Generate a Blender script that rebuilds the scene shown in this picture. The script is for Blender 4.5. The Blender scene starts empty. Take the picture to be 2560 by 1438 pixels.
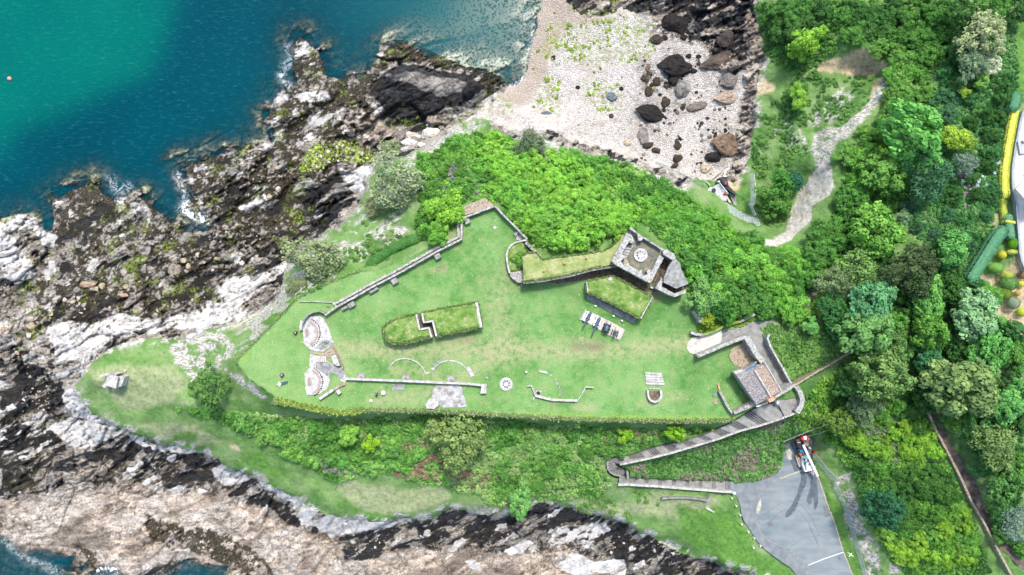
import bpy, bmesh, math, random
import numpy as np
from mathutils import Vector, Matrix

# ------------------------------------------------------------------ camera, sky, sun, exposure
C = bpy.context.scene.collection
F = 24.0/36.0*2560.0          # focal length in photograph pixels
HC = 123.0                    # height of the drone above the sea
cam_data = bpy.data.cameras.new('camera'); cam_data.lens = 24.0; cam_data.sensor_width = 36.0
cam_data.clip_start = 1.0; cam_data.clip_end = 8000.0
cam = bpy.data.objects.new('camera', cam_data); C.objects.link(cam)
cam.location = (0, 0, HC)
bpy.context.scene.camera = cam
SUN_EL, SUN_AZ = 58.0, 12.0   # azimuth measured from +Y (picture top) towards +X
world = bpy.data.worlds.new('World'); bpy.context.scene.world = world; world.use_nodes = True
wn = world.node_tree.nodes; bg = wn['Background']
sky = wn.new('ShaderNodeTexSky'); sky.sky_type = 'NISHITA'; sky.sun_disc = False
sky.sun_elevation = math.radians(SUN_EL); sky.sun_rotation = math.radians(SUN_AZ)
sky.air_density = 1.0; sky.dust_density = 2.5; sky.ozone_density = 1.0
world.node_tree.links.new(sky.outputs[0], bg.inputs[0]); bg.inputs[1].default_value = 0.15
sd = bpy.data.lights.new('sun', 'SUN'); sd.energy = 2.1; sd.angle = math.radians(8.0); sd.color = (1.0, 0.95, 0.88)
so = bpy.data.objects.new('sun', sd); C.objects.link(so); so.location = (20, 60, 150)
so.rotation_euler = (math.radians(-(90-SUN_EL)), 0, math.radians(-SUN_AZ))
vs = bpy.context.scene.view_settings
vs.view_transform = 'Standard'; vs.look = 'None'; vs.exposure = 1.12; vs.gamma = 1.0

# ------------------------------------------------------------------ numbers
rng = np.random.default_rng(7)
random.seed(7)
def P(px, py, z):
    k = (HC - z)/F
    return ((px-1280.0)*k, -(py-719.0)*k, z)
def PX(px, py, z):
    k = (HC - z)/F
    return (px-1280.0)*k, -(py-719.0)*k
def inv(x, y, z):
    k = F/(HC - z)
    return 1280.0 + x*k, 719.0 - y*k
def Z(ox, oy, s, pts): return [(ox + a/s, oy + b/s) for a, b in pts]
def mpp(z): return (HC - z)/F

def hash2(ix, iy, seed):
    h = (ix.astype(np.int64)*374761393 + iy.astype(np.int64)*668265263 + seed*974711) & 0x7fffffff
    h = ((h ^ (h >> 13))*1274126177) & 0x7fffffff
    h = h ^ (h >> 16)
    return (h & 0xffffff)/float(0xffffff)
def vnoise(x, y, seed=0):
    ix = np.floor(x); iy = np.floor(y); fx = x-ix; fy = y-iy
    ux = fx*fx*fx*(fx*(fx*6-15)+10); uy = fy*fy*fy*(fy*(fy*6-15)+10)
    a = hash2(ix, iy, seed); b = hash2(ix+1, iy, seed); c = hash2(ix, iy+1, seed); d = hash2(ix+1, iy+1, seed)
    return (a*(1-ux)+b*ux)*(1-uy) + (c*(1-ux)+d*ux)*uy
def fbm(x, y, scale, octv=4, seed=0, rough=0.5):
    s = np.zeros_like(x, dtype=np.float64); amp = 1.0; tot = 0.0; f = 1.0/scale
    for o in range(octv):
        s += amp*vnoise(x*f + 17.3*o, y*f - 9.1*o, seed+o); tot += amp; amp *= rough; f *= 2.03
    return s/tot
def worley(x, y, scale, seed=0):
    gx = x/scale; gy = y/scale; ix = np.floor(gx); iy = np.floor(gy)
    f1 = np.full(gx.shape, 9.0); f2 = np.full(gx.shape, 9.0); cid = np.zeros(gx.shape); dx1 = np.zeros(gx.shape); dy1 = np.zeros(gx.shape)
    for ox in (-1, 0, 1):
        for oy in (-1, 0, 1):
            cx = ix+ox; cy = iy+oy
            px = cx + 0.1 + 0.8*hash2(cx, cy, seed); py = cy + 0.1 + 0.8*hash2(cx, cy, seed+71)
            d = np.hypot(gx-px, gy-py); m = d < f1
            f2 = np.where(m, f1, np.minimum(f2, d)); cid = np.where(m, hash2(cx, cy, seed+133), cid)
            dx1 = np.where(m, gx-px, dx1); dy1 = np.where(m, gy-py, dy1); f1 = np.where(m, d, f1)
    return f1, f2, cid, dx1, dy1
def sstep(a, b, x):
    t = np.clip((x-a)/(b-a), 0, 1); return t*t*(3-2*t)
def in_poly(x, y, poly):
    poly = np.asarray(poly, float); out = np.zeros(x.shape, bool)
    x0, y0 = poly.min(0); x1, y1 = poly.max(0)
    m = (x >= x0) & (x <= x1) & (y >= y0) & (y <= y1)
    if not m.any(): return out
    xs = x[m]; ys = y[m]; r = np.zeros(xs.shape, bool); n = len(poly); j = n-1
    for i in range(n):
        xi, yi = poly[i]; xj, yj = poly[j]
        if yi != yj:
            c = ((yi > ys) != (yj > ys)) & (xs < (xj-xi)*(ys-yi)/(yj-yi)+xi); r ^= c
        j = i
    out[m] = r
    return out
def dens(pts, step):
    out = []
    for (a, b) in zip(pts[:-1], pts[1:]):
        n = max(1, int(math.hypot(b[0]-a[0], b[1]-a[1])/step))
        for i in range(n):
            t = i/n; out.append(tuple(a[k]+(b[k]-a[k])*t for k in range(len(a))))
    out.append(tuple(pts[-1])); return out
def blur(a, n):
    for _ in range(n):
        p = np.pad(a, 1, mode='edge')
        a = (p[:-2, 1:-1]+p[2:, 1:-1]+p[1:-1, :-2]+p[1:-1, 2:]+4*p[1:-1, 1:-1])/8.0
    return a

# ------------------------------------------------------------------ outlines of the ground (photograph pixels)
COAST = [(-200,560),(-60,560),(0,540),(50,533),(90,541),(112,560),(108,490),(150,470),(165,455),(235,441),(258,446),(275,470),(300,482),(330,474),(345,470),(375,486),(400,505),(425,525),(455,553),(480,562),(505,556),(530,546),(500,528),(470,500),(455,470),(443,430),(440,405),(455,395),(480,390),(520,382),(560,362),(590,354),(620,352),(655,352),(668,340),(655,315),(651,285),(655,260),(672,232),(690,212),(722,203),(700,180),(712,160),(716,120),(722,80),(745,68),(775,82),(790,98),(815,118),(828,150),(832,172),(860,176),(885,178),(910,165),(925,138),(950,110),(985,96),(1015,100),(1060,118),(1110,140),(1160,165),(1215,175),(1250,182),(1275,205),(1290,215),(1312,190),(1320,150),(1330,90),(1342,40),(1352,0),(1370,-150),(1390,-1400)]
SEA = COAST + [(-3000,-1400),(-3000,560)]
SEA_SW = [[(-200,1360),(0,1335),(30,1352),(60,1390),(100,1410),(150,1425),(190,1445),(200,2200),(-200,2200)],
          [(240,1428),(262,1416),(288,1424),(305,1440),(306,1500),(236,1500)],
          [(405,1434),(445,1420),(490,1412),(535,1420),(570,1436),(550,1500),(390,1500)]]
BEACH = [(1352,-300),(1352,0),(1342,40),(1330,90),(1320,150),(1312,190),(1290,215),(1275,205),(1262,228),(1235,250),(1215,270),(1195,288),(1180,300),(1225,300),(1262,315),(1300,322),(1350,322),(1420,345),(1500,362),(1560,385),(1620,412),(1690,438),(1745,452),(1800,440),(1835,405),(1842,330),(1850,260),(1868,200),(1858,150),(1868,90),(1875,30),(1880,-300)]
ROCK_N = COAST[:-2] + [(1275,205),(1262,228),(1235,250),(1215,270),(1195,288),(1180,300),(1140,318),(1095,345),(1060,368),(1020,385),(985,395),(935,420),(900,480),(905,505),(870,545),(845,565),(800,585),(770,605),(742,635),(712,665),(700,700),(690,745),(650,775),(600,800),(560,800),(545,815),(470,845),(420,850),(370,845),(290,870),(235,905),(200,940),(175,975),(205,1010),(235,1035),(300,1078),(350,1090),(430,1112),(480,1122),(540,1150),(560,1165),(620,1185),(700,1225),(775,1258),(822,1282),(872,1297),(905,1305),(960,1302),(1035,1302),(1085,1292),(1120,1275),(1170,1278),(1230,1285),(1300,1290),(1345,1255),(1420,1268),(1500,1290),(1580,1318),(1660,1355),(1730,1390),(1800,1412),(1890,1440),(2000,1490),(2100,1700),(2300,2600),(-3000,2600),(-3000,560)]
CLIFF_E = [(1868,-200),(1868,90),(1858,150),(1868,200),(1850,260),(1842,330),(1835,405),(1800,440),(1830,450),(1850,430),(1868,380),(1880,330),(1885,290),(1880,240),(1895,200),(1905,150),(1900,90),(1890,30),(1895,-200)]
FOOT_N = [(1225,300),(1262,315),(1300,322),(1350,322),(1420,345),(1500,362),(1560,385),(1620,412),(1690,438),(1745,452),(1700,470),(1640,440),(1560,405),(1480,385),(1400,365),(1350,350),(1290,345),(1255,330),(1222,312)]
PLATEAU = [(1147,532),(1152,520),(1205,500),(1245,512),(1262,535),(1320,600),(1345,640),(1560,570),(1590,565),(1690,640),(1725,700),(1735,780),(1760,790),(1850,775),(1900,790),(1960,830),(1965,900),(1990,960),(2000,1010),(1965,1018),(1890,1022),(1835,1054),(1720,1056),(1600,1054),(1480,1052),(1380,1048),(1300,1042),(1225,1038),(1080,1030),(990,1026),(920,1030),(880,1040),(840,1034),(780,1024),(715,1012),(690,1000),(620,945),(588,905),(600,890),(680,800),(745,738),(800,712),(900,672),(960,662),(1080,605),(1140,580)]
LAWN = [(1160,560),(1165,548),(1240,520),(1262,540),(1318,600),(1345,640),(1540,600),(1690,660),(1735,780),(1745,800),(1720,850),(1745,900),(1850,850),(1880,870),(1840,935),(1890,1000),(1835,1050),(1720,1053),(1600,1051),(1480,1049),(1380,1045),(1300,1040),(1225,1035),(1080,1028),(990,1023),(920,1026),(870,1033),(790,1018),(715,1008),(690,995),(625,945),(592,905),(605,888),(685,802),(748,742),(805,716),(905,678),(965,668),(1083,612),(1145,586)]
ROAD = Z(1700,1040,3.613,[(945,235),(930,330),(922,400),(915,440),(905,480),(890,560),(830,622),(762,682),(712,745),(692,820),(682,900),(692,980),(732,1050),(800,1120),(900,1178),(1000,1216),(1080,1278),(1140,1340),(1176,1400),(1200,1470),(1570,1470),(1550,1400),(1472,1215),(1402,980),(1332,790),(1252,560),(1186,380),(1200,190),(1020,205)])
FOOTWAY = Z(1700,1040,3.613,[(452,592),(520,602),(650,600),(740,580),(820,552),(880,518),(912,462),(905,480),(890,560),(830,622),(762,682),(712,745),(692,820),(682,900),(692,980),(732,1050),(800,1120),(900,1178),(1000,1216),(1080,1278),(1140,1340),(1176,1400),(1200,1470),(1080,1470),(1000,1372),(880,1290),(760,1200),(700,1135),(640,1040),(585,960),(560,900),(545,812),(520,740),(480,690),(455,660)])
PATH = Z(1640,740,4.494,[(345,590),(360,520),(400,470),(480,455),(560,440),(640,405),(740,375),(850,345),(945,325),(1050,300),(1200,280),(1300,280),(1400,320),(1330,345),(1265,400),(1240,450),(1245,540),(1290,640),(1330,720),(1400,860),(1470,960),(1500,985),(1405,1020),(1360,960),(1230,760),(1100,530),(1060,450),(1000,430),(850,480),(700,560),(560,620),(480,660),(440,655),(380,640)])

# ------------------------------------------------------------------ heights
HP = 16.0
ctrl = []
def hl(z, *pts): ctrl.extend([(x, y, z) for x, y in dens(list(pts), 9)])
def hv(*pts): ctrl.extend(dens(list(pts), 9))
hv(*[(x, y, 0.0) for x, y in COAST[1:-1]])
hl(2.6,(60,560),(50,650),(20,720)); hl(2.2,(0,640),(0,730)); hl(1.0,(130,640),(160,750),(60,780)); hl(1.3,(235,500),(300,560),(370,560)); hl(0.8,(200,650),(300,700),(400,720))
hl(0.9,(430,640),(560,600),(650,540)); hl(1.3,(520,470),(600,430),(680,400)); hl(1.5,(700,300),(780,260),(840,230)); hl(1.0,(740,130),(790,170)); hl(0.8,(760,420),(830,380),(920,380))
hl(4.6,(960,165),(1030,205),(1120,215),(1200,210)); hl(2.0,(930,160),(985,120),(1060,135),(1150,180),(1220,190)); hl(1.4,(925,260),(980,300),(1080,310),(1170,280),(1235,240)); hl(1.5,(880,220),(900,300)); hl(2.0,(900,320),(950,345)); hl(1.2,(1000,345),(1090,330))
hl(3.6,(800,470),(850,450),(880,500)); hl(1.2,(740,470),(760,540),(800,570))
hl(4.5,(145,850),(200,820),(280,810),(350,810),(440,812),(530,790)); hl(0.9,(110,790),(200,780),(330,770),(440,755),(520,720),(600,680),(680,620)); hl(5.5,(560,770),(630,710),(690,660))
hl(9,(1222,312),(1150,330),(1100,352),(1060,375),(1000,400),(950,440),(925,500),(890,545),(860,575),(800,600),(765,635),(730,670),(715,710),(690,760),(640,795),(570,815),(480,850))
hl(8.5,(430,870),(330,880),(240,920)); hl(2.2,(1140,306),(1090,336),(1050,358)); hl(2.0,(1005,380),(960,398)); hl(2.0,(830,568),(770,592),(730,640),(700,668))
hl(9.5,(230,950),(330,950)); hl(11,(430,940),(520,950)); hl(14.6,(570,905),(600,955),(680,1010)); hl(6.5,(185,975),(215,1010),(240,1030),(300,1070),(430,1105)); hl(2.2,(140,1000),(150,1050),(235,1120),(330,1105))
hl(6.5,(545,1145),(620,1180),(700,1220),(775,1250),(860,1285),(910,1296),(1035,1294),(1120,1268),(1230,1275),(1345,1248)); hl(6.0,(1420,1258),(1500,1280),(1660,1345)); hl(6.2,(1800,1402),(1890,1432),(2000,1490))
hl(1.9,(400,1145),(520,1165),(545,1200),(640,1225),(700,1275),(760,1305),(840,1345),(960,1335),(1100,1315),(1300,1305),(1400,1300),(1500,1320),(1640,1370),(1760,1420),(1850,1460))
hl(1.2,(20,1210),(200,1220),(400,1260),(600,1320)); hl(0.9,(150,1350),(350,1400),(700,1400),(950,1400),(1200,1390),(1450,1410),(1650,1430)); hl(1.2,(0,900),(100,950),(100,1000)); hl(1.5,(30,1100),(130,1150))
hl(0.25,(-200,1340),(0,1325),(40,1350),(110,1405),(190,1430)); hl(0.0,(240,1415),(290,1416)); hl(0.0,(400,1425),(490,1400),(560,1415)); hl(-1.0,(20,1400),(20,1500)); hl(-0.7,(265,1432),(270,1480)); hl(-0.7,(470,1428),(480,1470)); hl(0.4,(-200,1660),(1600,1660))
hl(11.0,(700,1045),(850,1055),(1060,1050),(1240,1056),(1450,1072),(1700,1080),(1790,1078)); hl(9.2,(600,1080),(760,1130),(900,1160),(1200,1160),(1450,1150)); hl(7.6,(700,1170),(900,1230),(1100,1235),(1300,1235)); hl(12.0,(450,1010),(560,1015)); hl(9.0,(420,1060),(520,1090))
# stairs
hl(6.45,(1832,1215),(1850,1215)); hv((1828,1214,6.5),(1545,1200,9.25)); hl(9.9,(1522,1162)); hv((1548,1150,10.3),(1620,1125,11.2),(1720,1100,12.5),(1840,1062,14.1)); hv((1890,1040,14.9),(1955,1005,15.7))
hl(8.7,(1650,1165),(1760,1160)); hl(8.2,(1850,1150),(1920,1120)); hl(7.4,(1500,1240),(1620,1232),(1760,1250))
hl(11.5,(2040,1040),(2090,1000)); hl(9.0,(1975,1095),(2060,1070)); hl(14.5,(1960,850),(1985,900),(2030,960),(2120,880))
hl(7.2,(2060,1150),(2090,1230),(2130,1330),(2160,1440)); hl(10.5,(2140,1120),(2190,1260),(2250,1420)); hl(14.0,(2300,1010),(2400,1200),(2520,1420)); hl(14.0,(2340,1000),(2440,1200),(2560,1420)); hl(15.5,(2420,1020),(2560,1250)); hl(15.2,(2150,900),(2300,930),(2450,950))
hl(16.0,(2050,800),(2200,780),(2350,780),(2500,800)); hl(16.5,(2300,600),(2450,640),(2550,700)); hl(17,(2480,300),(2510,500)); hl(17.2,(2560,200),(2600,800)); hl(16.0,(2400,60),(2430,300)); hl(15.5,(2300,300),(2280,480)); hl(16.2,(2560,0),(2650,-100))
hl(4.5,(1895,30),(1905,150),(1885,240),(1878,330),(1855,430)); hl(3.4,(1868,30),(1858,150),(1850,260),(1838,390)); hl(12.5,(2100,100),(2170,120),(2225,160)); hl(9.0,(1980,40),(2000,120)); hl(8.6,(2020,180),(2120,185),(2190,180)); hl(13.0,(2300,20),(2360,120))
hl(13.5,(2215,215),(2185,270),(2130,330),(2085,400),(2085,460),(2060,520),(2020,590),(1960,612),(1900,602)); hl(8,(2000,280),(2040,330)); hl(9.5,(2100,250),(2060,330)); hl(8.0,(2010,440),(1985,520),(1945,575)); hl(5.6,(1935,440),(1930,500),(1915,560)); hl(5.0,(1900,430),(1880,500)); hl(6.0,(1930,300),(1920,370))
hl(4.6,(1790,470),(1830,510),(1870,550)); hl(12.5,(1880,600),(1800,580),(1720,540)); hl(11.0,(1780,560),(1700,500),(1600,440)); hl(10,(1720,470),(1640,432),(1560,412)); hl(8.0,(1480,392),(1400,372),(1345,358)); hl(8.8,(1258,338),(1300,352)); hl(12.5,(1500,470),(1400,430),(1300,430),(1220,430)); hl(12,(1120,430),(1010,520)); hl(10.5,(1150,370)); hl(14,(1090,560),(980,630),(860,690)); hl(12.5,(900,600),(790,690))
hl(15.0,(1640,560),(1760,640),(1800,720)); hl(15.5,(1900,720),(2050,700),(2150,640)); hl(14.2,(2250,420),(2200,560))
hl(0.35,(1340,120),(1330,180),(1295,222)); hl(1.1,(1400,150),(1400,250),(1330,270)); hl(2.0,(1600,150),(1600,280)); hl(2.6,(1740,200),(1760,340)); hl(2.8,(1790,420),(1740,445)); hl(2.3,(1690,432),(1560,378),(1420,338)); hl(1.8,(1300,316),(1230,296)); hl(1.5,(1430,10),(1650,30),(1800,60))
hl(1.4,(1400,-150),(1700,-150))

CX0, CY0, CS = -220, -180, 10
cw, chh = (2780+220)//CS+1, (1640+180)//CS+1
cgx, cgy = np.meshgrid(CX0+CS*np.arange(cw), CY0+CS*np.arange(chh))
hsum = np.zeros((chh, cw)); hcnt = np.zeros((chh, cw))
for x, y, z in ctrl:
    i = int(round((x-CX0)/CS)); j = int(round((y-CY0)/CS))
    if 0 <= i < cw and 0 <= j < chh: hsum[j, i] += z; hcnt[j, i] += 1
fixed = hcnt > 0
plc = in_poly(cgx, cgy, PLATEAU); rdc = in_poly(cgx, cgy, ROAD) | in_poly(cgx, cgy, FOOTWAY)
H = np.where(fixed, hsum/np.maximum(hcnt, 1), 5.0)
H[plc] = HP; H[rdc] = 6.4; fixed |= plc | rdc
seac = in_poly(cgx, cgy, SEA)
cp = np.array(dens(COAST[:-1], 12.0))
dsea = np.full(cgx.shape, 1e9)
for k in range(0, len(cp), 1): dsea = np.minimum(dsea, (cgx-cp[k, 0])**2+(cgy-cp[k, 1])**2)
dsea = np.sqrt(dsea)
def relax(h, fx, n):
    for _ in range(n):
        p = np.pad(h, 1, mode='edge'); a = (p[:-2, 1:-1]+p[2:, 1:-1]+p[1:-1, :-2]+p[1:-1, 2:])*0.25
        h = np.where(fx, h, h + 1.0*(a-h))
    return h
# coarse start then fine
lo = H[::4, ::4].copy(); fl = fixed[::4, ::4].copy()
for jj in range(lo.shape[0]):
    for ii in range(lo.shape[1]):
        b = fixed[jj*4:jj*4+4, ii*4:ii*4+4]
        if b.any(): lo[jj, ii] = H[jj*4:jj*4+4, ii*4:ii*4+4][b].mean(); fl[jj, ii] = True
lo = relax(lo, fl, 1500)
up = np.repeat(np.repeat(lo, 4, 0), 4, 1)[:chh, :cw]
H = np.where(fixed, H, up); H = relax(H, fixed, 700)
H = np.where(seac & (dsea > 6), -0.15 - np.minimum(5.0, 0.035*dsea), H)
keep = plc | rdc
H = np.where(keep, H, blur(H, 2))

xs = np.arange(-180, 2741, 3.0); ys = np.arange(-150, 1591, 3.0)
ex = np.array([20., 60, 140, 300, 700, 1400]); xs = np.concatenate([xs[0]-ex[::-1], xs, xs[-1]+ex]); ys = np.concatenate([ys[0]-ex[::-1], ys, ys[-1]+ex])
GX, GY = np.meshgrid(xs, ys)
def samp(A, x, y, x0, y0, s):
    gx = np.clip((x-x0)/s, 0, A.shape[1]-1.001); gy = np.clip((y-y0)/s, 0, A.shape[0]-1.001)
    i = gx.astype(int); j = gy.astype(int); fx = gx-i; fy = gy-j
    return (A[j, i]*(1-fx)+A[j, i+1]*fx)*(1-fy)+(A[j+1, i]*(1-fx)+A[j+1, i+1]*fx)*fy
TZ = samp(H, GX, GY, CX0, CY0, CS)

# warped coordinates for natural edges
wx = GX + 26*(fbm(GX, GY, 60, 4, 11)-0.5) + 10*(fbm(GX, GY, 12, 2, 15)-0.5)
wy = GY + 26*(fbm(GX, GY, 60, 4, 21)-0.5) + 10*(fbm(GX, GY, 12, 2, 25)-0.5)
sx = GX + 7*(fbm(GX, GY, 22, 3, 31)-0.5); sy = GY + 7*(fbm(GX, GY, 22, 3, 41)-0.5)
CLS = np.full(GX.shape, 3, np.int8)        # 0 seabed 1 rock 2 beach 3 slope 4 lawn
CLS[in_poly(wx, wy, ROCK_N)] = 1
CLS[in_poly(wx, wy, [(x, y) for x, y in SEA]) & (wx < 1230)] = 1
for p in SEA_SW: CLS[in_poly(wx, wy, p)] = 0
CLS[in_poly(wx, wy, BEACH)] = 2
CLS[in_poly(sx, sy, SEA)] = 0
TOPROCK = [(1395,-300),(1415,0),(1425,22),(1462,44),(1515,38),(1545,22),(1600,30),(1650,44),(1690,62),(1712,85),(1745,100),(1775,130),(1790,165),(1815,185),(1840,190),(1870,150),(1880,60),(1880,-300)]
CLS[in_poly(wx, wy, TOPROCK)] = 1
CLS[in_poly(wx, wy, CLIFF_E)] = 1
CLS[in_poly(wx, wy, FOOT_N)] = 1
plat = in_poly(sx, sy, PLATEAU)
CLS[plat] = 3
lawn = in_poly(sx, sy, LAWN)
CLS[lawn] = 4
roadm = in_poly(GX, GY, ROAD) | in_poly(GX, GY, FOOTWAY)
TZ = np.where(plat, HP, np.where(roadm, 6.4, TZ))

# bed of the stairs cut into the slope
zS0 = lambda l: Z(1480,960,4.129,l)
CUT_UP = zS0([(2150,150),(2150,300),(2000,345),(1900,385),(1700,445),(1540,485),(1300,575),(1000,665),(800,724),(600,774),(400,816),(280,838),(215,800),(240,750),(390,732),(600,660),(790,610),(970,578),(1170,516),(1340,438),(1520,345),(1700,225),(1850,180)])
CUT_WI = zS0([(285,838),(250,745),(190,770),(150,800),(140,860),(165,925),(240,970),(300,975),(380,990),(380,900),(320,860)])
CUT_LO = zS0([(280,935),(365,960),(700,972),(1000,988),(1440,998),(1480,1130),(1250,1118),(1000,1096),(700,1072),(400,1054),(260,1050)])
mu = in_poly(GX, GY, CUT_UP); mwi = in_poly(GX, GY, CUT_WI); ml_ = in_poly(GX, GY, CUT_LO)
zu = np.interp(GX, [1535, 1990], [9.75, 15.85]) - 0.55
zlo_ = np.interp(GX, [1550, 1828], [8.43, 6.6]) - 0.45
TZ_STAIR = np.where(mu, zu, np.where(ml_, zlo_, np.where(mwi, 8.0, 1e3)))
CLS[(mu | mwi | ml_)] = 3
# ------------------------------------------------------------------ node material helpers
class NT:
    def __init__(self, name):
        self.m = bpy.data.materials.new(name); self.m.use_nodes = True; self.t = self.m.node_tree
        self.b = self.t.nodes['Principled BSDF']; self.out = self.t.nodes['Material Output']
        self.b.inputs['Roughness'].default_value = 0.85; self.b.inputs['Specular IOR Level'].default_value = 0.25
    def n(self, typ, **kw):
        nd = self.t.nodes.new('ShaderNode'+typ)
        for k, v in kw.items():
            if k.startswith('i_'):
                key = k[2:]; key = int(key) if key.isdigit() else key.replace('_', ' ')
                self.set(nd.inputs[key], v)
            else: setattr(nd, k, v)
        return nd
    def set(self, sock, v):
        if hasattr(v, 'is_output') or isinstance(v, bpy.types.NodeSocket): self.t.links.new(v, sock)
        else: sock.default_value = v
    def pos(self): return self.n('NewGeometry').outputs['Position']
    def objco(self): return self.n('TexCoord').outputs['Object']
    def noise(self, co, scale, detail=4, rough=0.55, dist=0.0):
        return self.n('TexNoise', i_Vector=co, i_Scale=scale, i_Detail=detail, i_Roughness=rough, i_Distortion=dist).outputs['Fac']
    def vor(self, co, scale, feature='F1', out='Distance', rnd=1.0):
        nd = self.n('TexVoronoi', feature=feature, i_Vector=co, i_Scale=scale, i_Randomness=rnd); return nd.outputs[out]
    def mapr(self, v, a, b, c=0.0, d=1.0, smooth=False):
        nd = self.n('MapRange', i_0=v, i_1=a, i_2=b, i_3=c, i_4=d)
        if smooth: nd.interpolation_type = 'SMOOTHSTEP'
        return nd.outputs[0]
    def math(self, op, a, b=0.0):
        nd = self.n('Math', operation=op); self.set(nd.inputs[0], a); self.set(nd.inputs[1], b); nd.use_clamp = False; return nd.outputs[0]
    def mix(self, f, a, b, mode='MIX'):
        nd = self.t.nodes.new('ShaderNodeMix'); nd.data_type = 'RGBA'; nd.blend_type = mode; nd.clamp_factor = True
        self.set(nd.inputs[0], f)
        for s, v in ((nd.inputs[6], a), (nd.inputs[7], b)):
            if isinstance(v, tuple): v = (v[0], v[1], v[2], 1.0)
            self.set(s, v)
        return nd.outputs[2]
    def ramp(self, f, stops, interp='LINEAR'):
        nd = self.t.nodes.new('ShaderNodeValToRGB'); cr = nd.color_ramp; cr.interpolation = interp
        while len(cr.elements) > 1: cr.elements.remove(cr.elements[-1])
        cr.elements[0].position = stops[0][0]; cr.elements[0].color = (*stops[0][1], 1)
        for p, c in stops[1:]:
            e = cr.elements.new(p); e.color = (*c, 1)
        self.set(nd.inputs[0], f); return nd.outputs[0]
    def attr(self, name):
        nd = self.n('Attribute', attribute_name=name); sp = self.n('SeparateColor'); self.t.links.new(nd.outputs['Color'], sp.inputs[0])
        return sp.outputs[0], sp.outputs[1], sp.outputs[2], nd.outputs['Alpha']
    def vscale(self, co, s, rot=0.0):
        return self.n('Mapping', i_Vector=co, i_Scale=s, i_Rotation=(0, 0, rot)).outputs[0]
    def bump(self, h, strength=0.5, dist=0.1):
        nd = self.n('Bump', i_Strength=strength, i_Distance=dist, i_Height=h); self.t.links.new(nd.outputs[0], self.b.inputs['Normal'])
    def col(self, c): self.set(self.b.inputs['Base Color'], c if not isinstance(c, tuple) else (*c, 1))
def simple_mat(name, stops, scale=3.0, detail=5, bump=0.3, bdist=0.03, rough=0.85, metal=0.0, world=True, spots=None):
    N = NT(name); co = N.pos() if world else N.objco()
    f = N.noise(co, scale, detail, 0.65); c = N.ramp(f, stops)
    if spots:
        g = N.noise(co, spots[0], 3, 0.6); c = N.mix(N.mapr(g, spots[1], spots[1]+0.08), c, spots[2])
    N.col(c); N.b.inputs['Roughness'].default_value = rough; N.b.inputs['Metallic'].default_value = metal
    if bump: N.bump(N.noise(co, scale*3.1, 4, 0.6), bump, bdist)
    return N.m

# ------------------------------------------------------------------ rock relief
ang = math.radians(-27)
u = GX*math.cos(ang)+GY*math.sin(ang); v = -GX*math.sin(ang)+GY*math.cos(ang)
u2 = u + 30*(fbm(GX, GY, 90, 3, 51)-0.5); v2 = v + 30*(fbm(GX, GY, 90, 3, 61)-0.5)
def blocks(sc, an, seed):
    f1, f2, cid, dx, dy = worley(u2/an, v2, sc, seed)
    tx = hash2(np.floor(cid*9999), np.zeros_like(cid), 5)-0.5; ty = hash2(np.floor(cid*9999), np.ones_like(cid), 6)-0.5
    e = f2-f1
    return (cid-0.5) + 0.9*(tx*dx+ty*dy), e, cid
B1, E1, I1 = blocks(70, 2.2, 3); B2, E2, I2 = blocks(26, 1.9, 4); B3, E3, I3 = blocks(10, 1.4, 8)
rid = np.abs(fbm(u2/2.5, v2, 16, 4, 71)-0.5)*2
ROCKD = 1.5*B1 - 0.7*(1-sstep(0, 0.10, E1)) + 0.75*B2 - 0.4*(1-sstep(0, 0.14, E2)) + 0.30*B3 - 0.18*(1-sstep(0, 0.2, E3)) - 0.5*rid + 0.9*(fbm(GX, GY, 40, 5, 81)-0.5)
CREV = sstep(0.42, 0.34, fbm(u2/2.6, v2, 20, 5, 511, 0.6))+0.6*sstep(0.42, 0.34, fbm(u2/3.0, v2, 9, 4, 521, 0.6))
LINE1 = sstep(0.024, 0.008, np.abs(fbm(u2/4.0, v2, 26, 4, 601)-0.5)); LINE2 = sstep(0.020, 0.006, np.abs(fbm(u2/2.4, v2, 11, 4, 611)-0.5)); CROSS = sstep(0.016, 0.005, np.abs(fbm(v2/2.5, u2, 48, 4, 621)-0.5))
CRK = np.clip(np.maximum(LINE1, np.maximum(0.7*LINE2, 0.8*CROSS))*sstep(0.40, 0.52, fbm(GX, GY, 60, 3, 631)+0.06), 0, 1)
TONE = fbm(u2/3.5, v2, 42, 5, 641, 0.6); LEDGE = np.floor(6*fbm(u2/3.0, v2, 46, 4, 651))/6.0
ROCKD = ROCKD - 0.45*CRK + 2.6*(LEDGE-0.45)
def soft(poly, n=3, warp=True):
    m = in_poly(wx if warp else GX, wy if warp else GY, poly).astype(float)
    return blur(m, n) if n else m
def softl(polys, n=3):
    m = np.zeros(GX.shape)
    for p in polys: m = np.maximum(m, in_poly(wx, wy, p).astype(float))
    return blur(m, n)
rockm = (CLS == 1)
ramp_ = blur(rockm.astype(float), 4)
SMOOTHS = softl([Z(640,60,3.594,[(1120,420),(1300,390),(1600,390),(1850,440),(2030,560),(1950,640),(1700,740),(1500,760),(1200,690),(1030,620),(1060,500)]), [(0,1255),(300,1230),(560,1260),(760,1330),(740,1380),(400,1320),(0,1400)]], 6)
amp = 1.0 - 0.60*SMOOTHS
mtn0 = sstep(1170, 1300, GY)*sstep(-0.45, -0.3, (GX-900)/3000.0)
TZ = TZ + ramp_*(ROCKD-0.75*CREV*(1-0.75*mtn0))*amp
_ds = samp(dsea, GX, GY, CX0, CY0, CS)
_sw = np.zeros(GX.shape, bool)
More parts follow.
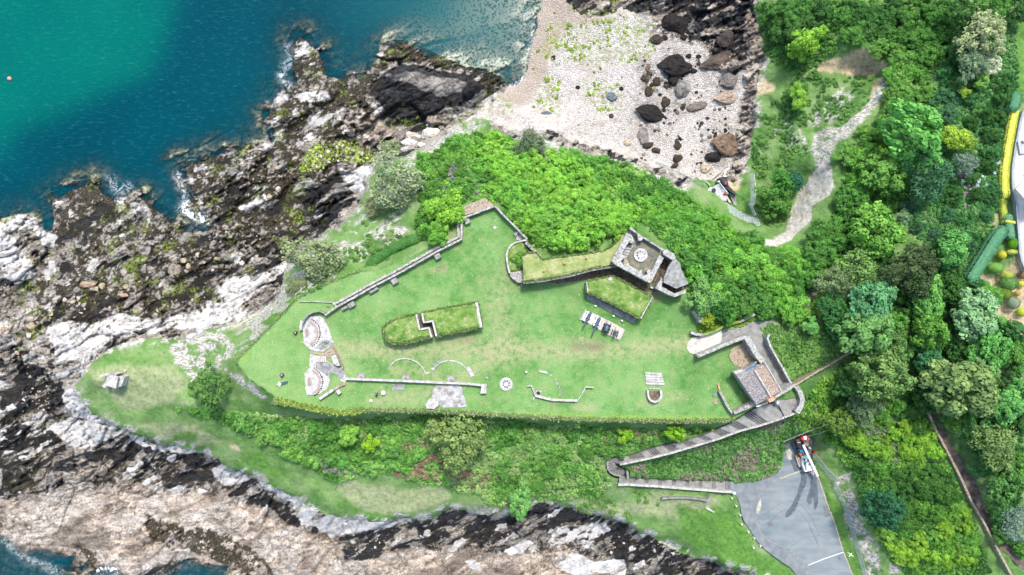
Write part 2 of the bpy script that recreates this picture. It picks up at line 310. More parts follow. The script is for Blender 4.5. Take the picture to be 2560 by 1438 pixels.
for p in SEA_SW: _sw |= in_poly(wx, wy, [((x-sum(q[0] for q in p)/len(p))*1.25+sum(q[0] for q in p)/len(p), (y-sum(q[1] for q in p)/len(p))*1.25+sum(q[1] for q in p)/len(p)) for x, y in p])
TZ = np.where(rockm & (_ds > 22) & ~_sw, np.where(TZ < 0.45, 0.12+0.33*np.exp((TZ-0.45)/1.5), TZ), TZ)
# submerged rocks close to the shore
seam = (CLS == 0)
ds = samp(dsea, GX, GY, CX0, CY0, CS)
bay = sstep(880, 1200, GX)*sstep(230, 60, GY+0*GX)*seam
ds_eff = ds*(1-0.90*bay)
sub = np.exp(-ds/46.0)*seam
TZ = np.where(seam & (GY < 700), -0.15 - np.minimum(5.0, 0.036*ds_eff) + sub*(ROCKD*1.0+2.0*(fbm(GX, GY, 50, 4, 91)-0.53)), TZ)
TZ = np.where(seam & (GY < 700), np.minimum(TZ, 0.22), TZ)
TZ = np.where(seam & (GY > 700), np.minimum(TZ, -0.1-1.1*sstep(0.55, 1.0, blur((seam & (GY > 700)).astype(float), 22))-0.5*(fbm(GX, GY, 16, 4, 661)-0.4)), TZ)
sl = (CLS == 3) & ~plat & ~roadm
slr = blur(sl.astype(float), 4)
TZ = TZ + slr*(1.0*(fbm(GX, GY, 34, 5, 95)-0.5)) + (CLS == 2)*(0.5*(fbm(GX, GY, 40, 5, 97)-0.5)) + (lawn*0.10*(fbm(GX, GY, 60, 3, 99)-0.5))
BIGROCKS_E = [(1760,120,55),(1800,180,50),(1780,300,45),(1800,240,45),(1815,360,40),(1740,60,60),(1690,40,40)]
TZ = np.where(rockm & (GX > 1700), TZ + 0.5*B2, TZ)
TZ = np.minimum(TZ, TZ_STAIR)

# ------------------------------------------------------------------ cover masks
zF = lambda l: Z(0,900,2.673,l); zE5 = lambda l: Z(0,420,2.977,l); z4 = lambda l: Z(760,1020,3.2,l)
WHITE = [zE5([(0,440),(60,420),(150,345),(260,340),(330,440),(430,520),(400,600),(330,560),(270,470),(190,450),(120,470),(60,520),(0,560)]),
  zE5([(0,480),(110,520),(150,600),(230,680),(270,800),(250,870),(150,840),(60,860),(20,780),(0,700)]), zE5([(360,720),(420,700),(420,770),(380,770)]), zE5([(700,690),(740,690),(730,790),(660,780)]),
  zE5([(335,1200),(420,1160),(600,1150),(720,1160),(860,1100),(1000,1100),(1200,1140),(1380,1100),(1500,1060),(1640,1000),(1740,920),(1860,840),(2000,760),(2110,680),(2120,740),(2040,830),(1900,930),(1800,1010),(1700,1120),(1560,1170),(1400,1190),(1200,1230),(1000,1240),(860,1270),(760,1340),(700,1420),(560,1429),(440,1429),(400,1330),(345,1270)]),
  zE5([(1620,900),(1700,830),(1800,800),(1880,850),(1760,920),(1660,950)]), zE5([(1730,640),(1790,640),(1780,700),(1720,700)]),
  zF([(390,230),(470,185),(560,260),(640,340),(740,420),(830,480),(800,500),(760,520),(690,560),(560,600),(430,540),(320,460),(440,390),(495,400),(440,330)]),
  zF([(820,480),(950,520),(1080,580),(1280,590),(1260,620),(1080,610),(930,560)]), zF([(1400,740),(1480,690),(1560,730),(1690,790),(1600,830),(1500,830)]),
  zF([(1700,760),(1900,820),(2100,920),(2185,970),(2100,1040),(2010,1090),(1980,960),(1870,900),(1760,840)]), zF([(2070,1080),(2180,1030),(2299,1050),(2320,1150),(2260,1180),(2150,1130)]),
  z4([(40,910),(200,840),(300,860),(380,890),(450,910),(700,900),(900,900),(800,930),(640,960),(520,1000),(420,1010),(300,1000),(230,1030),(120,970)]),
  Z(700,280,3.594,[(540,590),(640,530),(760,470),(860,480),(800,560),(740,600),(720,680),(640,700),(600,620)]), z4([(1150,1120),(1250,1040),(1320,1040),(1240,1110),(1180,1170)]), z4([(2200,940),(2350,930),(2380,960),(2240,970)]), z4([(2000,1280),(2150,1150),(2300,1220),(2560,1200),(2560,1338),(2200,1338)]),
  z4([(1600,1150),(1750,1060),(1830,1080),(1740,1150),(1660,1200)]), z4([(1300,1230),(1420,1250),(1420,1300),(1320,1300)]), z4([(960,960),(1000,950),(1010,1010),(950,1010)])]
DARK = [zF([(0,430),(100,400),(220,440),(320,470),(430,560),(560,610),(690,575),(760,510),(880,500),(1000,560),(1080,600),(1280,620),(1440,640),(1480,690),(1390,740),(1500,830),(1640,840),(1720,800),(1800,900),(1960,1000),(2010,1090),(1960,1110),(1850,1010),(1700,960),(1500,880),(1200,860),(900,790),(700,700),(500,740),(330,760),(200,700),(60,740),(0,760)]),
  zF([(0,60),(120,20),(300,60),(420,120),(380,230),(430,340),(380,400),(280,340),(150,400),(0,420)]), zF([(0,760),(160,740),(200,800),(140,900),(0,880)]),
  Z(700,280,3.594,[(190,690),(320,590),(420,520),(540,540),(520,600),(600,660),(720,740),(730,800),(600,860),(510,960),(380,1000),(270,920),(210,800)]), Z(700,280,3.594,[(20,1150),(120,1060),(240,1090),(180,1160),(60,1240),(0,1280)]),
  zE5([(1310,960),(1400,880),(1530,780),(1640,790),(1660,870),(1560,960),(1440,1010),(1350,1060)]), zE5([(1650,780),(1800,740),(2000,690),(2100,640),(2050,720),(1880,800),(1700,820)]), zE5([(380,1110),(700,1060),(960,1080),(1180,1050),(1320,1060),(1200,1110),(900,1100),(700,1140),(450,1150)]),
  zE5([(800,1310),(900,1280),(1000,1270),(980,1300),(860,1340),(780,1340)]), zE5([(2000,470),(2150,450),(2290,470),(2200,560),(2060,620),(1950,600)]),
  z4([(830,930),(1040,870),(1130,830),(1280,820),(1500,850),(1700,860),(1900,780),(2150,800),(2400,880),(2560,960),(2560,1180),(2400,1140),(2300,1060),(2100,1060),(1900,1020),(1750,1050),(1620,1130),(1450,1140),(1300,1060),(1180,1090),(1050,1080),(960,1110),(900,1040),(880,960),(700,990),(640,1080),(620,1200),(480,1230),(320,1200),(330,1130),(270,1090),(260,1040),(500,1010),(640,970)]),
  [(1560,1290),(1660,1345),(1800,1415),(1880,1460),(1760,1460),(1650,1420),(1540,1400),(1500,1340)],
  [(1400,-150),(1400,0),(1420,20),(1460,42),(1520,35),(1600,28),(1680,40),(1730,70),(1760,120),(1790,150),(1840,150),(1860,90),(1870,0),(1870,-150)]]
WHALE = Z(640,60,3.594,[(1120,420),(1300,360),(1560,370),(1800,440),(1980,500),(2060,570),(2000,640),(1800,740),(1640,780),(1500,880),(1350,900),(1180,830),(1080,720),(1000,640),(1060,500)])
WSTR = [Z(640,60,3.594,[(1115,430),(1250,440),(1450,410),(1600,430),(1800,470),(1900,530),(1850,620),(1700,650),(1560,590),(1450,570),(1300,540),(1180,490)]), ]
TAN = [zF([(0,960),(300,920),(600,860),(900,830),(1150,880),(1400,900),(1700,970),(1850,1040),(2000,1120),(2299,1200),(2299,1438),(1500,1438),(1200,1300),(900,1438),(600,1438),(300,1300),(0,1300)]), z4([(0,1050),(260,1060),(320,1200),(600,1230),(900,1100),(1200,1160),(1500,1180),(2000,1150),(2560,1250),(2560,1438),(0,1438)]), Z(640,60,3.594,[(770,870),(950,800),(1100,830),(1180,900),(1300,950),(1150,1010),(960,1090),(860,1030)])]
WEEDH = [Z(640,60,3.594,[(280,60),(400,40),(520,150),(680,210),(690,400),(620,440),(440,450),(300,380),(270,280)]), Z(640,60,3.594,[(50,740),(200,600),(420,560),(420,700),(330,850),(150,850)]), Z(640,60,3.594,[(850,430),(1000,420),(1010,560),(990,780),(900,820),(840,640)]), Z(640,60,3.594,[(1000,380),(1280,130),(1420,180),(1600,220),(1800,330),(2000,400),(2200,440),(2280,500),(2240,600),(2100,680),(2060,580),(1850,430),(1600,350),(1300,340),(1100,400)]),
  zE5([(330,190),(640,60),(740,80),(800,180),(900,140),(940,210),(1050,150),(1200,230),(1340,400),(1250,470),(1100,280),(900,260),(760,300),(600,380),(480,560),(380,520),(430,380),(500,280)]), zE5([(1330,20),(1500,0),(2200,60),(2260,260),(2000,300),(1800,330),(1500,330),(1380,180)]), zE5([(950,700),(1200,600),(1600,560),(1700,640),(1500,780),(1300,880),(1000,950),(1000,800)]), zE5([(400,870),(700,860),(1000,940),(900,1060),(600,1080),(420,1060)]),
  zF([(950,1030),(1100,1080),(1300,1120),(1500,1170),(1640,1230),(1800,1350),(1850,1438),(1600,1438),(1400,1330),(1200,1280),(1000,1200)]), zF([(480,1240),(620,1260),(700,1370),(650,1438),(420,1400)]), zF([(0,520),(200,560),(300,640),(200,860),(0,900)])]
ALG = [Z(640,60,3.594,[(420,1180),(560,1080),(760,1020),(900,1090),(1050,1130),(1080,1220),(880,1240),(700,1250),(560,1330),(400,1300)]), zE5([(880,760),(1000,660),(1100,640),(1100,700),(960,790)]), zE5([(140,1250),(300,1150),(350,1160),(250,1280)]), zE5([(2100,250),(2280,300),(2290,400),(2200,420)]), Z(640,60,3.594,[(1780,880),(1880,830),(1900,900),(1820,920)]), zE5([(1200,570),(1300,560),(1290,620),(1200,640)])]
mw = softl(WHITE, 2); mdk = softl(DARK, 4); mwh = soft(WHALE, 3); mtn = softl(TAN, 10); mwd = softl(WEEDH, 5); malg = softl(ALG, 3); mstr = softl(WSTR, 3)
malg = np.maximum(malg, 0.7*(CLS == 1)*sstep(0.645, 0.70, fbm(GX, GY, 26, 4, 681))*sstep(2.4, 1.4, TZ)*(GY < 900))
mdk = np.maximum(mdk, np.maximum(0.85*soft(TOPROCK, 3)*(0.3+0.7*sstep(0.44, 0.54, fbm(GX, GY, 44, 4, 671))), 0.14*soft(CLIFF_E, 3)))
mtn = np.maximum(mtn, np.maximum(0.85*soft(CLIFF_E, 4), 0.8*soft(TOPROCK, 4)))
ST2 = fbm(u2/3.2, v2, 13, 5, 501, 0.6); ST3 = fbm(u2/2.6, v2, 20, 5, 511, 0.6); ST4 = fbm(u2/3.0, v2, 9, 4, 521, 0.6)
mdk = mdk*(0.25+0.75*sstep(0.58, 0.44, ST2))
mdk = np.clip(np.maximum(mdk*(1-0.92*mw), 0.92*mwh*(1-0.62*mstr)), 0, 1)
mw = mw*sstep(0.25, 0.34, ST4)*(0.85+0.15*sstep(0.36, 0.46, ST3))
mw = np.maximum(mw, 0.75*(1-0.7*mtn)*(1-np.clip(1.3*mwh+SMOOTHS, 0, 1))*(CLS == 1)*sstep(0.58, 0.66, ST3)*sstep(0.5, 0.56, fbm(GX, GY, 70, 3, 531)))
mdk = np.maximum(mdk, 0.9*(CLS == 1)*sstep(0.40, 0.33, ST3)*(1-mwh)*(1-0.75*mtn))
general_weed = sstep(700, 560, GY+0.25*GX-120)*0.0
lowz = sstep(2.2, 0.6, TZ)
fore = sstep(820, 700, GX)*sstep(860, 780, GY)*sstep(60, 200, GX)+sstep(600, 680, GX)*sstep(980, 900, GX)*sstep(460, 400, GY)
mwd = np.clip(np.maximum(mwd, np.maximum(0.34*lowz*(1-0.7*mtn), 0.72*np.clip(fore, 0, 1)*sstep(3.5, 1.8, TZ)))*(1-mw), 0, 1)
# speckled weed, resolved on the mesh
wn_ = 0.66*fbm(GX, GY, 8, 4, 201, 0.7)+0.34*fbm(GX, GY, 34, 3, 211)+0.10*(1-sstep(0.0, 0.40, E2))-0.12*B2
wthr = 0.66 - 0.215*mwd
WEED = sstep(wthr, wthr+0.035, wn_)*np.clip(mwd*3, 0, 1)*(1-mdk*0.5)
M1 = np.stack([mw, mdk, mtn, malg], -1); M2 = np.stack([WEED, mstr*mwh, np.zeros_like(mw), np.maximum(CRK, sstep(0.10, 0.02, E2)*0.6*(1-mtn))*(1-0.45*mw)], -1)
# slope cover: dry grass, bare soil, bare rock, lushness
DRY = [z4([(200,500),(330,480),(470,600),(620,650),(900,640),(1150,650),(1200,720),(1050,800),(850,850),(560,840),(420,820),(330,700),(230,600)]), zF([(560,60),(1150,40),(1250,140),(1150,300),(900,330),(760,260),(640,180)]), zF([(900,420),(1300,420),(1500,560),(1300,560),(1000,490)]), [(1010,655),(1085,610),(1140,582),(1150,592),(1090,635),(1015,685)], zE5([(1650,1190),(1900,1030),(2200,950),(2000,1080),(1800,1200)]), [(1590,400),(1700,450),(1690,470),(1560,430)], [(1640,1225),(1780,1240),(1800,1280),(1700,1300),(1560,1270)], [(1380,1255),(1520,1250),(1640,1290),(1500,1290)]]
SOIL = [Z(1960,80,2.555,[(60,300),(150,250),(260,190),(400,150),(480,70),(540,110),(600,170),(690,190),(680,230),(600,270),(430,280),(320,270),(200,250)]), Z(1960,80,2.555,[(570,330),(640,290),(620,380),(560,480),(480,560),(380,620),(440,560),(540,470)]), Z(1240,0,3.126,[(1900,560),(2000,520),(2150,640),(2180,700),(2000,760),(1900,700)]), [(2050,420),(2070,405),(2060,440),(2035,450)], zF([(1530,560),(1600,560),(1620,610),(1570,600)]), [(1800,450),(1850,440),(1845,470),(1810,480)], [(2505,290),(2520,270),(2510,440),(2500,560),(2492,600),(2490,540),(2498,400)], [(2480,700),(2560,620),(2620,620),(2620,900),(2540,850),(2470,760)], [(2440,690),(2480,690),(2470,740),(2440,760)]]
BARE = [Z(700,280,3.594,[(830,1080),(900,1000),(1100,990),(1180,1060),(1080,1140),(960,1180),(860,1120)]), Z(700,280,3.594,[(600,1230),(700,1170),(830,1280),(760,1340),(640,1330)]), zE5([(1240,1330),(1400,1250),(1600,1230),(1750,1300),(1700,1429),(1300,1429)]), zF([(1140,0),(1480,0),(1520,60),(1250,110)]), zF([(1500,80),(1580,80),(1720,200),(1850,300),(1760,270),(1600,190)]), Z(700,280,3.594,[(1180,380),(1500,170),(1740,90),(1840,100),(1560,260),(1300,400)]), zE5([(1850,1020),(2110,720),(2130,840),(1950,1000),(1850,1060)]),
  [(2205,203),(2222,214),(2194,262),(2164,306),(2120,342),(2090,366),(2078,402),(2052,412),(2026,388),(2022,352),(2058,326),(2108,312),(2148,280),(2178,243)], Z(1880,400,3.596,[(640,20),(720,60),(730,240),(700,320),(540,410),(540,540),(440,620),(350,720),(220,780),(120,770),(20,720),(200,715),(310,640),(330,480),(440,300),(540,130)]), Z(1700,1040,3.613,[(1430,520),(1540,510),(1540,600),(1460,620)]), Z(1700,1040,3.613,[(1480,680),(1560,700),(1600,780),(1520,790)]), Z(1700,1040,3.613,[(1850,1180),(2000,1200),(2060,1410),(1920,1438)]), Z(1240,0,3.126,[(1880,80),(2000,60),(1960,130),(1900,150)]), zF([(1260,60),(1300,90),(1290,150),(1260,140)]), [(2020,310),(2050,262),(2108,222),(2134,238),(2096,292),(2052,326)], [(1950,300),(2000,330),(2020,380),(1960,370),(1930,330)], Z(1700,1040,3.613,[(1380,580),(1480,520),(1550,700),(1620,820),(1750,1100),(1830,1438),(1660,1438),(1580,1200),(1480,850)])]
LUSH = [[(640,800),(700,750),(745,742),(735,765),(660,830)], zF([(1180,480),(1330,490),(1250,560),(1170,540)]), zF([(1640,600),(1760,640),(1930,800),(1700,720)]), z4([(300,740),(420,820),(600,850),(800,880),(440,905)]), [(1690,1260),(1780,1270),(1850,1300),(1900,1380),(1980,1438),(1860,1438),(1700,1340)], Z(1700,1040,3.613,[(1250,510),(1320,620),(1440,880),(1560,1180),(1640,1438),(1556,1438),(1480,1200),(1400,960)]), [(2540,60),(2560,60),(2560,250),(2530,240)]]
md = softl(DRY, 6); ms = softl(SOIL, 3); mb = softl(BARE, 2); ml = softl(LUSH, 4)
mb = np.clip(np.maximum(mb*sstep(0.36, 0.50, fbm(GX, GY, 14, 4, 301)), soft(BARE[7], 3)*sstep(0.30, 0.40, fbm(GX, GY, 12, 4, 303))), 0, 1)
rockb = blur((CLS == 1).astype(float), 110)
mb = np.clip(np.maximum(mb, (CLS == 3)*sstep(0.05, 0.30, rockb)*sstep(0.47, 0.55, fbm(u2/2.0, v2, 15, 4, 307)+0.16*(rockb-0.25))), 0, 1)
RIM = [(700,700),(760,640),(860,590),(930,520),(1000,400),(1150,330),(1225,310),(1140,370),(1050,420),(1000,560),(900,620),(800,740),(740,760),(600,890),(560,860),(650,780)]
mb = np.clip(np.maximum(mb, soft(RIM, 5)*sstep(0.49, 0.57, fbm(u2/2.2, v2, 18, 5, 309))*0.85), 0, 1)
M3 = np.stack([md, ms, mb, ml], -1)
NET = in_poly(GX, GY, BARE[8]).astype(float)
# lawn wear, paler and darker grass
def near(pts, w):
    q = np.array(dens(pts, 8.0)); d = np.full(GX.shape, 1e9); m = (GX > q[:,0].min()-4*w) & (GX < q[:,0].max()+4*w) & (GY > q[:,1].min()-4*w) & (GY < q[:,1].max()+4*w)
    dd = np.full(GX[m].shape, 1e9)
    for a, b in q: dd = np.minimum(dd, (GX[m]-a)**2+(GY[m]-b)**2)
    d[m] = dd; return np.exp(-d/(2*w*w))
worn = 0.75*near([(1740,852),(1600,872),(1450,880),(1250,875),(1120,880),(1020,880),(850,868)], 16) + 0.6*near([(1250,878),(1180,930),(1060,990),(940,1000)], 14) + 0.45*near([(1270,880),(1240,760),(1270,680)], 26) + 0.8*near([(1120,850),(1180,850)], 8) + 1.1*near([(1450,855),(1480,872)], 10) + 0.5*near([(980,925),(1090,935)], 10)+ 0.6*near([(860,885),(868,930)], 6) + 0.6*near([(1085,680),(1110,668)], 7)+0.8*near([(840,870),(850,880)],8)+0.5*near([(1700,990),(1600,1010)],9)+0.6*near([(1325,608),(1335,620)],6)+0.6*near([(1440,1018),(1480,1020)],8)
brown = 0.9*near([(1440,865),(1500,868)], 9) + 0.9*near([(1420,690),(1450,680),(1530,670),(1560,690),(1640,740)], 11) + 0.8*near([(1108,668),(1095,675)], 5) + 0.5*near([(1080,848),(1180,850)], 6)+ 0.7*near([(1850,870),(1880,900)],14)+0.8*near([(1320,612),(1330,600)],5)
pale = sstep(1000, 640, GX)*0.7 + 0.35*sstep(930, 1010, GY)*sstep(1500, 1200, GX)
deep = 0.8*near([(1270,640),(1275,690),(1300,720),(1400,720),(1470,750)], 14) + 0.7*near([(1560,790),(1680,770),(1720,800)], 26) + 0.9*near([(1830,940),(1870,1000)], 12) + 0.5*near([(830,800),(880,830)], 14) + 0.5*near([(1750,900),(1720,1000)], 20)+0.5*near([(1260,560),(1290,600)],10)  # darker grass; left of the gatehouse it also paints the building's shadow
edgef = 1.0*near([(690,1005),(780,1024),(850,1036),(900,1032)], 6)*1.2+0.8*near([(590,905),(620,880)],6)+ 0.7*near([(1300,1040),(1480,1046),(1600,1046),(1830,1050)], 7)
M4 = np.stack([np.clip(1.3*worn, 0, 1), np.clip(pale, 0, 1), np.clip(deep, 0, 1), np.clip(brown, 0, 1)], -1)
M5 = np.stack([np.clip(edgef, 0, 1), NET, np.zeros_like(mw), np.ones_like(mw)], -1)
# beach: wet tan strip, green stones, white cobble, dark
bt = soft([(1352,-150),(1352,0),(1342,40),(1330,90),(1320,150),(1312,190),(1290,215),(1262,228),(1235,250),(1300,270),(1345,230),(1370,150),(1420,60),(1480,60),(1540,20),(1400,-150)], 8)
bg_ = softl([[(1380,40),(1450,60),(1600,30),(1640,90),(1620,150),(1500,170),(1360,150),(1340,120)], [(1350,180),(1400,190),(1400,300),(1340,260)], [(1450,200),(1570,210),(1560,280),(1480,280)], [(1225,240),(1290,250),(1280,290),(1200,285)]], 8)
bd = softl([[(1600,20),(1760,60),(1850,150),(1800,160),(1700,110),(1640,80)], [(1600,170),(1640,180),(1650,230),(1620,240)]], 8)
bw = sstep(1480, 1720, GX)*sstep(150, 260, GY)
M6 = np.stack([bt, bg_, bd, bw], -1)

for x_, y_, r_ in ((1683,168,60),(1640,62,40),(1624,285,55),(1690,200,40),(1622,215,28),(1608,170,22),(1650,40,50),(1800,155,60),(1815,205,40),(1815,365,60),(1700,265,30)): bd = np.maximum(bd, 0.75*np.exp(-((GX-x_)**2+(GY-y_)**2)/(2*(0.62*r_)**2)))
M6[..., 2] = bd
# ------------------------------------------------------------------ ground materials
def rock_nodes(N, co, mw, mdk, mtn, malg, weed, stripe, crack, tone):
    st = N.vscale(co, (0.45, 1.35, 1.0), math.radians(-27))
    big = N.noise(co, 0.35, 5, 0.6); fine = N.noise(st, 2.2, 8, 0.75, 0.3); sp = N.noise(co, 6.5, 4, 0.7)
    c = N.ramp(fine, [(0.30, (0.035,0.032,0.028)), (0.40, (0.20,0.17,0.13)), (0.50, (0.50,0.44,0.36)), (0.62, (0.74,0.675,0.58)), (0.8,(0.82,0.78,0.71))])
    c = N.mix(N.mapr(big, 0.45, 0.62), c, N.mix(0.55, c, (0.26,0.27,0.28)))
    fine2 = N.noise(st, 0.85, 9, 0.72, 0.5)
    tanc = N.ramp(fine2, [(0.28, (0.09,0.065,0.048)), (0.38, (0.36,0.28,0.205)), (0.50, (0.66,0.55,0.44)), (0.66, (0.86,0.77,0.65))])
    tanc = N.mix(N.mapr(tone, 0.46, 0.60), tanc, N.mix(0.75, tanc, N.ramp(fine2, [(0.34, (0.26,0.225,0.185)), (0.5, (0.72,0.64,0.55)), (0.7, (0.90,0.84,0.76))])))
    tanc = N.mix(N.mapr(tone, 0.42, 0.34), tanc, N.mix(0.6, tanc, (0.20,0.16,0.13)))
    c = N.mix(N.mapr(tone, 0.50, 0.62, 0, 0.6), c, (0.60,0.56,0.50))
    c = N.mix(mtn, c, tanc)
    darkc = N.ramp(fine, [(0.32, (0.004,0.005,0.007)), (0.49, (0.015,0.018,0.024)), (0.60, (0.055,0.060,0.070)), (0.74, (0.24,0.24,0.24))])
    darkc = N.mix(N.mapr(N.noise(co, 0.7, 3, 0.5), 0.52, 0.66), darkc, N.mix(0.5, darkc, (0.05,0.032,0.012)))
    whc = N.ramp(fine, [(0.26, (0.10,0.085,0.065)), (0.32, (0.58,0.54,0.48)), (0.42, (0.86,0.845,0.81)), (0.8, (0.92,0.91,0.89))])
    whc = N.mix(N.mapr(N.noise(co, 0.9, 4, 0.6), 0.55, 0.70, 0, 0.55), whc, (0.42,0.36,0.25))
    c = N.mix(N.math('MULTIPLY', stripe, N.mapr(fine, 0.45, 0.62)), c, (0.48,0.48,0.47))
    spk = N.noise(co, 3.4, 7, 0.85); vb_ = N.n('TexVoronoi', feature='F1', i_Vector=N.vscale(co, (0.55,1.25,1.0), math.radians(-27)), i_Scale=0.95); vs_ = N.n('SeparateColor'); N.t.links.new(vb_.outputs['Color'], vs_.inputs[0])
    gain = N.math('MULTIPLY', N.mapr(spk, 0.36, 0.60, 0.45, 1.40), N.mapr(vs_.outputs[0], 0, 1, 0.80, 1.22)); gc = N.n('CombineColor')
    for q in range(3): N.set(gc.inputs[q], gain)
    c = N.mix(1.0, c, gc.outputs[0], 'MULTIPLY')
    c = N.mix(N.mapr(mdk, 0.22, 0.62, 0, 0.97), c, N.mix(1.0, darkc, gc.outputs[0], 'MULTIPLY'))
    g2 = N.mapr(spk, 0.28, 0.42, 0.62, 1.06); gc2 = N.n('CombineColor')
    for q in range(3): N.set(gc2.inputs[q], g2)
    c = N.mix(N.mapr(mw, 0.22, 0.58), c, N.mix(1.0, whc, gc2.outputs[0], 'MULTIPLY'))
    wf = N.math('MULTIPLY', weed, N.mapr(sp, 0.34, 0.46))
    c = N.mix(wf, c, N.ramp(sp, [(0.38, (0.010,0.008,0.005)), (0.72, (0.095,0.078,0.022))]))
    af = N.math('MULTIPLY', malg, N.mapr(N.noise(co, 2.6, 3, 0.5), 0.46, 0.54))
    c = N.mix(af, c, (0.30,0.42,0.05))
    cr = N.mapr(N.vor(N.vscale(co, (0.5,1.2,1.0), math.radians(-27)), 0.95, 'DISTANCE_TO_EDGE'), 0.0, 0.035, 1.0, 0.0)
    cr2 = N.mapr(N.vor(N.vscale(co, (0.7,1.4,1.0), math.radians(-27)), 2.6, 'DISTANCE_TO_EDGE'), 0.0, 0.05, 1.0, 0.0)
    crk = N.math('MULTIPLY', N.math('MAXIMUM', cr, N.math('MULTIPLY', cr2, 0.75)), N.mapr(N.noise(co, 0.5, 2, 0.5), 0.42, 0.56))
    c = N.mix(N.math('MAXIMUM', N.math('MULTIPLY', crk, 0.35), N.math('MULTIPLY', crack, N.mapr(spk, 0.30, 0.52, 0.95, 0.55))), c, (0.018,0.015,0.012))
    h = N.math('ADD', N.math('ADD', fine, N.math('MULTIPLY', spk, 0.7)), N.math('MULTIPLY', crk, -0.5))
    return c, h
def rock_material():
    N = NT('shore_rock'); co = N.pos()
    a = N.attr('m1'); b = N.attr('m2')
    c, h = rock_nodes(N, co, a[0], a[1], a[2], a[3], b[0], b[1], b[3], b[2])
    zz = N.n('SeparateXYZ', i_0=co).outputs[2]
    c = N.mix(N.mapr(zz, 0.0, 0.45, 0.55, 0.0), c, N.mix(0.75, c, (0.02,0.018,0.012)))
    N.col(c); N.bump(h, 1.0, 0.55); N.set(N.b.inputs['Roughness'], N.mapr(a[1], 0, 1, 0.85, 0.55)); return N.m
def seabed_material():
    N = NT('seabed'); co = N.pos(); bay_ = N.attr('m2')[2]
    f = N.noise(co, 0.9, 6, 0.7); g = N.noise(co, 2.4, 3, 0.55)
    rk = N.ramp(f, [(0.36, (0.03,0.035,0.02)), (0.5, (0.13,0.135,0.085)), (0.62, (0.33,0.33,0.23))])
    sand = N.mix(N.mapr(g, 0.52, 0.58), (0.34,0.36,0.30), (0.05,0.11,0.06))
    N.col(N.mix(bay_, rk, sand)); N.bump(f, 0.5, 0.2); return N.m
def lawn_material():
    N = NT('mown_grass'); co = N.pos(); w, p, d, br = N.attr('m1'); ed = N.attr('m2')[0]
    n1 = N.noise(co, 0.16, 5, 0.6); n2 = N.noise(co, 1.3, 5, 0.7); n3 = N.noise(co, 7.0, 3, 0.7)
    c = N.ramp(n1, [(0.34, (0.058,0.185,0.038)), (0.47, (0.098,0.25,0.062)), (0.56, (0.155,0.315,0.10)), (0.68, (0.225,0.36,0.15))])
    c = N.mix(N.mapr(n2, 0.36, 0.60), c, N.mix(0.5, c, (0.23,0.35,0.11)))
    n4 = N.noise(co, 0.55, 5, 0.65); c = N.mix(N.mapr(n4, 0.50, 0.66, 0, 0.65), c, (0.26,0.33,0.13)); c = N.mix(N.mapr(n4, 0.46, 0.34, 0, 0.6), c, (0.055,0.19,0.03))
    c = N.mix(p, c, N.mix(0.55, c, (0.27,0.40,0.14)))
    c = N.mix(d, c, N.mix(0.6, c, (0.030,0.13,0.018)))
    wt = N.math('MULTIPLY', w, N.mapr(n2, 0.33, 0.56))
    c = N.mix(wt, c, (0.36,0.35,0.19))
    bt_ = N.math('MULTIPLY', br, N.mapr(n2, 0.30, 0.52)); c = N.mix(bt_, c, (0.20,0.155,0.105))
    c = N.mix(N.math('MULTIPLY', ed, N.mapr(n2, 0.34, 0.5)), c, (0.27,0.42,0.06))
    c = N.mix(N.mapr(n3, 0.40, 0.62, 0, 0.75), c, N.mix(0.7, c, (0.036,0.125,0.022)))
    c = N.mix(N.mapr(N.noise(co, 3.0, 2, 0.5), 0.66, 0.72, 0, 0.7), c, (0.40,0.47,0.30))
    N.col(c); N.bump(N.math('ADD', n2, N.math('MULTIPLY', n3, 0.7)), 0.8, 0.12); return N.m
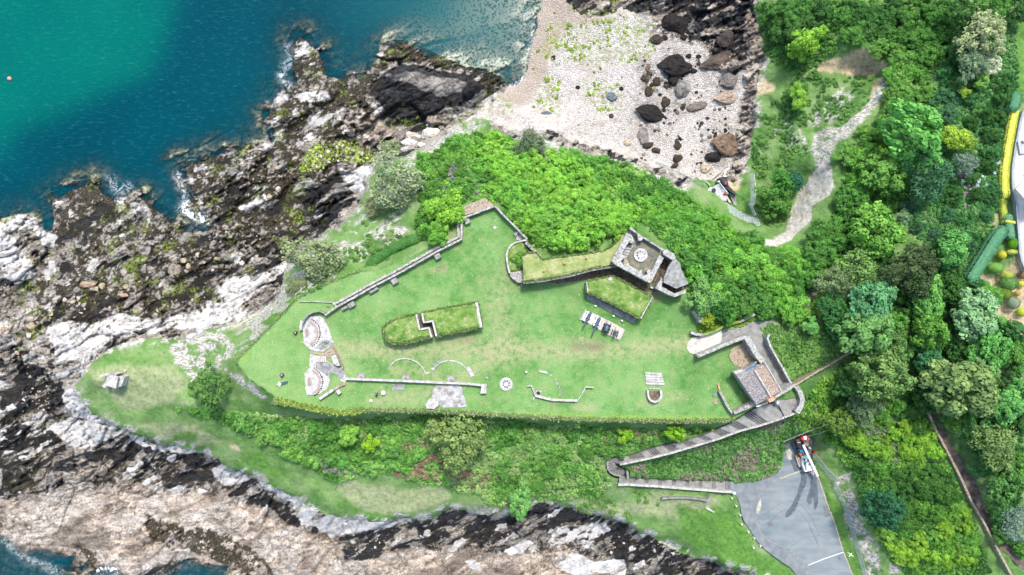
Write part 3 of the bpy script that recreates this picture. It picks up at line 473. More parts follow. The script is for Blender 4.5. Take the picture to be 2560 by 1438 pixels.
def slope_material():
    N = NT('rough_grass'); co = N.pos(); d, s, b, l = N.attr('m1'); net = N.attr('m2')[1]
    st = N.vscale(co, (1.0, 1.0, 1.0))
    n1 = N.noise(co, 0.22, 5, 0.6); n2 = N.noise(co, 1.5, 6, 0.75, 0.4); n3 = N.noise(co, 6.0, 3, 0.7)
    c = N.ramp(n1, [(0.32, (0.055,0.16,0.03)), (0.46, (0.115,0.245,0.055)), (0.58, (0.18,0.31,0.095)), (0.72, (0.26,0.34,0.16))])
    c = N.mix(N.mapr(n2, 0.50, 0.68, 0, 0.7), c, (0.17,0.175,0.095))
    c = N.mix(N.mapr(n2, 0.46, 0.34, 0, 0.7), c, (0.025,0.085,0.018))
    c = N.mix(N.math('MULTIPLY', d, 0.85), c, N.ramp(n2, [(0.36, (0.17,0.25,0.09)), (0.5, (0.31,0.34,0.18)), (0.66, (0.42,0.41,0.27))]))
    c = N.mix(N.math('MULTIPLY', l, 0.9), c, N.ramp(n2, [(0.36, (0.05,0.16,0.02)), (0.6, (0.13,0.28,0.045))]))
    c = N.mix(N.math('MULTIPLY', s, N.mapr(n2, 0.30, 0.42)), c, N.ramp(n2, [(0.34, (0.30,0.205,0.11)), (0.46, (0.52,0.40,0.23)), (0.62, (0.66,0.56,0.40))]))
    zr = N.noise(N.vscale(co, (0.6,1.3,1), math.radians(-30)), 2.6, 6, 0.75)
    rc = N.ramp(zr, [(0.36, (0.09,0.085,0.07)), (0.46, (0.34,0.32,0.28)), (0.60, (0.66,0.64,0.60))])
    c = N.mix(N.math('MULTIPLY', b, N.mapr(n2, 0.36, 0.44)), c, rc)
    c = N.mix(net, c, N.ramp(n2, [(0.36, (0.36,0.28,0.19)), (0.5, (0.50,0.47,0.42)), (0.64, (0.60,0.60,0.58))]))
    c = N.mix(N.mapr(n3, 0.42, 0.66, 0, 0.45), c, N.mix(0.7, c, (0.02,0.07,0.014)))
    N.col(c); N.bump(N.math('ADD', n2, N.math('MULTIPLY', n3, 0.6)), 0.9, 0.25); return N.m
def beach_material():
    N = NT('shingle'); co = N.pos(); t, g, d, w = N.attr('m1')
    n1 = N.noise(co, 0.4, 5, 0.65); n2 = N.noise(co, 5.0, 4, 0.75)
    vc = N.n('TexVoronoi', feature='F1', i_Vector=co, i_Scale=2.6); cc = N.n('SeparateColor'); N.t.links.new(vc.outputs['Color'], cc.inputs[0]); rnd = cc.outputs[0]
    vd = N.vor(co, 2.6, 'DISTANCE_TO_EDGE')
    c = N.ramp(n2, [(0.31, (0.15,0.135,0.115)), (0.43, (0.40,0.37,0.33)), (0.56, (0.57,0.54,0.50)), (0.74, (0.78,0.76,0.73))])
    c = N.mix(N.mapr(rnd, 0.3, 1.0, 0, 0.55), c, N.ramp(rnd, [(0.3, (0.55,0.50,0.44)), (0.7, (0.80,0.78,0.75)), (0.95, (0.25,0.22,0.19))]))
    c = N.mix(N.mapr(vd, 0.0, 0.05, 0.5, 0.0), c, (0.16,0.145,0.12))
    c = N.mix(N.math('MULTIPLY', t, 0.8), c, N.ramp(n2, [(0.35, (0.24,0.185,0.135)), (0.55, (0.40,0.33,0.26)), (0.75, (0.56,0.50,0.42))]))
    gm = N.math('MULTIPLY', g, N.mapr(N.noise(co, 1.6, 4, 0.65), 0.50, 0.60)); c = N.mix(N.math('MULTIPLY', gm, 0.85), c, (0.20,0.27,0.045))
    dm = N.math('MULTIPLY', d, N.mapr(N.noise(co, 1.1, 5, 0.7), 0.40, 0.54)); c = N.mix(dm, c, (0.035,0.026,0.018))
    c = N.mix(N.mapr(n1, 0.50, 0.64, 0, 0.5), c, (0.36,0.31,0.25))
    N.col(c); N.bump(N.math('ADD', N.mapr(vd, 0, 0.25), n2), 0.9, 0.14); return N.m

# ------------------------------------------------------------------ ground meshes, one sheet cut by cover
WX, WY = PX(GX, GY, TZ)
VERT = np.stack([WX, WY, TZ], -1).reshape(-1, 3)
nr, ncol = GX.shape
idx = np.arange(nr*ncol).reshape(nr, ncol)
quads = np.stack([idx[1:, :-1], idx[1:, 1:], idx[:-1, 1:], idx[:-1, :-1]], -1).reshape(-1, 4)
fcls = CLS[:-1, :-1].reshape(-1)
def mesh_np(name, verts, faces, attrs=None, smooth=True):
    me = bpy.data.meshes.new(name); nv = len(verts); nf = len(faces); k = faces.shape[1]
    me.vertices.add(nv); me.vertices.foreach_set('co', np.ascontiguousarray(verts, np.float32).ravel())
    me.loops.add(nf*k); me.loops.foreach_set('vertex_index', np.ascontiguousarray(faces, np.int32).ravel())
    me.polygons.add(nf); me.polygons.foreach_set('loop_start', np.arange(0, nf*k, k, dtype=np.int32))
    try: me.polygons.foreach_set('loop_total', np.full(nf, k, np.int32))
    except Exception: pass
    me.update(calc_edges=True)
    me.polygons.foreach_set('use_smooth', np.full(nf, smooth, bool))
    for an, av in (attrs or {}).items():
        a = me.attributes.new(an, 'FLOAT_COLOR', 'POINT'); a.data.foreach_set('color', np.ascontiguousarray(av, np.float32).ravel())
    return me
def link(name, me, mat, kind=None):
    o = bpy.data.objects.new(name, me); C.objects.link(o)
    if mat: me.materials.append(mat)
    if kind: o['kind'] = kind
    return o
M2[..., 2] = np.where(CLS == 0, np.clip(bay*2.6, 0, 1), TONE)
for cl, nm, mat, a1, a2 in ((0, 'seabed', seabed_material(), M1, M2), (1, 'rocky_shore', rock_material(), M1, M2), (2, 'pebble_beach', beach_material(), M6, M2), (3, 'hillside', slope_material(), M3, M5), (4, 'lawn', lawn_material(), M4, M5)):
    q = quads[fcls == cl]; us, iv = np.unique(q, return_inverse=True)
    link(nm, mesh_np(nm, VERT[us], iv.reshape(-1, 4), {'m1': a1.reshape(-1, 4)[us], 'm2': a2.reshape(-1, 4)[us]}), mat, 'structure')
def tz(px, py):
    """height of the ground seen at a picture point"""
    i = min(max(int(np.searchsorted(xs, px))-1, 0), ncol-2); j = min(max(int(np.searchsorted(ys, py))-1, 0), nr-2)
    fx = min(max((px-xs[i])/(xs[i+1]-xs[i]), 0), 1); fy = min(max((py-ys[j])/(ys[j+1]-ys[j]), 0), 1)
    return float((TZ[j, i]*(1-fx)+TZ[j, i+1]*fx)*(1-fy)+(TZ[j+1, i]*(1-fx)+TZ[j+1, i+1]*fx)*fy)
def tzv(px, py):
    i = np.clip(np.searchsorted(xs, px)-1, 0, ncol-2); j = np.clip(np.searchsorted(ys, py)-1, 0, nr-2)
    fx = np.clip((px-xs[i])/(xs[i+1]-xs[i]), 0, 1); fy = np.clip((py-ys[j])/(ys[j+1]-ys[j]), 0, 1)
    return (TZ[j, i]*(1-fx)+TZ[j, i+1]*fx)*(1-fy)+(TZ[j+1, i]*(1-fx)+TZ[j+1, i+1]*fx)*fy
def clsv(px, py):
    i = np.clip(np.searchsorted(xs, px)-1, 0, ncol-2); j = np.clip(np.searchsorted(ys, py)-1, 0, nr-2); return CLS[j, i]

# ------------------------------------------------------------------ sea
sxs = np.concatenate([np.array([-60000., -15000, -4000, -1200, -400]), np.arange(-180, 1900, 5.0), np.array([2300., 3200, 6000, 20000, 60000])])
sys_ = np.concatenate([np.array([-60000., -15000, -4000, -1200, -400]), np.arange(-150, 1591, 5.0), np.array([1800., 2600, 6000, 20000, 60000])])
SX, SY = np.meshgrid(sxs, sys_)
bz = tzv(SX.ravel(), SY.ravel()).reshape(SX.shape)
depth = np.maximum(0, -bz)
far = (SX < -180) | (SY < -150) | (SX > 2741) | (SY > 1591)
depth = np.where(far & ~((SY < -150) & (SX > 900) & (SX < 1500) & (SY > -500)), 5.0, depth)
op = np.clip(1-np.exp(-depth/1.05), 0.06, 0.985)
warp = 60*(fbm(SX, SY, 160, 4, 401)-0.5)
sandy = in_poly(SX+warp, SY+warp, [(-400,-400),(430,-400),(425,0),(415,60),(375,150),(330,205),(250,240),(140,285),(60,320),(-20,400),(-400,480)]).astype(float)
sandy = blur(sandy, 130)*(0.85+0.3*(fbm(SX, SY, 120, 3, 411)-0.5))
shal = np.exp(-((SX-1200)/220.0)**2-((SY-40)/130.0)**2)
def nearS(pts, w):
    q = np.array(dens(pts, 6.0)); m = (SX > q[:,0].min()-5*w) & (SX < q[:,0].max()+5*w) & (SY > q[:,1].min()-5*w) & (SY < q[:,1].max()+5*w)
    d = np.full(SX.shape, 1e9); dd = np.full(SX[m].shape, 1e9)
    for a, b in q: dd = np.minimum(dd, (SX[m]-a)**2+(SY[m]-b)**2)
    d[m] = dd; return np.exp(-d/(2*w*w))
foam = 1.15*nearS([(462,522),(480,535),(505,545),(520,548)], 9)+0.45*nearS([(445,440),(455,470),(470,500)], 8)+0.3*nearS([(275,450),(300,480),(320,470)], 9)+0.7*nearS([(1275,225),(1298,205),(1312,185)], 5)+0.5*nearS([(705,190),(712,205),(722,215)], 7)+0.25*nearS([(720,120),(735,140),(715,165)], 9)+0.6*nearS([(1316,160),(1326,110),(1336,60)], 3)
foam += 0.8*nearS([(245,1420),(265,1412),(285,1425)], 9)+0.35*nearS([(10,1350),(40,1375),(70,1400),(150,1430)], 7)+0.8*nearS([(0,1310),(20,1330)], 6)+0.12*nearS([(420,1420),(490,1408)], 6)
WA = np.stack([op, np.clip(sandy, 0, 1), np.clip(foam, 0, 1), np.clip(shal, 0, 1)], -1)
kk = HC/F
sv = np.stack([(SX-1280)*kk, -(SY-719)*kk, 0*SX], -1).reshape(-1, 3)
si = np.arange(SX.size).reshape(SX.shape); sq = np.stack([si[1:, :-1], si[1:, 1:], si[:-1, 1:], si[:-1, :-1]], -1).reshape(-1, 4)
mn = np.minimum(np.minimum(bz[1:, :-1], bz[1:, 1:]), np.minimum(bz[:-1, 1:], bz[:-1, :-1]))
fq = far[:-1, :-1] | far[1:, 1:]
keepq = ((mn < 0.3) | fq).reshape(-1)
inland = ((SX[:-1, :-1] > 1700) & ~fq).reshape(-1)
sq = sq[keepq & ~inland]
us, iv = np.unique(sq, return_inverse=True)
def sea_material():
    N = NT('sea_water'); co = N.pos(); o_, sa, fo, sh = N.attr('m1')
    n1 = N.noise(co, 0.05, 4, 0.6); rip = N.noise(N.vscale(co, (0.8, 2.4, 1), math.radians(-20)), 0.85, 5, 0.72)
    deepc = N.ramp(n1, [(0.3, (0.0003,0.037,0.055)), (0.7, (0.0005,0.049,0.068))])
    c = N.mix(sa, deepc, (0.0005,0.108,0.085))
    c = N.mix(N.math('MULTIPLY', sh, 0.6), c, (0.02,0.15,0.15))
    c = N.mix(N.mapr(rip, 0.54, 0.74, 0, 0.35), c, (0.03,0.20,0.21))
    ff = N.math('MULTIPLY', fo, N.mapr(N.noise(co, 0.9, 8, 0.78, 1.4), 0.47, 0.56)); ff = N.n('Clamp', i_Value=N.math('MULTIPLY', ff, 1.6)).outputs[0]
    N.col(N.mix(ff, c, (0.86,0.90,0.92))); N.b.inputs['IOR'].default_value = 1.33
    N.set(N.b.inputs['Roughness'], N.mapr(ff, 0, 1, 0.16, 0.9)); N.b.inputs['Specular IOR Level'].default_value = 0.04
    N.set(N.b.inputs['Alpha'], N.math('MAXIMUM', o_, ff))
    c2 = None; N.bump(rip, 0.5, 0.2); return N.m
link('sea', mesh_np('sea', sv[us], iv.reshape(-1, 4), {'m1': WA.reshape(-1, 4)[us]}), sea_material(), 'structure')
# ------------------------------------------------------------------ builders for things
def label(o, lab, cat, group=None):
    o['label'] = lab; o['category'] = cat
    if group: o['group'] = group
def thing(name, lab, cat, loc, group=None, rz=0.0):
    o = bpy.data.objects.new(name, None); C.objects.link(o); o.location = loc; o.rotation_euler = (0, 0, rz); o.empty_display_size = 0.3
    label(o, lab, cat, group); return o
class MB:
    def __init__(s): s.v = []; s.f = []
    def add(s, vs, fs):
        n = len(s.v); s.v += [tuple(p) for p in vs]; s.f += [tuple(i+n for i in f) for f in fs]
    def prismw(s, pts, z0, z1):
        a = sum(pts[i-1][0]*pts[i][1]-pts[i][0]*pts[i-1][1] for i in range(len(pts)))
        if a < 0: pts = pts[::-1]
        n = len(pts); s.add([(x, y, z1) for x, y in pts]+[(x, y, z0) for x, y in pts], [tuple(range(n)), tuple(range(2*n-1, n-1, -1))]+[(i, i+n, (i+1) % n+n, (i+1) % n) for i in range(n)])
        return s
    def prism(s, pts, z0, z1): return s.prismw([PX(x, y, z1) for x, y in pts], z0, z1)
    def mound(s, pts, z0, z1, inset=0.35, drop=0.35, seed=0, amp=0.06):
        """flat topped earth bank with rounded shoulders and an uneven top"""
        w = [PX(x, y, z1) for x, y in dens(list(pts)+[pts[0]], 7)[:-1]]; n = len(w)
        a = sum(w[i-1][0]*w[i][1]-w[i][0]*w[i-1][1] for i in range(n))
        if a < 0: w = w[::-1]
        r_ = random.Random(seed)
        def inset_(d):
            out = []
            for i in range(n):
                p, q = w[i-2], w[(i+2) % n]; tx, ty = q[0]-p[0], q[1]-p[1]; L = math.hypot(tx, ty) or 1
                out.append((w[i][0]-ty/L*d, w[i][1]+tx/L*d))
            return out
        rings = [(w, z0, 0), (w, z1-drop, amp*0.6), (inset_(inset*0.45), z1-drop*0.3, amp), (inset_(inset), z1, amp)]
        b = len(s.v)
        for pts_, z, am in rings: s.v += [(x+r_.uniform(-am, am), y+r_.uniform(-am, am), z+r_.uniform(-am, am)) for x, y in pts_]
        for k in range(3):
            for i in range(n): s.f.append((b+k*n+i, b+k*n+(i+1) % n, b+(k+1)*n+(i+1) % n, b+(k+1)*n+i))
        s.f.append(tuple(b+3*n+i for i in range(n))); return s
    def wall(s, line, w, z0, z1, jit=0.5, step=7.0, zj=0.04, z1b=None, seed=1):
        """wall along a picture line, w picture pixels wide, slightly uneven"""
        pts = dens([tuple(p) for p in line], step); n = len(pts); r_ = random.Random(seed+len(s.v)); L = []; R = []; zt = []
        for i, p in enumerate(pts):
            a = pts[max(i-1, 0)]; b = pts[min(i+1, n-1)]; tx, ty = b[0]-a[0], b[1]-a[1]; l = math.hypot(tx, ty) or 1
            ww = w if not isinstance(w, (list, tuple)) else w[0]+(w[1]-w[0])*i/(n-1)
            h1 = ww/2+r_.uniform(-jit, jit)*0.5; h2 = ww/2+r_.uniform(-jit, jit)*0.5
            z = (z1 if z1b is None else z1+(z1b-z1)*i/(n-1))+r_.uniform(-zj, zj); zb = z0 if not callable(z0) else z0(p[0], p[1])
            L.append((*PX(p[0]-ty/l*h1, p[1]+tx/l*h1, z), z, zb)); R.append((*PX(p[0]+ty/l*h2, p[1]-tx/l*h2, z), z, zb))
        b = len(s.v)
        for (lx, ly, z, zb), (rx, ry, z2, zb2) in zip(L, R): s.v += [(lx, ly, z), (rx, ry, z), (lx, ly, zb), (rx, ry, zb)]
        for i in range(n-1):
            o = b+4*i; q = o+4; s.f += [(o, q, q+1, o+1), (o+2, q+2, q, o), (o+1, q+1, q+3, o+3), (o+3, q+3, q+2, o+2)]
        s.f += [(b, b+1, b+3, b+2), (b+4*(n-1)+1, b+4*(n-1), b+4*(n-1)+2, b+4*(n-1)+3)]; return s
    def box(s, c, d, rz=0.0, top=1.0):
        hx, hy, hz = d[0]/2, d[1]/2, d[2]/2; cs, sn = math.cos(rz), math.sin(rz); vs = []
        for k, t in ((-1, 1.0), (1, top)):
            for x, y in ((-hx, -hy), (hx, -hy), (hx, hy), (-hx, hy)): vs.append((c[0]+(x*cs-y*sn)*t, c[1]+(x*sn+y*cs)*t, c[2]+k*hz))
        s.add(vs, [(3, 2, 1, 0), (4, 5, 6, 7), (0, 1, 5, 4), (1, 2, 6, 5), (2, 3, 7, 6), (3, 0, 4, 7)]); return s
    def tube(s, pts, rad, seg=10, caps=True):
        b = len(s.v); n = len(pts)
        for i, p in enumerate(pts):
            a = Vector(pts[max(i-1, 0)]); q = Vector(pts[min(i+1, n-1)]); d = (q-a).normalized() if (q-a).length > 1e-6 else Vector((0, 0, 1))
            up = Vector((0, 0, 1)) if abs(d.z) < 0.9 else Vector((1, 0, 0)); e = d.cross(up).normalized(); g = e.cross(d)
            r = rad[i] if isinstance(rad, (list, tuple)) else rad
            for k in range(seg):
                t = 2*math.pi*k/seg; w = Vector(p)+e*(r*math.cos(t))+g*(r*math.sin(t)); s.v.append(tuple(w))
        for i in range(n-1):
            for k in range(seg): s.f.append((b+i*seg+k, b+(i+1)*seg+k, b+(i+1)*seg+(k+1) % seg, b+i*seg+(k+1) % seg))
        if caps: s.f += [tuple(b+k for k in range(seg)), tuple(b+(n-1)*seg+k for k in reversed(range(seg)))]
        return s
    def cyl(s, c, r, z0, z1, seg=24, r2=None):
        return s.tube([(c[0], c[1], z1), (c[0], c[1], z0)], [r2 if r2 is not None else r, r], seg)
    def ball(s, c, r, sz=1.0, seg=10):
        for_r = [(math.sin(math.pi*t/8), -math.cos(math.pi*t/8)) for t in range(9)]
        return s.tube([(c[0], c[1], c[2]+r*sz*zz) for rr, zz in for_r], [max(r*rr, 0.001) for rr, zz in for_r], seg)
    def band(s, c, r0, r1, a0, a1, z0, z1, seg=24):
        """ring sector in world units"""
        o = [(c[0]+r1*math.cos(a0+(a1-a0)*i/seg), c[1]+r1*math.sin(a0+(a1-a0)*i/seg)) for i in range(seg+1)]
        q = [(c[0]+r0*math.cos(a0+(a1-a0)*i/seg), c[1]+r0*math.sin(a0+(a1-a0)*i/seg)) for i in range(seg+1)]
        n = len(o); b = len(s.v); s.v += [(x, y, z1) for x, y in o]+[(x, y, z1) for x, y in q]+[(x, y, z0) for x, y in o]+[(x, y, z0) for x, y in q]
        for i in range(n-1): s.f += [(b+i, b+i+1, b+n+i+1, b+n+i), (b+2*n+i, b+2*n+i+1, b+i+1, b+i), (b+n+i, b+n+i+1, b+3*n+i+1, b+3*n+i)]
        s.f += [(b, b+n, b+3*n, b+2*n), (b+n-1, b+3*n-1, b+4*n-1, b+2*n-1)]; return s
    def build(s, name, mat, parent=None, smooth=False):
        if parent is not None:
            ox, oy, oz = tuple(parent.location); pp = parent.parent
            while pp is not None: ox += pp.location[0]; oy += pp.location[1]; oz += pp.location[2]; pp = pp.parent
        else:
            xs_ = [p[0] for p in s.v]; ys_ = [p[1] for p in s.v]; ox, oy, oz = (min(xs_)+max(xs_))/2, (min(ys_)+max(ys_))/2, min(p[2] for p in s.v)
        rz = parent.rotation_euler.z if parent is not None else 0.0; cs, sn = math.cos(-rz), math.sin(-rz)
        vs = [((x-ox)*cs-(y-oy)*sn, (x-ox)*sn+(y-oy)*cs, z-oz) for x, y, z in s.v]
        me = bpy.data.meshes.new(name); me.from_pydata(vs, [], s.f); me.update()
        if smooth: me.polygons.foreach_set('use_smooth', [True]*len(me.polygons))
        o = bpy.data.objects.new(name, me); C.objects.link(o); me.materials.append(mat)
        if parent is not None: o.parent = parent
        else: o.location = (ox, oy, oz)
        return o
def at(px, py, z=None):
    z = tz(px, py) if z is None else z
    return P(px, py, z)
def single(mb, name, mat, lab, cat, group=None, smooth=False):
    o = mb.build(name, mat, None, smooth); label(o, lab, cat, group); return o
def dup(root, loc, rz=None, lab=None):
    r = root.copy(); C.objects.link(r); r.location = loc
    if rz is not None: r.rotation_euler = (0, 0, rz)
    if lab: r['label'] = lab
    for ch in list(root.children):
        c = ch.copy(); C.objects.link(c); c.parent = r
        for g in list(ch.children):
            d = g.copy(); C.objects.link(d); d.parent = c
    return r

# materials
CONC = simple_mat('pale_concrete', [(0.32, (0.22,0.21,0.18)), (0.42, (0.325,0.315,0.295)), (0.54, (0.44,0.435,0.42)), (0.68, (0.51,0.505,0.495))], 1.8, 8, 0.4, 0.03, spots=(2.6, 0.61, (0.26,0.25,0.205)))
OUTC = simple_mat('weathered_slab', [(0.34, (0.14,0.14,0.12)), (0.46, (0.29,0.285,0.27)), (0.58, (0.40,0.40,0.385)), (0.72, (0.50,0.50,0.49))], 1.3, 8, 0.5, 0.05, spots=(1.1, 0.60, (0.17,0.22,0.09)))
CONG = simple_mat('grey_concrete', [(0.30, (0.10,0.105,0.095)), (0.48, (0.21,0.215,0.205)), (0.68, (0.32,0.32,0.31))], 1.8, 6, 0.4, 0.03, spots=(2.2, 0.60, (0.14,0.16,0.10)))
STONE = simple_mat('lichen_stone', [(0.32, (0.10,0.10,0.08)), (0.46, (0.27,0.27,0.25)), (0.60, (0.42,0.42,0.40)), (0.75, (0.56,0.56,0.54))], 3.2, 7, 0.8, 0.06, spots=(3.4, 0.60, (0.20,0.22,0.12)))
STONED = simple_mat('mottled_stone', [(0.32, (0.05,0.05,0.048)), (0.46, (0.22,0.21,0.19)), (0.60, (0.46,0.44,0.41)), (0.75, (0.62,0.60,0.56))], 4.5, 7, 0.8, 0.06)
BROWNS = simple_mat('brown_stone', [(0.32, (0.11,0.085,0.06)), (0.5, (0.30,0.245,0.18)), (0.68, (0.46,0.39,0.30))], 3.0, 6, 0.7, 0.05, spots=(3.0, 0.60, (0.16,0.18,0.08)))
DARKF = simple_mat('mossy_floor', [(0.32, (0.05,0.075,0.03)), (0.44, (0.12,0.125,0.095)), (0.56, (0.16,0.15,0.13)), (0.68, (0.26,0.23,0.16))], 1.3, 6, 0.5, 0.04, spots=(1.7, 0.56, (0.13,0.19,0.05)))
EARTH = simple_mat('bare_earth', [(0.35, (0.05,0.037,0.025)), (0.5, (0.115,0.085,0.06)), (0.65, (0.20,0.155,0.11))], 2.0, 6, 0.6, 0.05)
TURF = simple_mat('bank_turf', [(0.32, (0.05,0.12,0.02)), (0.44, (0.105,0.20,0.035)), (0.56, (0.17,0.255,0.065)), (0.70, (0.25,0.29,0.115))], 0.8, 9, 1.0, 0.18, spots=(1.6, 0.60, (0.33,0.31,0.16)))
TURFP = simple_mat('dry_turf', [(0.30, (0.11,0.17,0.04)), (0.45, (0.21,0.26,0.085)), (0.60, (0.32,0.33,0.15)), (0.75, (0.34,0.30,0.17))], 0.7, 9, 0.9, 0.14, spots=(1.8, 0.60, (0.17,0.24,0.06)))
RUST = simple_mat('rusty_rail', [(0.35, (0.27,0.20,0.175)), (0.6, (0.37,0.28,0.25))], 3, 4, 0.3, 0.02)
RUSTG = simple_mat('worn_iron', [(0.35, (0.16,0.135,0.12)), (0.6, (0.26,0.225,0.20))], 3, 4, 0.3, 0.02)
IRON = simple_mat('blue_grey_gunmetal', [(0.35, (0.045,0.075,0.10)), (0.6, (0.085,0.125,0.155))], 5, 4, 0.15, 0.01, 0.45, 0.25, world=False)
DIRON = simple_mat('dark_iron', [(0.35, (0.010,0.022,0.032)), (0.65, (0.030,0.055,0.070))], 5, 4, 0.15, 0.01, 0.5, 0.2, world=False)
WPAINT = simple_mat('white_paint', [(0.35, (0.66,0.68,0.70)), (0.6, (0.80,0.82,0.83))], 3, 4, 0.1, 0.01, 0.5, world=False)
GPAINT = simple_mat('grey_paint', [(0.35, (0.30,0.31,0.32)), (0.6, (0.42,0.43,0.44))], 3, 4, 0.1, 0.01, 0.6, world=False)
BLACKH = simple_mat('bolt_hole', [(0.4, (0.03,0.026,0.024)), (0.6, (0.06,0.055,0.05))], 4, 2, 0, 0, 0.9)
BRICK = simple_mat('orange_brick', [(0.34, (0.36,0.17,0.10)), (0.5, (0.52,0.27,0.17)), (0.66, (0.58,0.38,0.27))], 3.5, 6, 0.5, 0.03)
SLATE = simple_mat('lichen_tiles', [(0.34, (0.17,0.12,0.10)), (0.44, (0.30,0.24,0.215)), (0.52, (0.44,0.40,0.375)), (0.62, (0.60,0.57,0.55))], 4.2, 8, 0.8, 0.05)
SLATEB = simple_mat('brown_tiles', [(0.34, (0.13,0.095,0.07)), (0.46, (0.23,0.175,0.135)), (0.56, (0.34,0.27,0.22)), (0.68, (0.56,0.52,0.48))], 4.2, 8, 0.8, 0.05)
PAVE = simple_mat('path_concrete', [(0.30, (0.13,0.13,0.12)), (0.48, (0.215,0.215,0.20)), (0.68, (0.29,0.29,0.275))], 1.1, 7, 0.3, 0.02, spots=(1.4, 0.64, (0.15,0.15,0.135)))
PAVEP = simple_mat('worn_gravel', [(0.30, (0.28,0.26,0.21)), (0.48, (0.44,0.41,0.36)), (0.68, (0.55,0.53,0.48))], 1.4, 7, 0.3, 0.03)
RISER = simple_mat('dark_joints', [(0.30, (0.03,0.03,0.028)), (0.5, (0.065,0.065,0.062)), (0.7, (0.12,0.12,0.115))], 3, 5, 0.3, 0.02)  # darker strip at the back of each tread

# ------------------------------------------------------------------ the fort: parapet and walls
cop = [(1234,516),(1161,543.5),(1154,556),(1153.5,598),(1094,628),(1030,664.5),(990,687),(932,717),(879,747),(842,767),(812,788)]
def offs(line, d):
    out = []
    for i, p in enumerate(line):
        a = line[max(i-1, 0)]; b = line[min(i+1, len(line)-1)]; tx, ty = b[0]-a[0], b[1]-a[1]; l = math.hypot(tx, ty); out.append((p[0]+ty/l*d, p[1]-tx/l*d))
    return out
t = thing('parapet_wall', 'long pale stone parapet with a firing step bending along the north-west edge of the lawn', 'wall', P(1000, 680, 15.8))
MB().wall(cop, 4.5, 15.3, 17.0, 0.9, 6, 0.05).build('coping', STONE, t)
MB().wall(offs(cop, -4.2)[1:-1], 4.0, 15.3, 16.28, 0.8, 6, 0.03).build('trench', BROWNS, t)
MB().wall(offs(cop, -9.0)[1:-1], 6.0, 15.3, 16.62, 1.0, 6, 0.03).build('firing_step', STONE, t)
for n_, (x, y, a, w, h) in enumerate([(1094,641,-28,15,13),(986,703,-29,16,14),(878,762,-30,17,12),(861,770,-30,16,6),(934,726,-30,24,6),(1168,553,-20,13,13)]):
    ca, sa_ = math.cos(math.radians(a)), math.sin(math.radians(a))
    q = [(x+ca*dx-sa_*dy, y+sa_*dx+ca*dy) for dx, dy in ((-w/2,-h/2),(w/2,-h/2),(w/2,h/2),(-w/2,h/2))]
    pd = MB().prism(q, 15.3, 16.72).build('gun_pedestal', CONG, t)
    if n_ in (0, 1, 5): cx, cy = PX(x, y, 16.72); MB().band((cx, cy), 0.22, 0.30, 0, 6.283, 16.70, 16.76, 20).build('pivot_ring', CONC, pd)
single(MB().prism([(1153,541),(1151,522),(1180,507),(1212,495),(1236,513),(1200,527)], 13, 16.9), 'bastion_top', BROWNS, 'bare brown stone bank top inside the northern tip of the parapet', 'bastion')
for n_, (x, y) in enumerate([(1179,536),(1193,530),(1206,525),(1217,521)]): pass
single(MB().wall([(1237,515),(1262,541),(1292,571),(1318,598)], 4.5, 14.5, 17.1, 0.8, 6), 'boundary_wall', STONE, 'narrow grey wall running straight down the north-east side of the lawn from the tip', 'wall')
t = thing('block_stair', 'row of stone blocks stepping down beside the curved wall under the green trees', 'steps', P(1333, 624, 15.6))
for k in range(6):
    a = (1314+k*6.6, 606+k*6.4); b = (1314+k*6.6+5.4, 606+k*6.4+5.2); MB().wall([a, b], 7, 15.3, 17.9-0.02*k, 0.5, 9).build('step_block', STONED, t)
MB().prism(Z(1200,480,3.594,[(490,545),(520,545),(555,585),(550,600),(500,580)]), 15.5, 18.0).build('end_slab', CONC, t)
t = thing('curved_wall', 'curved low concrete wall with a paved stone foot left of the grassed casemate', 'wall', P(1270, 640, 15.6))
cw_ = Z(1040,560,4.55,[(1262,182),(1200,192),(1130,212),(1080,246),(1048,290),(1032,345),(1034,410),(1042,460),(1056,520),(1066,560)])
MB().wall(cw_, 4.2, 15.5, 17.0, 0.4, 5).build('coping', CONC, t)
MB().prism(Z(1040,560,4.55,[(1068,552),(1210,528),(1222,640),(1215,668),(1160,668),(1100,625),(1072,590)]), 15.5, 16.9).build('paved_foot', STONED, t)
MB().prism(Z(1040,560,4.55,[(1195,668),(1262,655),(1262,700),(1196,706)]), 15.5, 16.5).build('hatch_step', CONG, t)
MB().prism(Z(1040,560,4.55,[(1204,676),(1250,670),(1250,698),(1206,700)]), 16.4, 16.56).build('hatch', DIRON, t)
MB().mound(Z(1040,560,4.55,[(1200,200),(1140,220),(1090,255),(1055,300),(1042,350),(1046,430),(1070,545),(1205,520),(1200,370),(1300,310)]), 15.6, 16.75, 0.3, 0.1, 3).build('grass_bank', TURF, t)
single(MB().prism(Z(1040,560,4.55,[(895,14),(920,38),(897,60),(874,38)]), 15.9, 16.07), 'ground_plaque', CONC, 'small pale square slab set alone in the lawn below the northern tip', 'slab')
t = thing('broken_footing', 'dark broken footing with a pale corner stone at the foot of the north-east wall', 'ruin', P(1300, 588, 15.9))
MB().prism(Z(1040,560,4.55,[(1110,110),(1150,80),(1170,100),(1130,140)]), 15.8, 16.35).build('corner_stone', STONE, t)
MB().prism(Z(1040,560,4.55,[(1125,140),(1165,100),(1240,165),(1150,190)]), 15.8, 16.12).build('rubble_bed', STONED, t)

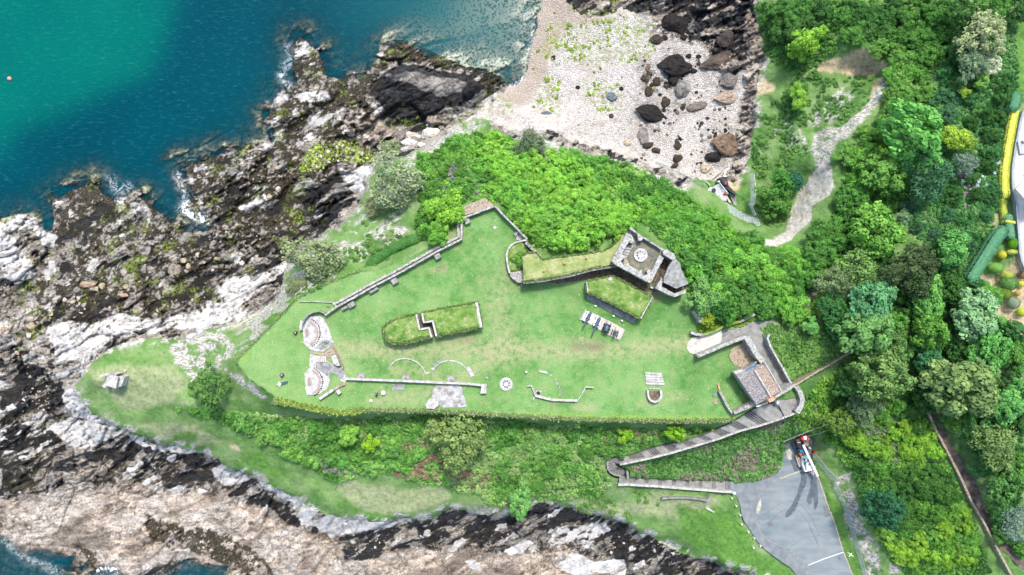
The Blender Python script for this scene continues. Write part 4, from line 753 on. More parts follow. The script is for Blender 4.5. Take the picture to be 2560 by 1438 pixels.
# casemate, gun tower, shelter and magazine
t = thing('casemate', 'long grass-roofed concrete casemate joined to the square gun tower', 'bunker', P(1410, 670, 15.6))
cas = Z(1200,480,3.594,[(372,578),(440,552),(505,552),(560,610),(700,592),(900,565),(1120,530),(1215,470),(1312,372),(1182,628),(1226,656),(1000,690),(830,738),(600,782),(388,806),(388,700)])
MB().mound(cas, 15.4, 18.5, 0.3, 0.25, 5).build('grass_roof', TURFP, t)
MB().wall(Z(1200,480,3.594,[(386,822),(600,796),(830,752),(1000,704),(1226,668)]), 4.0, 15.4, 18.3, 0.4, 8).build('front_wall', CONG, t)
for a_, b_, z_ in (((720,770),(806,750),17.6), ((545,802),(598,790),17.0)): MB().wall(Z(1200,480,3.594,[a_, b_]), 9, 15.4, z_, 0.3, 8).build('door_hood', CONG, t)
for x, y in ((1411,658),(1360,677),(1466,645)):
    vx, vy = PX(x, y, 18.6); vt = MB().cyl((vx, vy), 0.15, 18.4, 18.75, 12, 0.17).ball((vx, vy, 18.78), 0.19, 0.6).build('vent_cap', BRICK, t, True)
T_ = lambda l: Z(1520,560,7.19,l)
t = thing('gun_tower', 'square stone gun tower with thick broken parapet around a round bolted gun base', 'tower', P(1602, 640, 15.6))
MB().prism(T_([(345,165),(65,668),(772,1048),(998,620),(1090,480),(900,400),(640,250),(400,75)]), 15.4, 18.1).build('tower_base', STONED, t)
def rough(mb, pts, z0, z1, seed):
    r_ = random.Random(seed); q = [(x+r_.uniform(-.5,.5), y+r_.uniform(-.5,.5)) for x, y in dens(pts+[pts[0]], 6)[:-1]]; return mb.prism(q, z0, z1)
rough(MB(), T_([(340,155),(60,665),(130,730),(740,1058),(775,1048),(1000,620),(930,558),(900,605),(795,838),(735,818),(700,850),(715,912),(615,920),(606,820),(560,850),(470,790),(380,740),(370,695),(280,740),(235,660),(320,605),(250,550),(375,320),(425,345),(470,325),(445,230),(405,188)]), 18.0, 19.6, 2).build('parapet', STONE, t)
rough(MB(), T_([(385,72),(425,55),(540,170),(640,245),(605,300),(550,302),(528,185),(400,100)]), 17.0, 19.4, 3).build('corner_parapet', STONE, t)
MB().wall(T_([(640,245),(770,330),(880,390),(960,460)]), 4.0, 17.0, 19.0, 0.9, 5).build('rear_parapet', STONED, t)
rough(MB(), T_([(985,480),(1060,462),(1190,540),(1228,640),(1150,642),(1080,600),(1000,555)]), 15.4, 18.9, 4).build('rear_buttress', STONE, t)
MB().prism(T_([(400,200),(640,250),(960,460),(1000,600),(790,900),(600,930),(300,700),(250,540),(380,330)]), 18.0, 18.16).build('gun_floor', DARKF, t)
pc = PX(1602, 637.6, 18.4); base = MB().cyl(pc, 17*mpp(18.4), 18.1, 18.4, 40).build('gun_plinth', CONC, t)
for k in range(8): a = k*math.pi/4+0.2; MB().cyl((pc[0]+0.56*math.cos(a), pc[1]+0.56*math.sin(a)), 0.13 if 1 < k < 6 else 0.08, 18.36, 18.412, 10).build('bolt_hole', BLACKH, base)
for k in range(5): q = T_([(340+8-22*k,370+45*k),(455-24*k,385+45*k),(440-24*k,425+45*k),(320+8-22*k,410+45*k)]); MB().prism(q, 18.05, 18.30+0.16*(k % 2)+0.03*k).build('stair_tread', STONE, t)
MB().prism(T_([(250,660),(330,610),(370,690),(290,730)]), 18.05, 18.45).build('niche_floor', BROWNS, t)
t = thing('ruined_shelter', 'roofed grey stone shelter with a dark sunken slot right of the gun tower', 'shelter', P(1690, 690, 15.6))
rough(MB(), T_([(1165,652),(1235,642),(1300,705),(1322,830),(1400,1000),(1448,1078),(1230,1162),(1000,1052),(1005,960),(1100,745)]), 18.6, 19.0, 6).build('roof_slab', CONG, t)
rough(MB(), T_([(1175,700),(1290,720),(1310,840),(1385,1000),(1420,1060),(1230,1130),(1030,1030),(1110,780)]), 15.4, 18.6, 7).build('inner_block', STONED, t)
rough(MB(), T_([(855,1150),(960,960),(1000,1030),(965,1120),(1200,1252),(1388,1180),(1402,1235),(1205,1312),(1060,1262)]), 15.4, 18.3, 8).build('outer_wall', STONE, t)
MB().prism(T_([(765,1120),(835,1150),(820,1170),(760,1150)]), 15.4, 16.6).build('door_sill', CONC, t)
t = thing('magazine', 'grass-topped magazine with a grey concrete apron beside the row of guns', 'bunker', P(1545, 750, 15.6))
mag = Z(1200,480,3.594,[(960,806),(1070,782),(1192,760),(1300,815),(1420,880),(1547,946),(1442,1136),(1300,1062),(1130,975),(970,900)])
MB().mound(mag, 15.4, 18.0, 0.4, 0.2, 8).build('grass_roof', TURF, t)
MB().wall(Z(1200,480,3.594,[(1549,945),(1500,1035),(1444,1138)]), 2.6, 15.4, 18.02, 0.2, 9).build('end_wall', CONC, t)
MB().wall(Z(1200,480,3.594,[(958,806),(970,902)]), 2.6, 15.4, 18.0, 0.2, 9).build('end_wall', CONC, t)
MB().prism(Z(1200,480,3.594,[(972,905),(958,962),(1060,1018),(1200,1092),(1382,1184),(1402,1140),(1200,1035),(1000,932)]), 15.5, 16.22).build('apron', CONG, t)
MB().prism(Z(1200,480,3.594,[(1150,775),(1180,760),(1190,790),(1160,800)]), 17.8, 18.12).build('roof_stone', CONC, t)
single(MB().prism(Z(1200,480,3.594,[(560,800),(800,760),(1000,712),(1225,672),(1480,815),(1640,890),(1560,900),(1440,880),(1200,758),(1060,775),(860,800),(700,825)]), 15.5, 16.10), 'worn_track', EARTH, 'bare brown earth passage between the casemate front and the magazine', 'track')['kind'] = 'structure'

# traverses on the lawn
U_ = lambda l: Z(700,740,4.414,l)
t = thing('grass_traverse', 'rounded grass-topped traverse on the lawn, left of the zigzag slot', 'bunker', P(1015, 822, 15.6))
MB().mound(U_([(1136,355),(1180,310),(1290,250),(1400,222),(1508,205),(1545,378),(1638,360),(1672,452),(1500,495),(1370,524),(1250,524),(1160,480)]), 15.4, 17.7, 0.5, 0.4, 10).build('grass_roof', TURF, t)
MB().wall(U_([(1502,202),(1540,372),(1642,352),(1672,458)]), 4.2, 15.4, 17.72, 0.4, 6).build('slot_wall', CONC, t)
t = thing('grass_traverse', 'rectangular grass-topped traverse on the lawn with pale end wall, right of the zigzag slot', 'bunker', P(1135, 805, 15.6))
MB().mound(U_([(1565,190),(1800,140),(2180,72),(2228,345),(1960,398),(1735,442),(1692,290),(1582,303)]), 15.4, 17.7, 0.4, 0.3, 11).build('grass_roof', TURF, t)
MB().wall(U_([(2168,72),(2218,348)]), 7, 15.4, 17.72, 0.5, 7).build('end_wall', CONC, t)
MB().wall(U_([(1568,190),(1586,292),(1684,276),(1726,446)]), 4.6, 15.4, 17.72, 0.4, 6).build('slot_wall', CONC, t)

single(MB().prism(U_([(1515,195),(1565,190),(1580,300),(1690,285),(1735,445),(1672,455),(1640,356),(1542,374)]), 15.5, 16.09), 'slot_floor', EARTH, 'dark floor of soil and painted shade in the zigzag slot between the two grass traverses', 'slot floor')  # dark earth sheet, also painting the shadow between the slot walls
single(MB().prism(T_([(1000,625),(1165,650),(1100,745),(960,960),(860,1150),(780,1060)]), 15.5, 16.09), 'passage_floor', EARTH, 'dark floor of soil and painted shade in the narrow passage between gun tower and ruined shelter', 'passage floor')  # dark earth colour doubles as the passage's deep shade
single(MB().prism(T_([(985,1060),(1000,1050),(1230,1160),(1400,1100),(1392,1178),(1200,1250),(965,1120)]), 15.4, 16.08), 'pit_floor', EARTH, 'dark floor of soil and painted shade in the sunken slot in the ruined shelter', 'pit floor')  # soil-coloured sheet darkens the slot in place of deep shadow
# emplacements at the west end
E_ = lambda l: Z(730,770,6.25,l)
def rails(t, c, r, a0, a1, pr, rust):
    k = mpp(16.3); cx, cy = PX(c[0], c[1], 16.2)
    MB().band((cx, cy), (r-2.2)*k, (r+2.2)*k, a0, a1, 16.1, 16.26, 30).build('gun_race', rust, t)
    for q, (ra, rb) in enumerate(((0.0, 3.2), (4.2, 6.4), (7.4, 10.4))): MB().band((cx, cy), max(ra, .05)*k, rb*k, -1.45, 1.45, 16.1, 16.24+0.02*q, 16).build('pivot_step', rust, t)
    for q in range(15):
        a = a0*0.92+(a1-a0)*0.92*q/14; rr = (r+7+random.uniform(-.4, .4))*k; MB().box((cx+rr*math.cos(a), cy+rr*math.sin(a), 16.2), (random.uniform(.10,.26), random.uniform(.12,.3), 0.06), a).build('holding_bolt', BLACKH, t)
t = thing('gun_emplacement', 'upper pale concrete gun emplacement with curved rail and rounded back wall', 'emplacement', P(793, 830, 15.7))
MB().prism(E_([(175,545),(182,470),(165,350),(160,262),(200,190),(262,130),(335,130),(440,130),(500,172),(560,290),(600,400),(640,520),(655,545),(580,622),(490,682),(370,682),(270,640)]), 15.5, 16.14).build('platform', CONC, t)
MB().wall(E_([(165,252),(190,180),(250,105),(330,65),(430,52),(512,85)]), 3.0, 15.5, 17.0, 0.2, 5).build('back_wall', CONG, t)
MB().prism(E_([(130,200),(166,196),(152,345),(108,352)]), 15.5, 16.7).build('side_block', CONC, t)
MB().prism(E_([(370,622),(500,490),(610,520),(645,545),(560,610),(480,660)]), 16.1, 16.17).build('ramp', CONG, t)
rails(t, (730+205/6.25, 770+390/6.25), 30.5, -1.15, 1.2, 0, RUST)
t = thing('gun_emplacement', 'lower pale concrete gun emplacement with curved rail, slatted steps and broken wall', 'emplacement', P(800, 945, 15.7))
MB().prism(E_([(195,1030),(272,935),(280,730),(300,722),(370,748),(540,752),(545,832),(640,882),(780,932),(835,1050),(868,1112),(822,1170),(740,1130),(728,1072),(620,1012),(572,1082),(597,1130),(548,1262),(440,1342),(335,1356),(300,1366),(232,1360),(208,1250)]), 15.5, 16.14).build('platform', CONC, t)
MB().prism(E_([(380,850),(545,850),(640,885),(780,935),(830,1050),(740,1125),(725,1070),(620,1010),(560,1070),(480,1000),(370,940)]), 16.1, 16.17).build('ramp', CONG, t)
for k in range(5): MB().prism(E_([(378+33*k,752),(404+33*k,752),(404+33*k,842),(378+33*k,842)]), 16.0, 16.3+0.02*k).build('slab_step', PAVEP, t)
MB().prism(E_([(612,755),(680,730),(748,905),(700,905),(650,875)]), 15.6, 16.9).build('side_block', CONC, t)
MB().wall(E_([(425,1425),(520,1362),(645,1275)]), 6.5, 15.5, 16.7, 0.8, 6).build('broken_wall', CONC, t)
MB().prism(E_([(680,1300),(725,1270),(765,1330),(722,1358)]), 15.5, 16.7).build('fallen_block', CONC, t)
MB().wall(E_([(660,1275),(740,1220),(825,1180)]), 6, 15.5, 16.4, 1.6, 4, 0.12).build('broken_wall', BROWNS, t)
MB().wall(E_([(640,600),(700,700),(760,850),(800,950)]), 1.6, 15.5, 16.5, 0.4, 5).build('kerb', BROWNS, t)
rails(t, (730+240/6.25, 770+1155/6.25), 31.0, -1.15, 1.2, 0, RUST)
single(MB().wall([(748,754),(790,754.5),(832,757)], 1.3, 15.6, 16.3, 0.3, 8).wall([(832,757),(843,768)], 4.5, 15.6, 16.5, 0.5, 5), 'kerb_line', CONC, 'thin pale kerb line crossing the bank above the upper emplacement', 'kerb')
single(MB().prism(E_([(250,640),(360,690),(490,700),(590,640),(640,590),(690,700),(560,790),(540,740),(420,735),(300,710)]), 15.6, 16.06), 'rubble_bed', BROWNS, 'strip of tan rubble between the two concrete emplacements', 'rubble')

# low front wall with gun bases and the concrete outcrop
t = thing('front_wall', 'long straight low pale wall crossing the lower lawn with three square gun bases', 'wall', P(1040, 957, 15.7))
MB().wall([(864,947.5),(930,950),(1010,953),(1100,957),(1170,960),(1216,965)], 5.0, 15.5, 16.75, 0.7, 7).build('coping', CONC, t)
MB().prism([(1204,965),(1216,963),(1216,984),(1201,984)], 15.5, 16.72).build('end_pier', CONC, t)
for x, y in ((902,940),(1014.5,944),(1127,947)):
    pd = MB().prism([(x-9.5,y-7),(x+9.5,y-7),(x+9.5,y+7),(x-9.5,y+7)], 15.5, 16.35).build('gun_pedestal', CONG, t)
    cx, cy = PX(x, y+3, 16.35)
    for r0, r1 in ((.25,.32),(.42,.48)): MB().band((cx, cy), r0, r1, 0, math.pi, 16.33, 16.39, 14).build('pivot_ring', PAVEP, pd)
single(MB().prism([(982,960),(1011,960),(1011,976),(980,976)], 15.6, 16.09), 'concrete_pad', CONG, 'rectangular grey concrete pad just below the long straight wall', 'pad')
t = thing('concrete_outcrop', 'broken white concrete slab sloping to the south edge below the straight wall', 'slab', P(1115, 1000, 15.7))
rough(MB(), U_([(1722,982),(1850,985),(1995,980),(2030,1100),(2062,1225),(1930,1232),(1800,1235),(1740,1190),(1700,1135),(1665,1082)]), 15.4, 16.10, 12).build('slab', OUTC, t)
rough(MB(), U_([(1600,1200),(1645,1140),(1700,1130),(1748,1160),(1745,1215),(1700,1245),(1620,1242)]), 15.4, 16.42, 13).build('boulder_cap', CONC, t)

# curved kerbs, round bases, zigzag wall, slatted platform, horseshoe
t = thing('curved_kerb', 'left of two pale semicircular gun kerbs on the lower lawn', 'kerb', P(1020, 915, 15.8))
MB().wall(U_([(1215,774),(1265,718),(1320,696),(1375,690),(1450,702),(1520,736),(1580,797),(1610,866)]), 2.5, 15.7, 16.14, 0.4, 4, 0.01).build('kerb', CONC, t)
MB().wall(U_([(1606,862),(1642,842)]), 4, 15.7, 16.16, 0.4, 4, 0.01).build('end_stone', CONC, t)
t = thing('curved_kerb', 'right of two pale semicircular gun kerbs, with thicker slabs at both ends', 'kerb', P(1130, 920, 15.8))
MB().wall(U_([(1690,806),(1760,738),(1850,714),(1930,720),(2000,748),(2060,803),(2095,852),(2112,895)]), 2.8, 15.7, 16.14, 0.4, 4, 0.01).build('kerb', CONC, t)
MB().wall(U_([(1695,775),(1776,708)]), 6.5, 15.7, 16.17, 0.5, 5, 0.01).build('thick_slab', CONG, t); MB().wall(U_([(2074,780),(2135,885)]), 6.5, 15.7, 16.17, 0.5, 5, 0.01).build('thick_slab', CONC, t); MB().wall(U_([(1672,800),(1705,815)]), 5, 15.7, 16.16, 0.5, 5, 0.01).build('end_stone', CONC, t)
D_ = lambda l: Z(1200,840,4.414,l)
t = thing('broken_kerb', 'broken dark-spotted arc of kerb stones on the lawn right of the round gun base', 'kerb', P(1385, 955, 15.8))
MB().wall(D_([(650,388),(742,408)]), 4.8, 15.7, 16.18, 0.6, 5).build('thick_slab', CONC, t); MB().wall(D_([(772,430),(792,440)]), 3, 15.7, 16.14, 0.4, 5).build('kerb_stone', CONC, t)
MB().wall(D_([(828,478),(850,515),(868,550)]), 3.2, 15.7, 16.16, 0.6, 4).build('kerb', STONED, t); MB().wall(D_([(872,555),(884,600),(884,630),(881,662)]), 2.6, 15.7, 16.14, 0.6, 4).build('kerb', STONED, t)
c0 = PX(1265.3, 960.5, 16.1); t = thing('round_gun_platform', 'round pale gun base with a ring of eight bolts alone on the lower lawn', 'gun base', (*c0, 15.8))
b_ = MB().cyl(c0, 16.3*mpp(16.1), 15.7, 16.14, 44).build('base_disc', CONC, t)
for k in range(8): a = k*math.pi/4+0.35; MB().cyl((c0[0]+7.6*mpp(16)*math.cos(a), c0[1]+7.6*mpp(16)*math.sin(a)), 0.125, 16.1, 16.152, 10).build('bolt_hole', BLACKH, b_)
t = thing('zigzag_wall', 'thin angled pale wall shaped like a shallow tray on the lower lawn', 'wall', P(1395, 985, 15.7))
MB().wall(D_([(522,558),(568,550),(590,605),(612,662)]), 2.6, 15.5, 16.5, 0.4, 6).build('wing_wall', CONC, t); MB().wall(D_([(612,662),(700,684),(800,706),(940,712),(1078,716)]), 5.0, 15.5, 16.55, 0.6, 6).build('main_wall', CONC, t)
MB().wall(D_([(1080,712),(1125,640),(1165,567)]), 2.0, 15.5, 16.5, 0.3, 6).build('wing_wall', CONC, t); MB().wall(D_([(1165,567),(1255,571)]), 2.4, 15.5, 16.5, 0.5, 6).build('wing_wall', CONC, t); MB().wall(D_([(600,670),(585,712)]), 3.5, 15.5, 16.3, 0.5, 6).build('spur', STONE, t)
cw2 = PX(1346, 983, 16.2); t = thing('stone_well', 'round dark stone-lined pit in the corner of the thin angled wall', 'well', (*cw2, 15.8)); MB().band(cw2, 0.30, 0.50, 0, 6.283, 15.7, 16.16, 20).build('rim', STONED, t); MB().cyl(cw2, 0.30, 15.7, 16.10, 20).build('cover', DIRON, t)
single(MB().prism(D_([(498,388),(522,385),(526,408),(500,412)]), 15.7, 16.35), 'stone_block', CONC, 'small white stone block on the grass right of the round gun base', 'block')
single(MB().prism(D_([(62,450),(90,450),(92,475),(64,474)]), 15.7, 16.25), 'stone_block', CONG, 'small grey stone block on the grass left of the round gun base', 'block')
t = thing('slab_platform', 'pale platform of five long concrete slabs lying side by side on the lawn', 'platform', P(1637, 947, 15.8))
for k in range(5):
    y0 = 402+27.5*k; x0 = 1822+2.5*k; x1 = 2004+(8*k if k < 4 else 32); MB().prism(D_([(x0,y0),(x1,y0+7),(x1,y0+30),(x0,y0+23)]), 15.7, 16.16-0.012*(k % 2)+0.003*k).build('slab', CONC, t)
t = thing('horseshoe_wall', 'small horseshoe-shaped concrete wall opening towards the slab platform', 'wall', P(1638, 988, 15.7))
MB().wall(D_([(1853,602),(1857,650),(1866,685),(1888,715),(1930,732),(1972,716),(1996,685),(2004,650),(1996,602)]), 4.6, 15.5, 16.75, 0.5, 4).build('curved_wall', CONC, t); MB().wall(D_([(1870,584),(1978,584)]), 2.4, 15.7, 16.25, 0.2, 8).build('sill', CONC, t)
MB().prism(D_([(1866,610),(1990,610),(1990,680),(1930,715),(1876,690)]), 15.7, 16.07).build('earth_floor', EARTH, t)
t = thing('paving_fragment', 'grey paving strips and a mossy round base beside the stub wall near the gatehouse', 'paving', P(1785, 990, 15.8))
for q in ([(1010,372),(1095,350),(1098,364),(1012,386)],[(1014,392),(1100,372),(1104,386),(1018,408)]): MB().prism(Z(1600,920,5.6,q), 15.7, 16.1).build('strip', CONG, t)
MB().cyl(PX(1788, 1004, 16.1), 0.42, 15.7, 16.12, 20).build('round_base', BROWNS, t)
t = thing('stub_wall', 'slanting stub of grey stone wall with an orange brick end on the lawn left of the gatehouse', 'wall', P(1815, 1008, 15.7))
MB().wall(Z(1600,920,5.6,[(1118,325),(1180,440),(1240,560),(1300,640)]), 5.6, 15.4, 16.9, 0.9, 5).build('stone_wall', STONED, t); MB().wall(Z(1600,920,5.6,[(1092,222),(1108,275),(1115,312)]), 3.6, 15.6, 16.3, 1.2, 4).build('brick_end', BRICK, t)
# ------------------------------------------------------------------ path, gatehouse and its walls
zE = lambda l: Z(1640,740,4.494,l); zH = lambda l: Z(1820,900,8.99,l); zS = lambda l: Z(1480,960,4.129,l); zG = lambda l: Z(1700,1040,3.613,l)
def flat(pts, z, name, mat):
    mb = MB(); mb.prism(pts, z-0.5, z); o = mb.build(name, mat); o['kind'] = 'structure'; return o
flat(PATH, 16.09, 'path', PAVE)
flat(zE([(345,590),(360,520),(400,470),(480,455),(560,440),(640,408),(740,378),(745,490),(700,560),(560,620),(480,660),(440,655),(380,640)]), 16.095, 'gravel_apron', PAVEP)
t = thing('ramp_slabs', 'pale worn concrete slabs laid on the path above the angled wall', 'paving', P(1828, 838, 16.0))
for q in ([(745,405),(935,352),(945,382),(750,440)],[(740,450),(940,388),(945,418),(742,490)]): MB().prism(zE(q), 15.9, 16.14).build('slab', CONG, t)
t = thing('angled_wall', 'thick pale stone wall with a sharp corner beside the path above the gatehouse', 'wall', P(1880, 845, 15.8))
MB().wall(zE([(472,680),(620,615),(800,540),(960,478),(1020,455)]), 8.0, 15.5, 17.9, 1.0, 7).build('wall_arm', STONE, t)
MB().wall(zE([(1020,462),(1080,560),(1140,660),(1215,765)]), [16, 13], 15.5, 18.1, 1.4, 7).build('wall_arm', STONE, t)
single(MB().prism(zE([(850,590),(990,520),(1030,600),(1105,740),(960,810),(880,780),(820,680)]), 15.7, 16.12), 'weedy_yard', BROWNS, 'bare weedy yard inside the corner of the thick wall, behind the gatehouse', 'yard')
t = thing('path_wall', 'narrow grey stone wall curving along the right side of the path to the gate', 'wall', P(1950, 890, 15.7))
MB().wall(zE([(1275,425),(1255,480),(1290,570),(1350,680),(1420,800),(1520,985)]), 4.6, 15.4, 17.6, 0.6, 6).build('coping', STONE, t)
t = thing('ivy_wall', 'low stone wall overgrown with bright ivy along the upper side of the path', 'wall', P(1800, 825, 15.7))
MB().wall(zE([(392,412),(450,430),(525,440)]), 6.5, 15.4, 17.0, 0.7, 6).build('bare_end', STONE, t); MB().wall(zE([(525,440),(640,405),(760,345),(880,305),(960,285)]), 6.0, 15.4, 16.9, 0.8, 6).build('grown_length', TURF, t); MB().wall(zE([(960,285),(1040,245),(1110,205)]), 5.5, 15.4, 17.0, 0.8, 6).build('bare_end', STONE, t)
single(MB().wall(zE([(440,160),(480,225),(518,288)]), 14, 15.4, 17.5, 1.2, 6), 'wall_stub', STONED, 'thick grey stub of wall below the round cream-flowered bush', 'wall')
t = thing('long_wall', 'long narrow tan wall running from the gatehouse up right into the trees', 'wall', P(2060, 910, 15.5))
MB().wall(zE([(1340,1140),(1420,1090),(1560,1005)]), 6.5, 14.5, 19.4, 0.8, 6).build('gate_wall', STONE, t)
m = MB(); pts = dens(zE([(1560,1005),(1700,920),(1850,830),(2000,745),(2150,655),(2250,595)]), 8)
for a, b in zip(pts[:-1], pts[1:]): z = max(tz(*a), tz(*b)); f_ = max(0.0, 1-(a[0]-1987)/60.0); m.wall([a, b], 4.2, z-1.5, z+0.9+1.6*f_, 0.9, 20, 0.05)
m.build('wall_length', BROWNS, t)
# gatehouse
t = thing('gatehouse', 'stone gatehouse with lichened brown tiled roof and brick chimney above the stairs', 'house', P(1895, 960, 15.8))
ze, zr_ = 18.7, 20.7
def roofslab(pts, th=0.14):
    m = MB(); top = [P(*p) for p in pts]; n = len(top); m.add(top+[(x, y, z-th) for x, y, z in top], [tuple(range(n)), tuple(range(2*n-1, n-1, -1))]+[(i, i+n, (i+1) % n+n, (i+1) % n) for i in range(n)]); return m
h = zH([(160,300),(600,232),(962,832),(640,1008),(806,88),(1192,700)])
A, R1, R2, B, D0, D1 = h
def grid_roof(a, b, c, d, za, zb, nu=26, nv=9, seed=1):
    """tiled slope a-b on the eave, d-c on the ridge: courses step up slightly"""
    m = MB(); r_ = random.Random(seed); N_ = nu*3
    for j in range(nv):
        f0, f1 = j/nv, (j+1)/nv
        row = []
        for f, dz in ((f0, 0.05), (f1, 0.0)):
            zz = za+(zb-za)*f
            for i in range(N_+1):
                s_ = i/N_; x = (a[0]+(b[0]-a[0])*s_)*(1-f)+(d[0]+(c[0]-d[0])*s_)*f; y = (a[1]+(b[1]-a[1])*s_)*(1-f)+(d[1]+(c[1]-d[1])*s_)*f
                row.append(P(x, y, zz+dz+0.035*math.cos(2*math.pi*i/3)+r_.uniform(-.015, .015)))
        n = N_+1; m.add(row, [(i, i+1, n+i+1, n+i) for i in range(N_)])
    return m
lo_, hi_ = MB(), MB()
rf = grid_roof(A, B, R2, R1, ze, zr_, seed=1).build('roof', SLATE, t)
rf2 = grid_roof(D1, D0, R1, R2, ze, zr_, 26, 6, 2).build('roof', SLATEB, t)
wl = MB().prism(zH([(190,315),(640,120),(800,110),(1170,700),(1040,820),(650,990)]), 15.3, 18.62).build('walls', STONED, t)
MB().add([P(*A, ze), P(*R1, zr_), P(*D0, ze)], [(0, 1, 2)]) if False else None
g = MB(); g.add([P(A[0], A[1], 18.6), P(R1[0], R1[1], 20.6), P(D0[0], D0[1], 18.6), P(A[0]+2, A[1]+3, 18.6), P(R1[0]+1, R1[1]+3, 20.6), P(D0[0]-2, D0[1]+3, 18.6)], [(0, 1, 2), (5, 4, 3), (0, 3, 4, 1), (1, 4, 5, 2)]); g.build('gable', STONED, t)
g = MB(); g.add([P(B[0], B[1], 18.6), P(R2[0], R2[1], 20.6), P(D1[0], D1[1], 18.6)], [(0, 1, 2)]); g.build('gable', STONED, t)
MB().tube([P(R1[0], R1[1], zr_+0.06), P(R2[0], R2[1], zr_+0.06)], 0.13, 8).build('ridge', CONC, rf)
MB().wall(zH([(150,295),(230,268),(380,240)]), 5, 18.0, 18.95, 0.4, 6).build('verge', CONC, rf)
MB().wall(zH([(650,1056),(770,1010),(898,962)]), 1.8, 18.3, 18.75, 0.1, 8).build('gutter', WPAINT, t)
MB().wall(zH([(820,70),(1000,365),(1195,690)]), 4.5, 15.4, 18.9, 0.3, 8).build('parapet', CONG, t)
MB().wall(zH([(836,66),(1012,360),(1208,684)]), 0.9, 18.5, 18.98, 0.05, 9).build('parapet_flashing', WPAINT, t)
ch = MB().prism(zH([(905,892),(1040,828),(1075,880),(1010,930),(930,962)]), 17, 21.2).build('chimney', BRICK, t)
BLUEP = simple_mat('blue_paint', [(0.35, (0.035,0.13,0.26)), (0.6, (0.06,0.18,0.33))], 3, 3, 0.1, 0.01, 0.5, world=False)
MB().prism(zH([(420,225),(632,108),(662,128),(440,252)]), 18.6, 19.0).build('blue_hatch', BLUEP, t)
MB().prism(zH([(228,268),(380,215),(480,160),(640,28),(655,60),(500,170),(400,235),(250,290)]), 15.4, 17.8).build('lean_to', CONG, t)
single(MB().wall(zH([(145,1200),(300,1120),(450,1050),(585,985)]), [7, 12], 15.3, 17.4, 1.0, 5), 'buttress_wall', STONED, 'mottled flat-topped stone wall at the south-west foot of the gatehouse', 'wall')
c_ = PX(1945.7, 1006.5, 16.9); t = thing('bollard', 'round white capped post with a dark centre beside the gate landing', 'bollard', (*c_, 15.7)); MB().cyl(c_, 0.20, 15.4, 16.8, 16).build('post', WPAINT, t); MB().cyl(c_, 0.09, 16.78, 16.83, 12).build('dark_cap', DIRON, t)

# ------------------------------------------------------------------ stairs
up_lo = zS([(2112,285),(2000,330),(1900,368),(1700,430),(1540,470),(1300,560),(1000,650),(800,708),(600,758),(400,800),(288,822)])
up_hi = zS([(1935,195),(1850,200),(1700,240),(1520,358),(1340,450),(1170,528),(970,590),(790,622),(600,672),(390,742),(246,762)])
def along(line):
    d = [0]; 
    for a, b in zip(line[:-1], line[1:]): d.append(d[-1]+math.hypot(b[0]-a[0], b[1]-a[1]))
    return d
def pick(line, d, t_):
    s_ = t_*d[-1]
    for i in range(len(d)-1):
        if s_ <= d[i+1] or i == len(d)-2:
            f = (s_-d[i])/(d[i+1]-d[i]); return (line[i][0]+(line[i+1][0]-line[i][0])*f, line[i][1]+(line[i+1][1]-line[i][1])*f)
def tx(line, X):
    """parameter where the line crosses picture x"""
    for k in range(1001):
        t_ = k/1000
        if (pick(line, along(line), t_)[0]-X)*(pick(line, along(line), 0)[0]-X) <= 0: return t_
    return 1.0
def flight(lo, hi, groups, z_top, riser, name, t):
    """landings and steps along a ribbon, groups = (t_start, n_steps, tread)"""
    dl, dh = along(lo), along(hi); z = z_top; cur = 0.0
    def piece(a, b, z, nm, mat):
        q = [pick(lo, dl, a), pick(lo, dl, (a+b)/2), pick(lo, dl, b), pick(hi, dh, b), pick(hi, dh, (a+b)/2), pick(hi, dh, a)]; MB().prism(q, z-0.9, z).build(nm, mat, t)
    for g0, n_, tr in groups:
        if g0 > cur: piece(cur, g0, z, 'landing', PAVE)
        cur = g0
        for k in range(n_):
            z -= riser; piece(cur, cur+tr*0.52, z, 'tread', PAVE); piece(cur+tr*0.52, cur+tr, z-0.05, 'tread_joint', RISER); cur += tr
    if cur < 1.0: piece(cur, 1.0, z-0.001, 'landing', PAVE)
    return z
t = thing('stone_stairway', 'long grey concrete stairway climbing from the road past a winding turn to the gatehouse', 'stairs', P(1720, 1110, 9.0))
# gate landing
MB().prism(zE([(1300,1190),(1400,1090),(1500,1040),(1560,1080),(1600,1160),(1580,1240),(1500,1330),(1440,1345),(1370,1200)]), 15.0, 15.88).build('landing', PAVE, t)
grp = [(0.03,2,0.013),(0.165,4,0.0135),(0.275,4,0.0125),(0.375,4,0.0125),(0.475,3,0.0125),(0.565,4,0.0125),(0.668,4,0.0125),(0.765,4,0.0125),(0.855,6,0.0125),(0.965,2,0.0125)]
zz_ = flight(up_lo, up_hi, grp, 15.85, 0.165, 'upper', t)
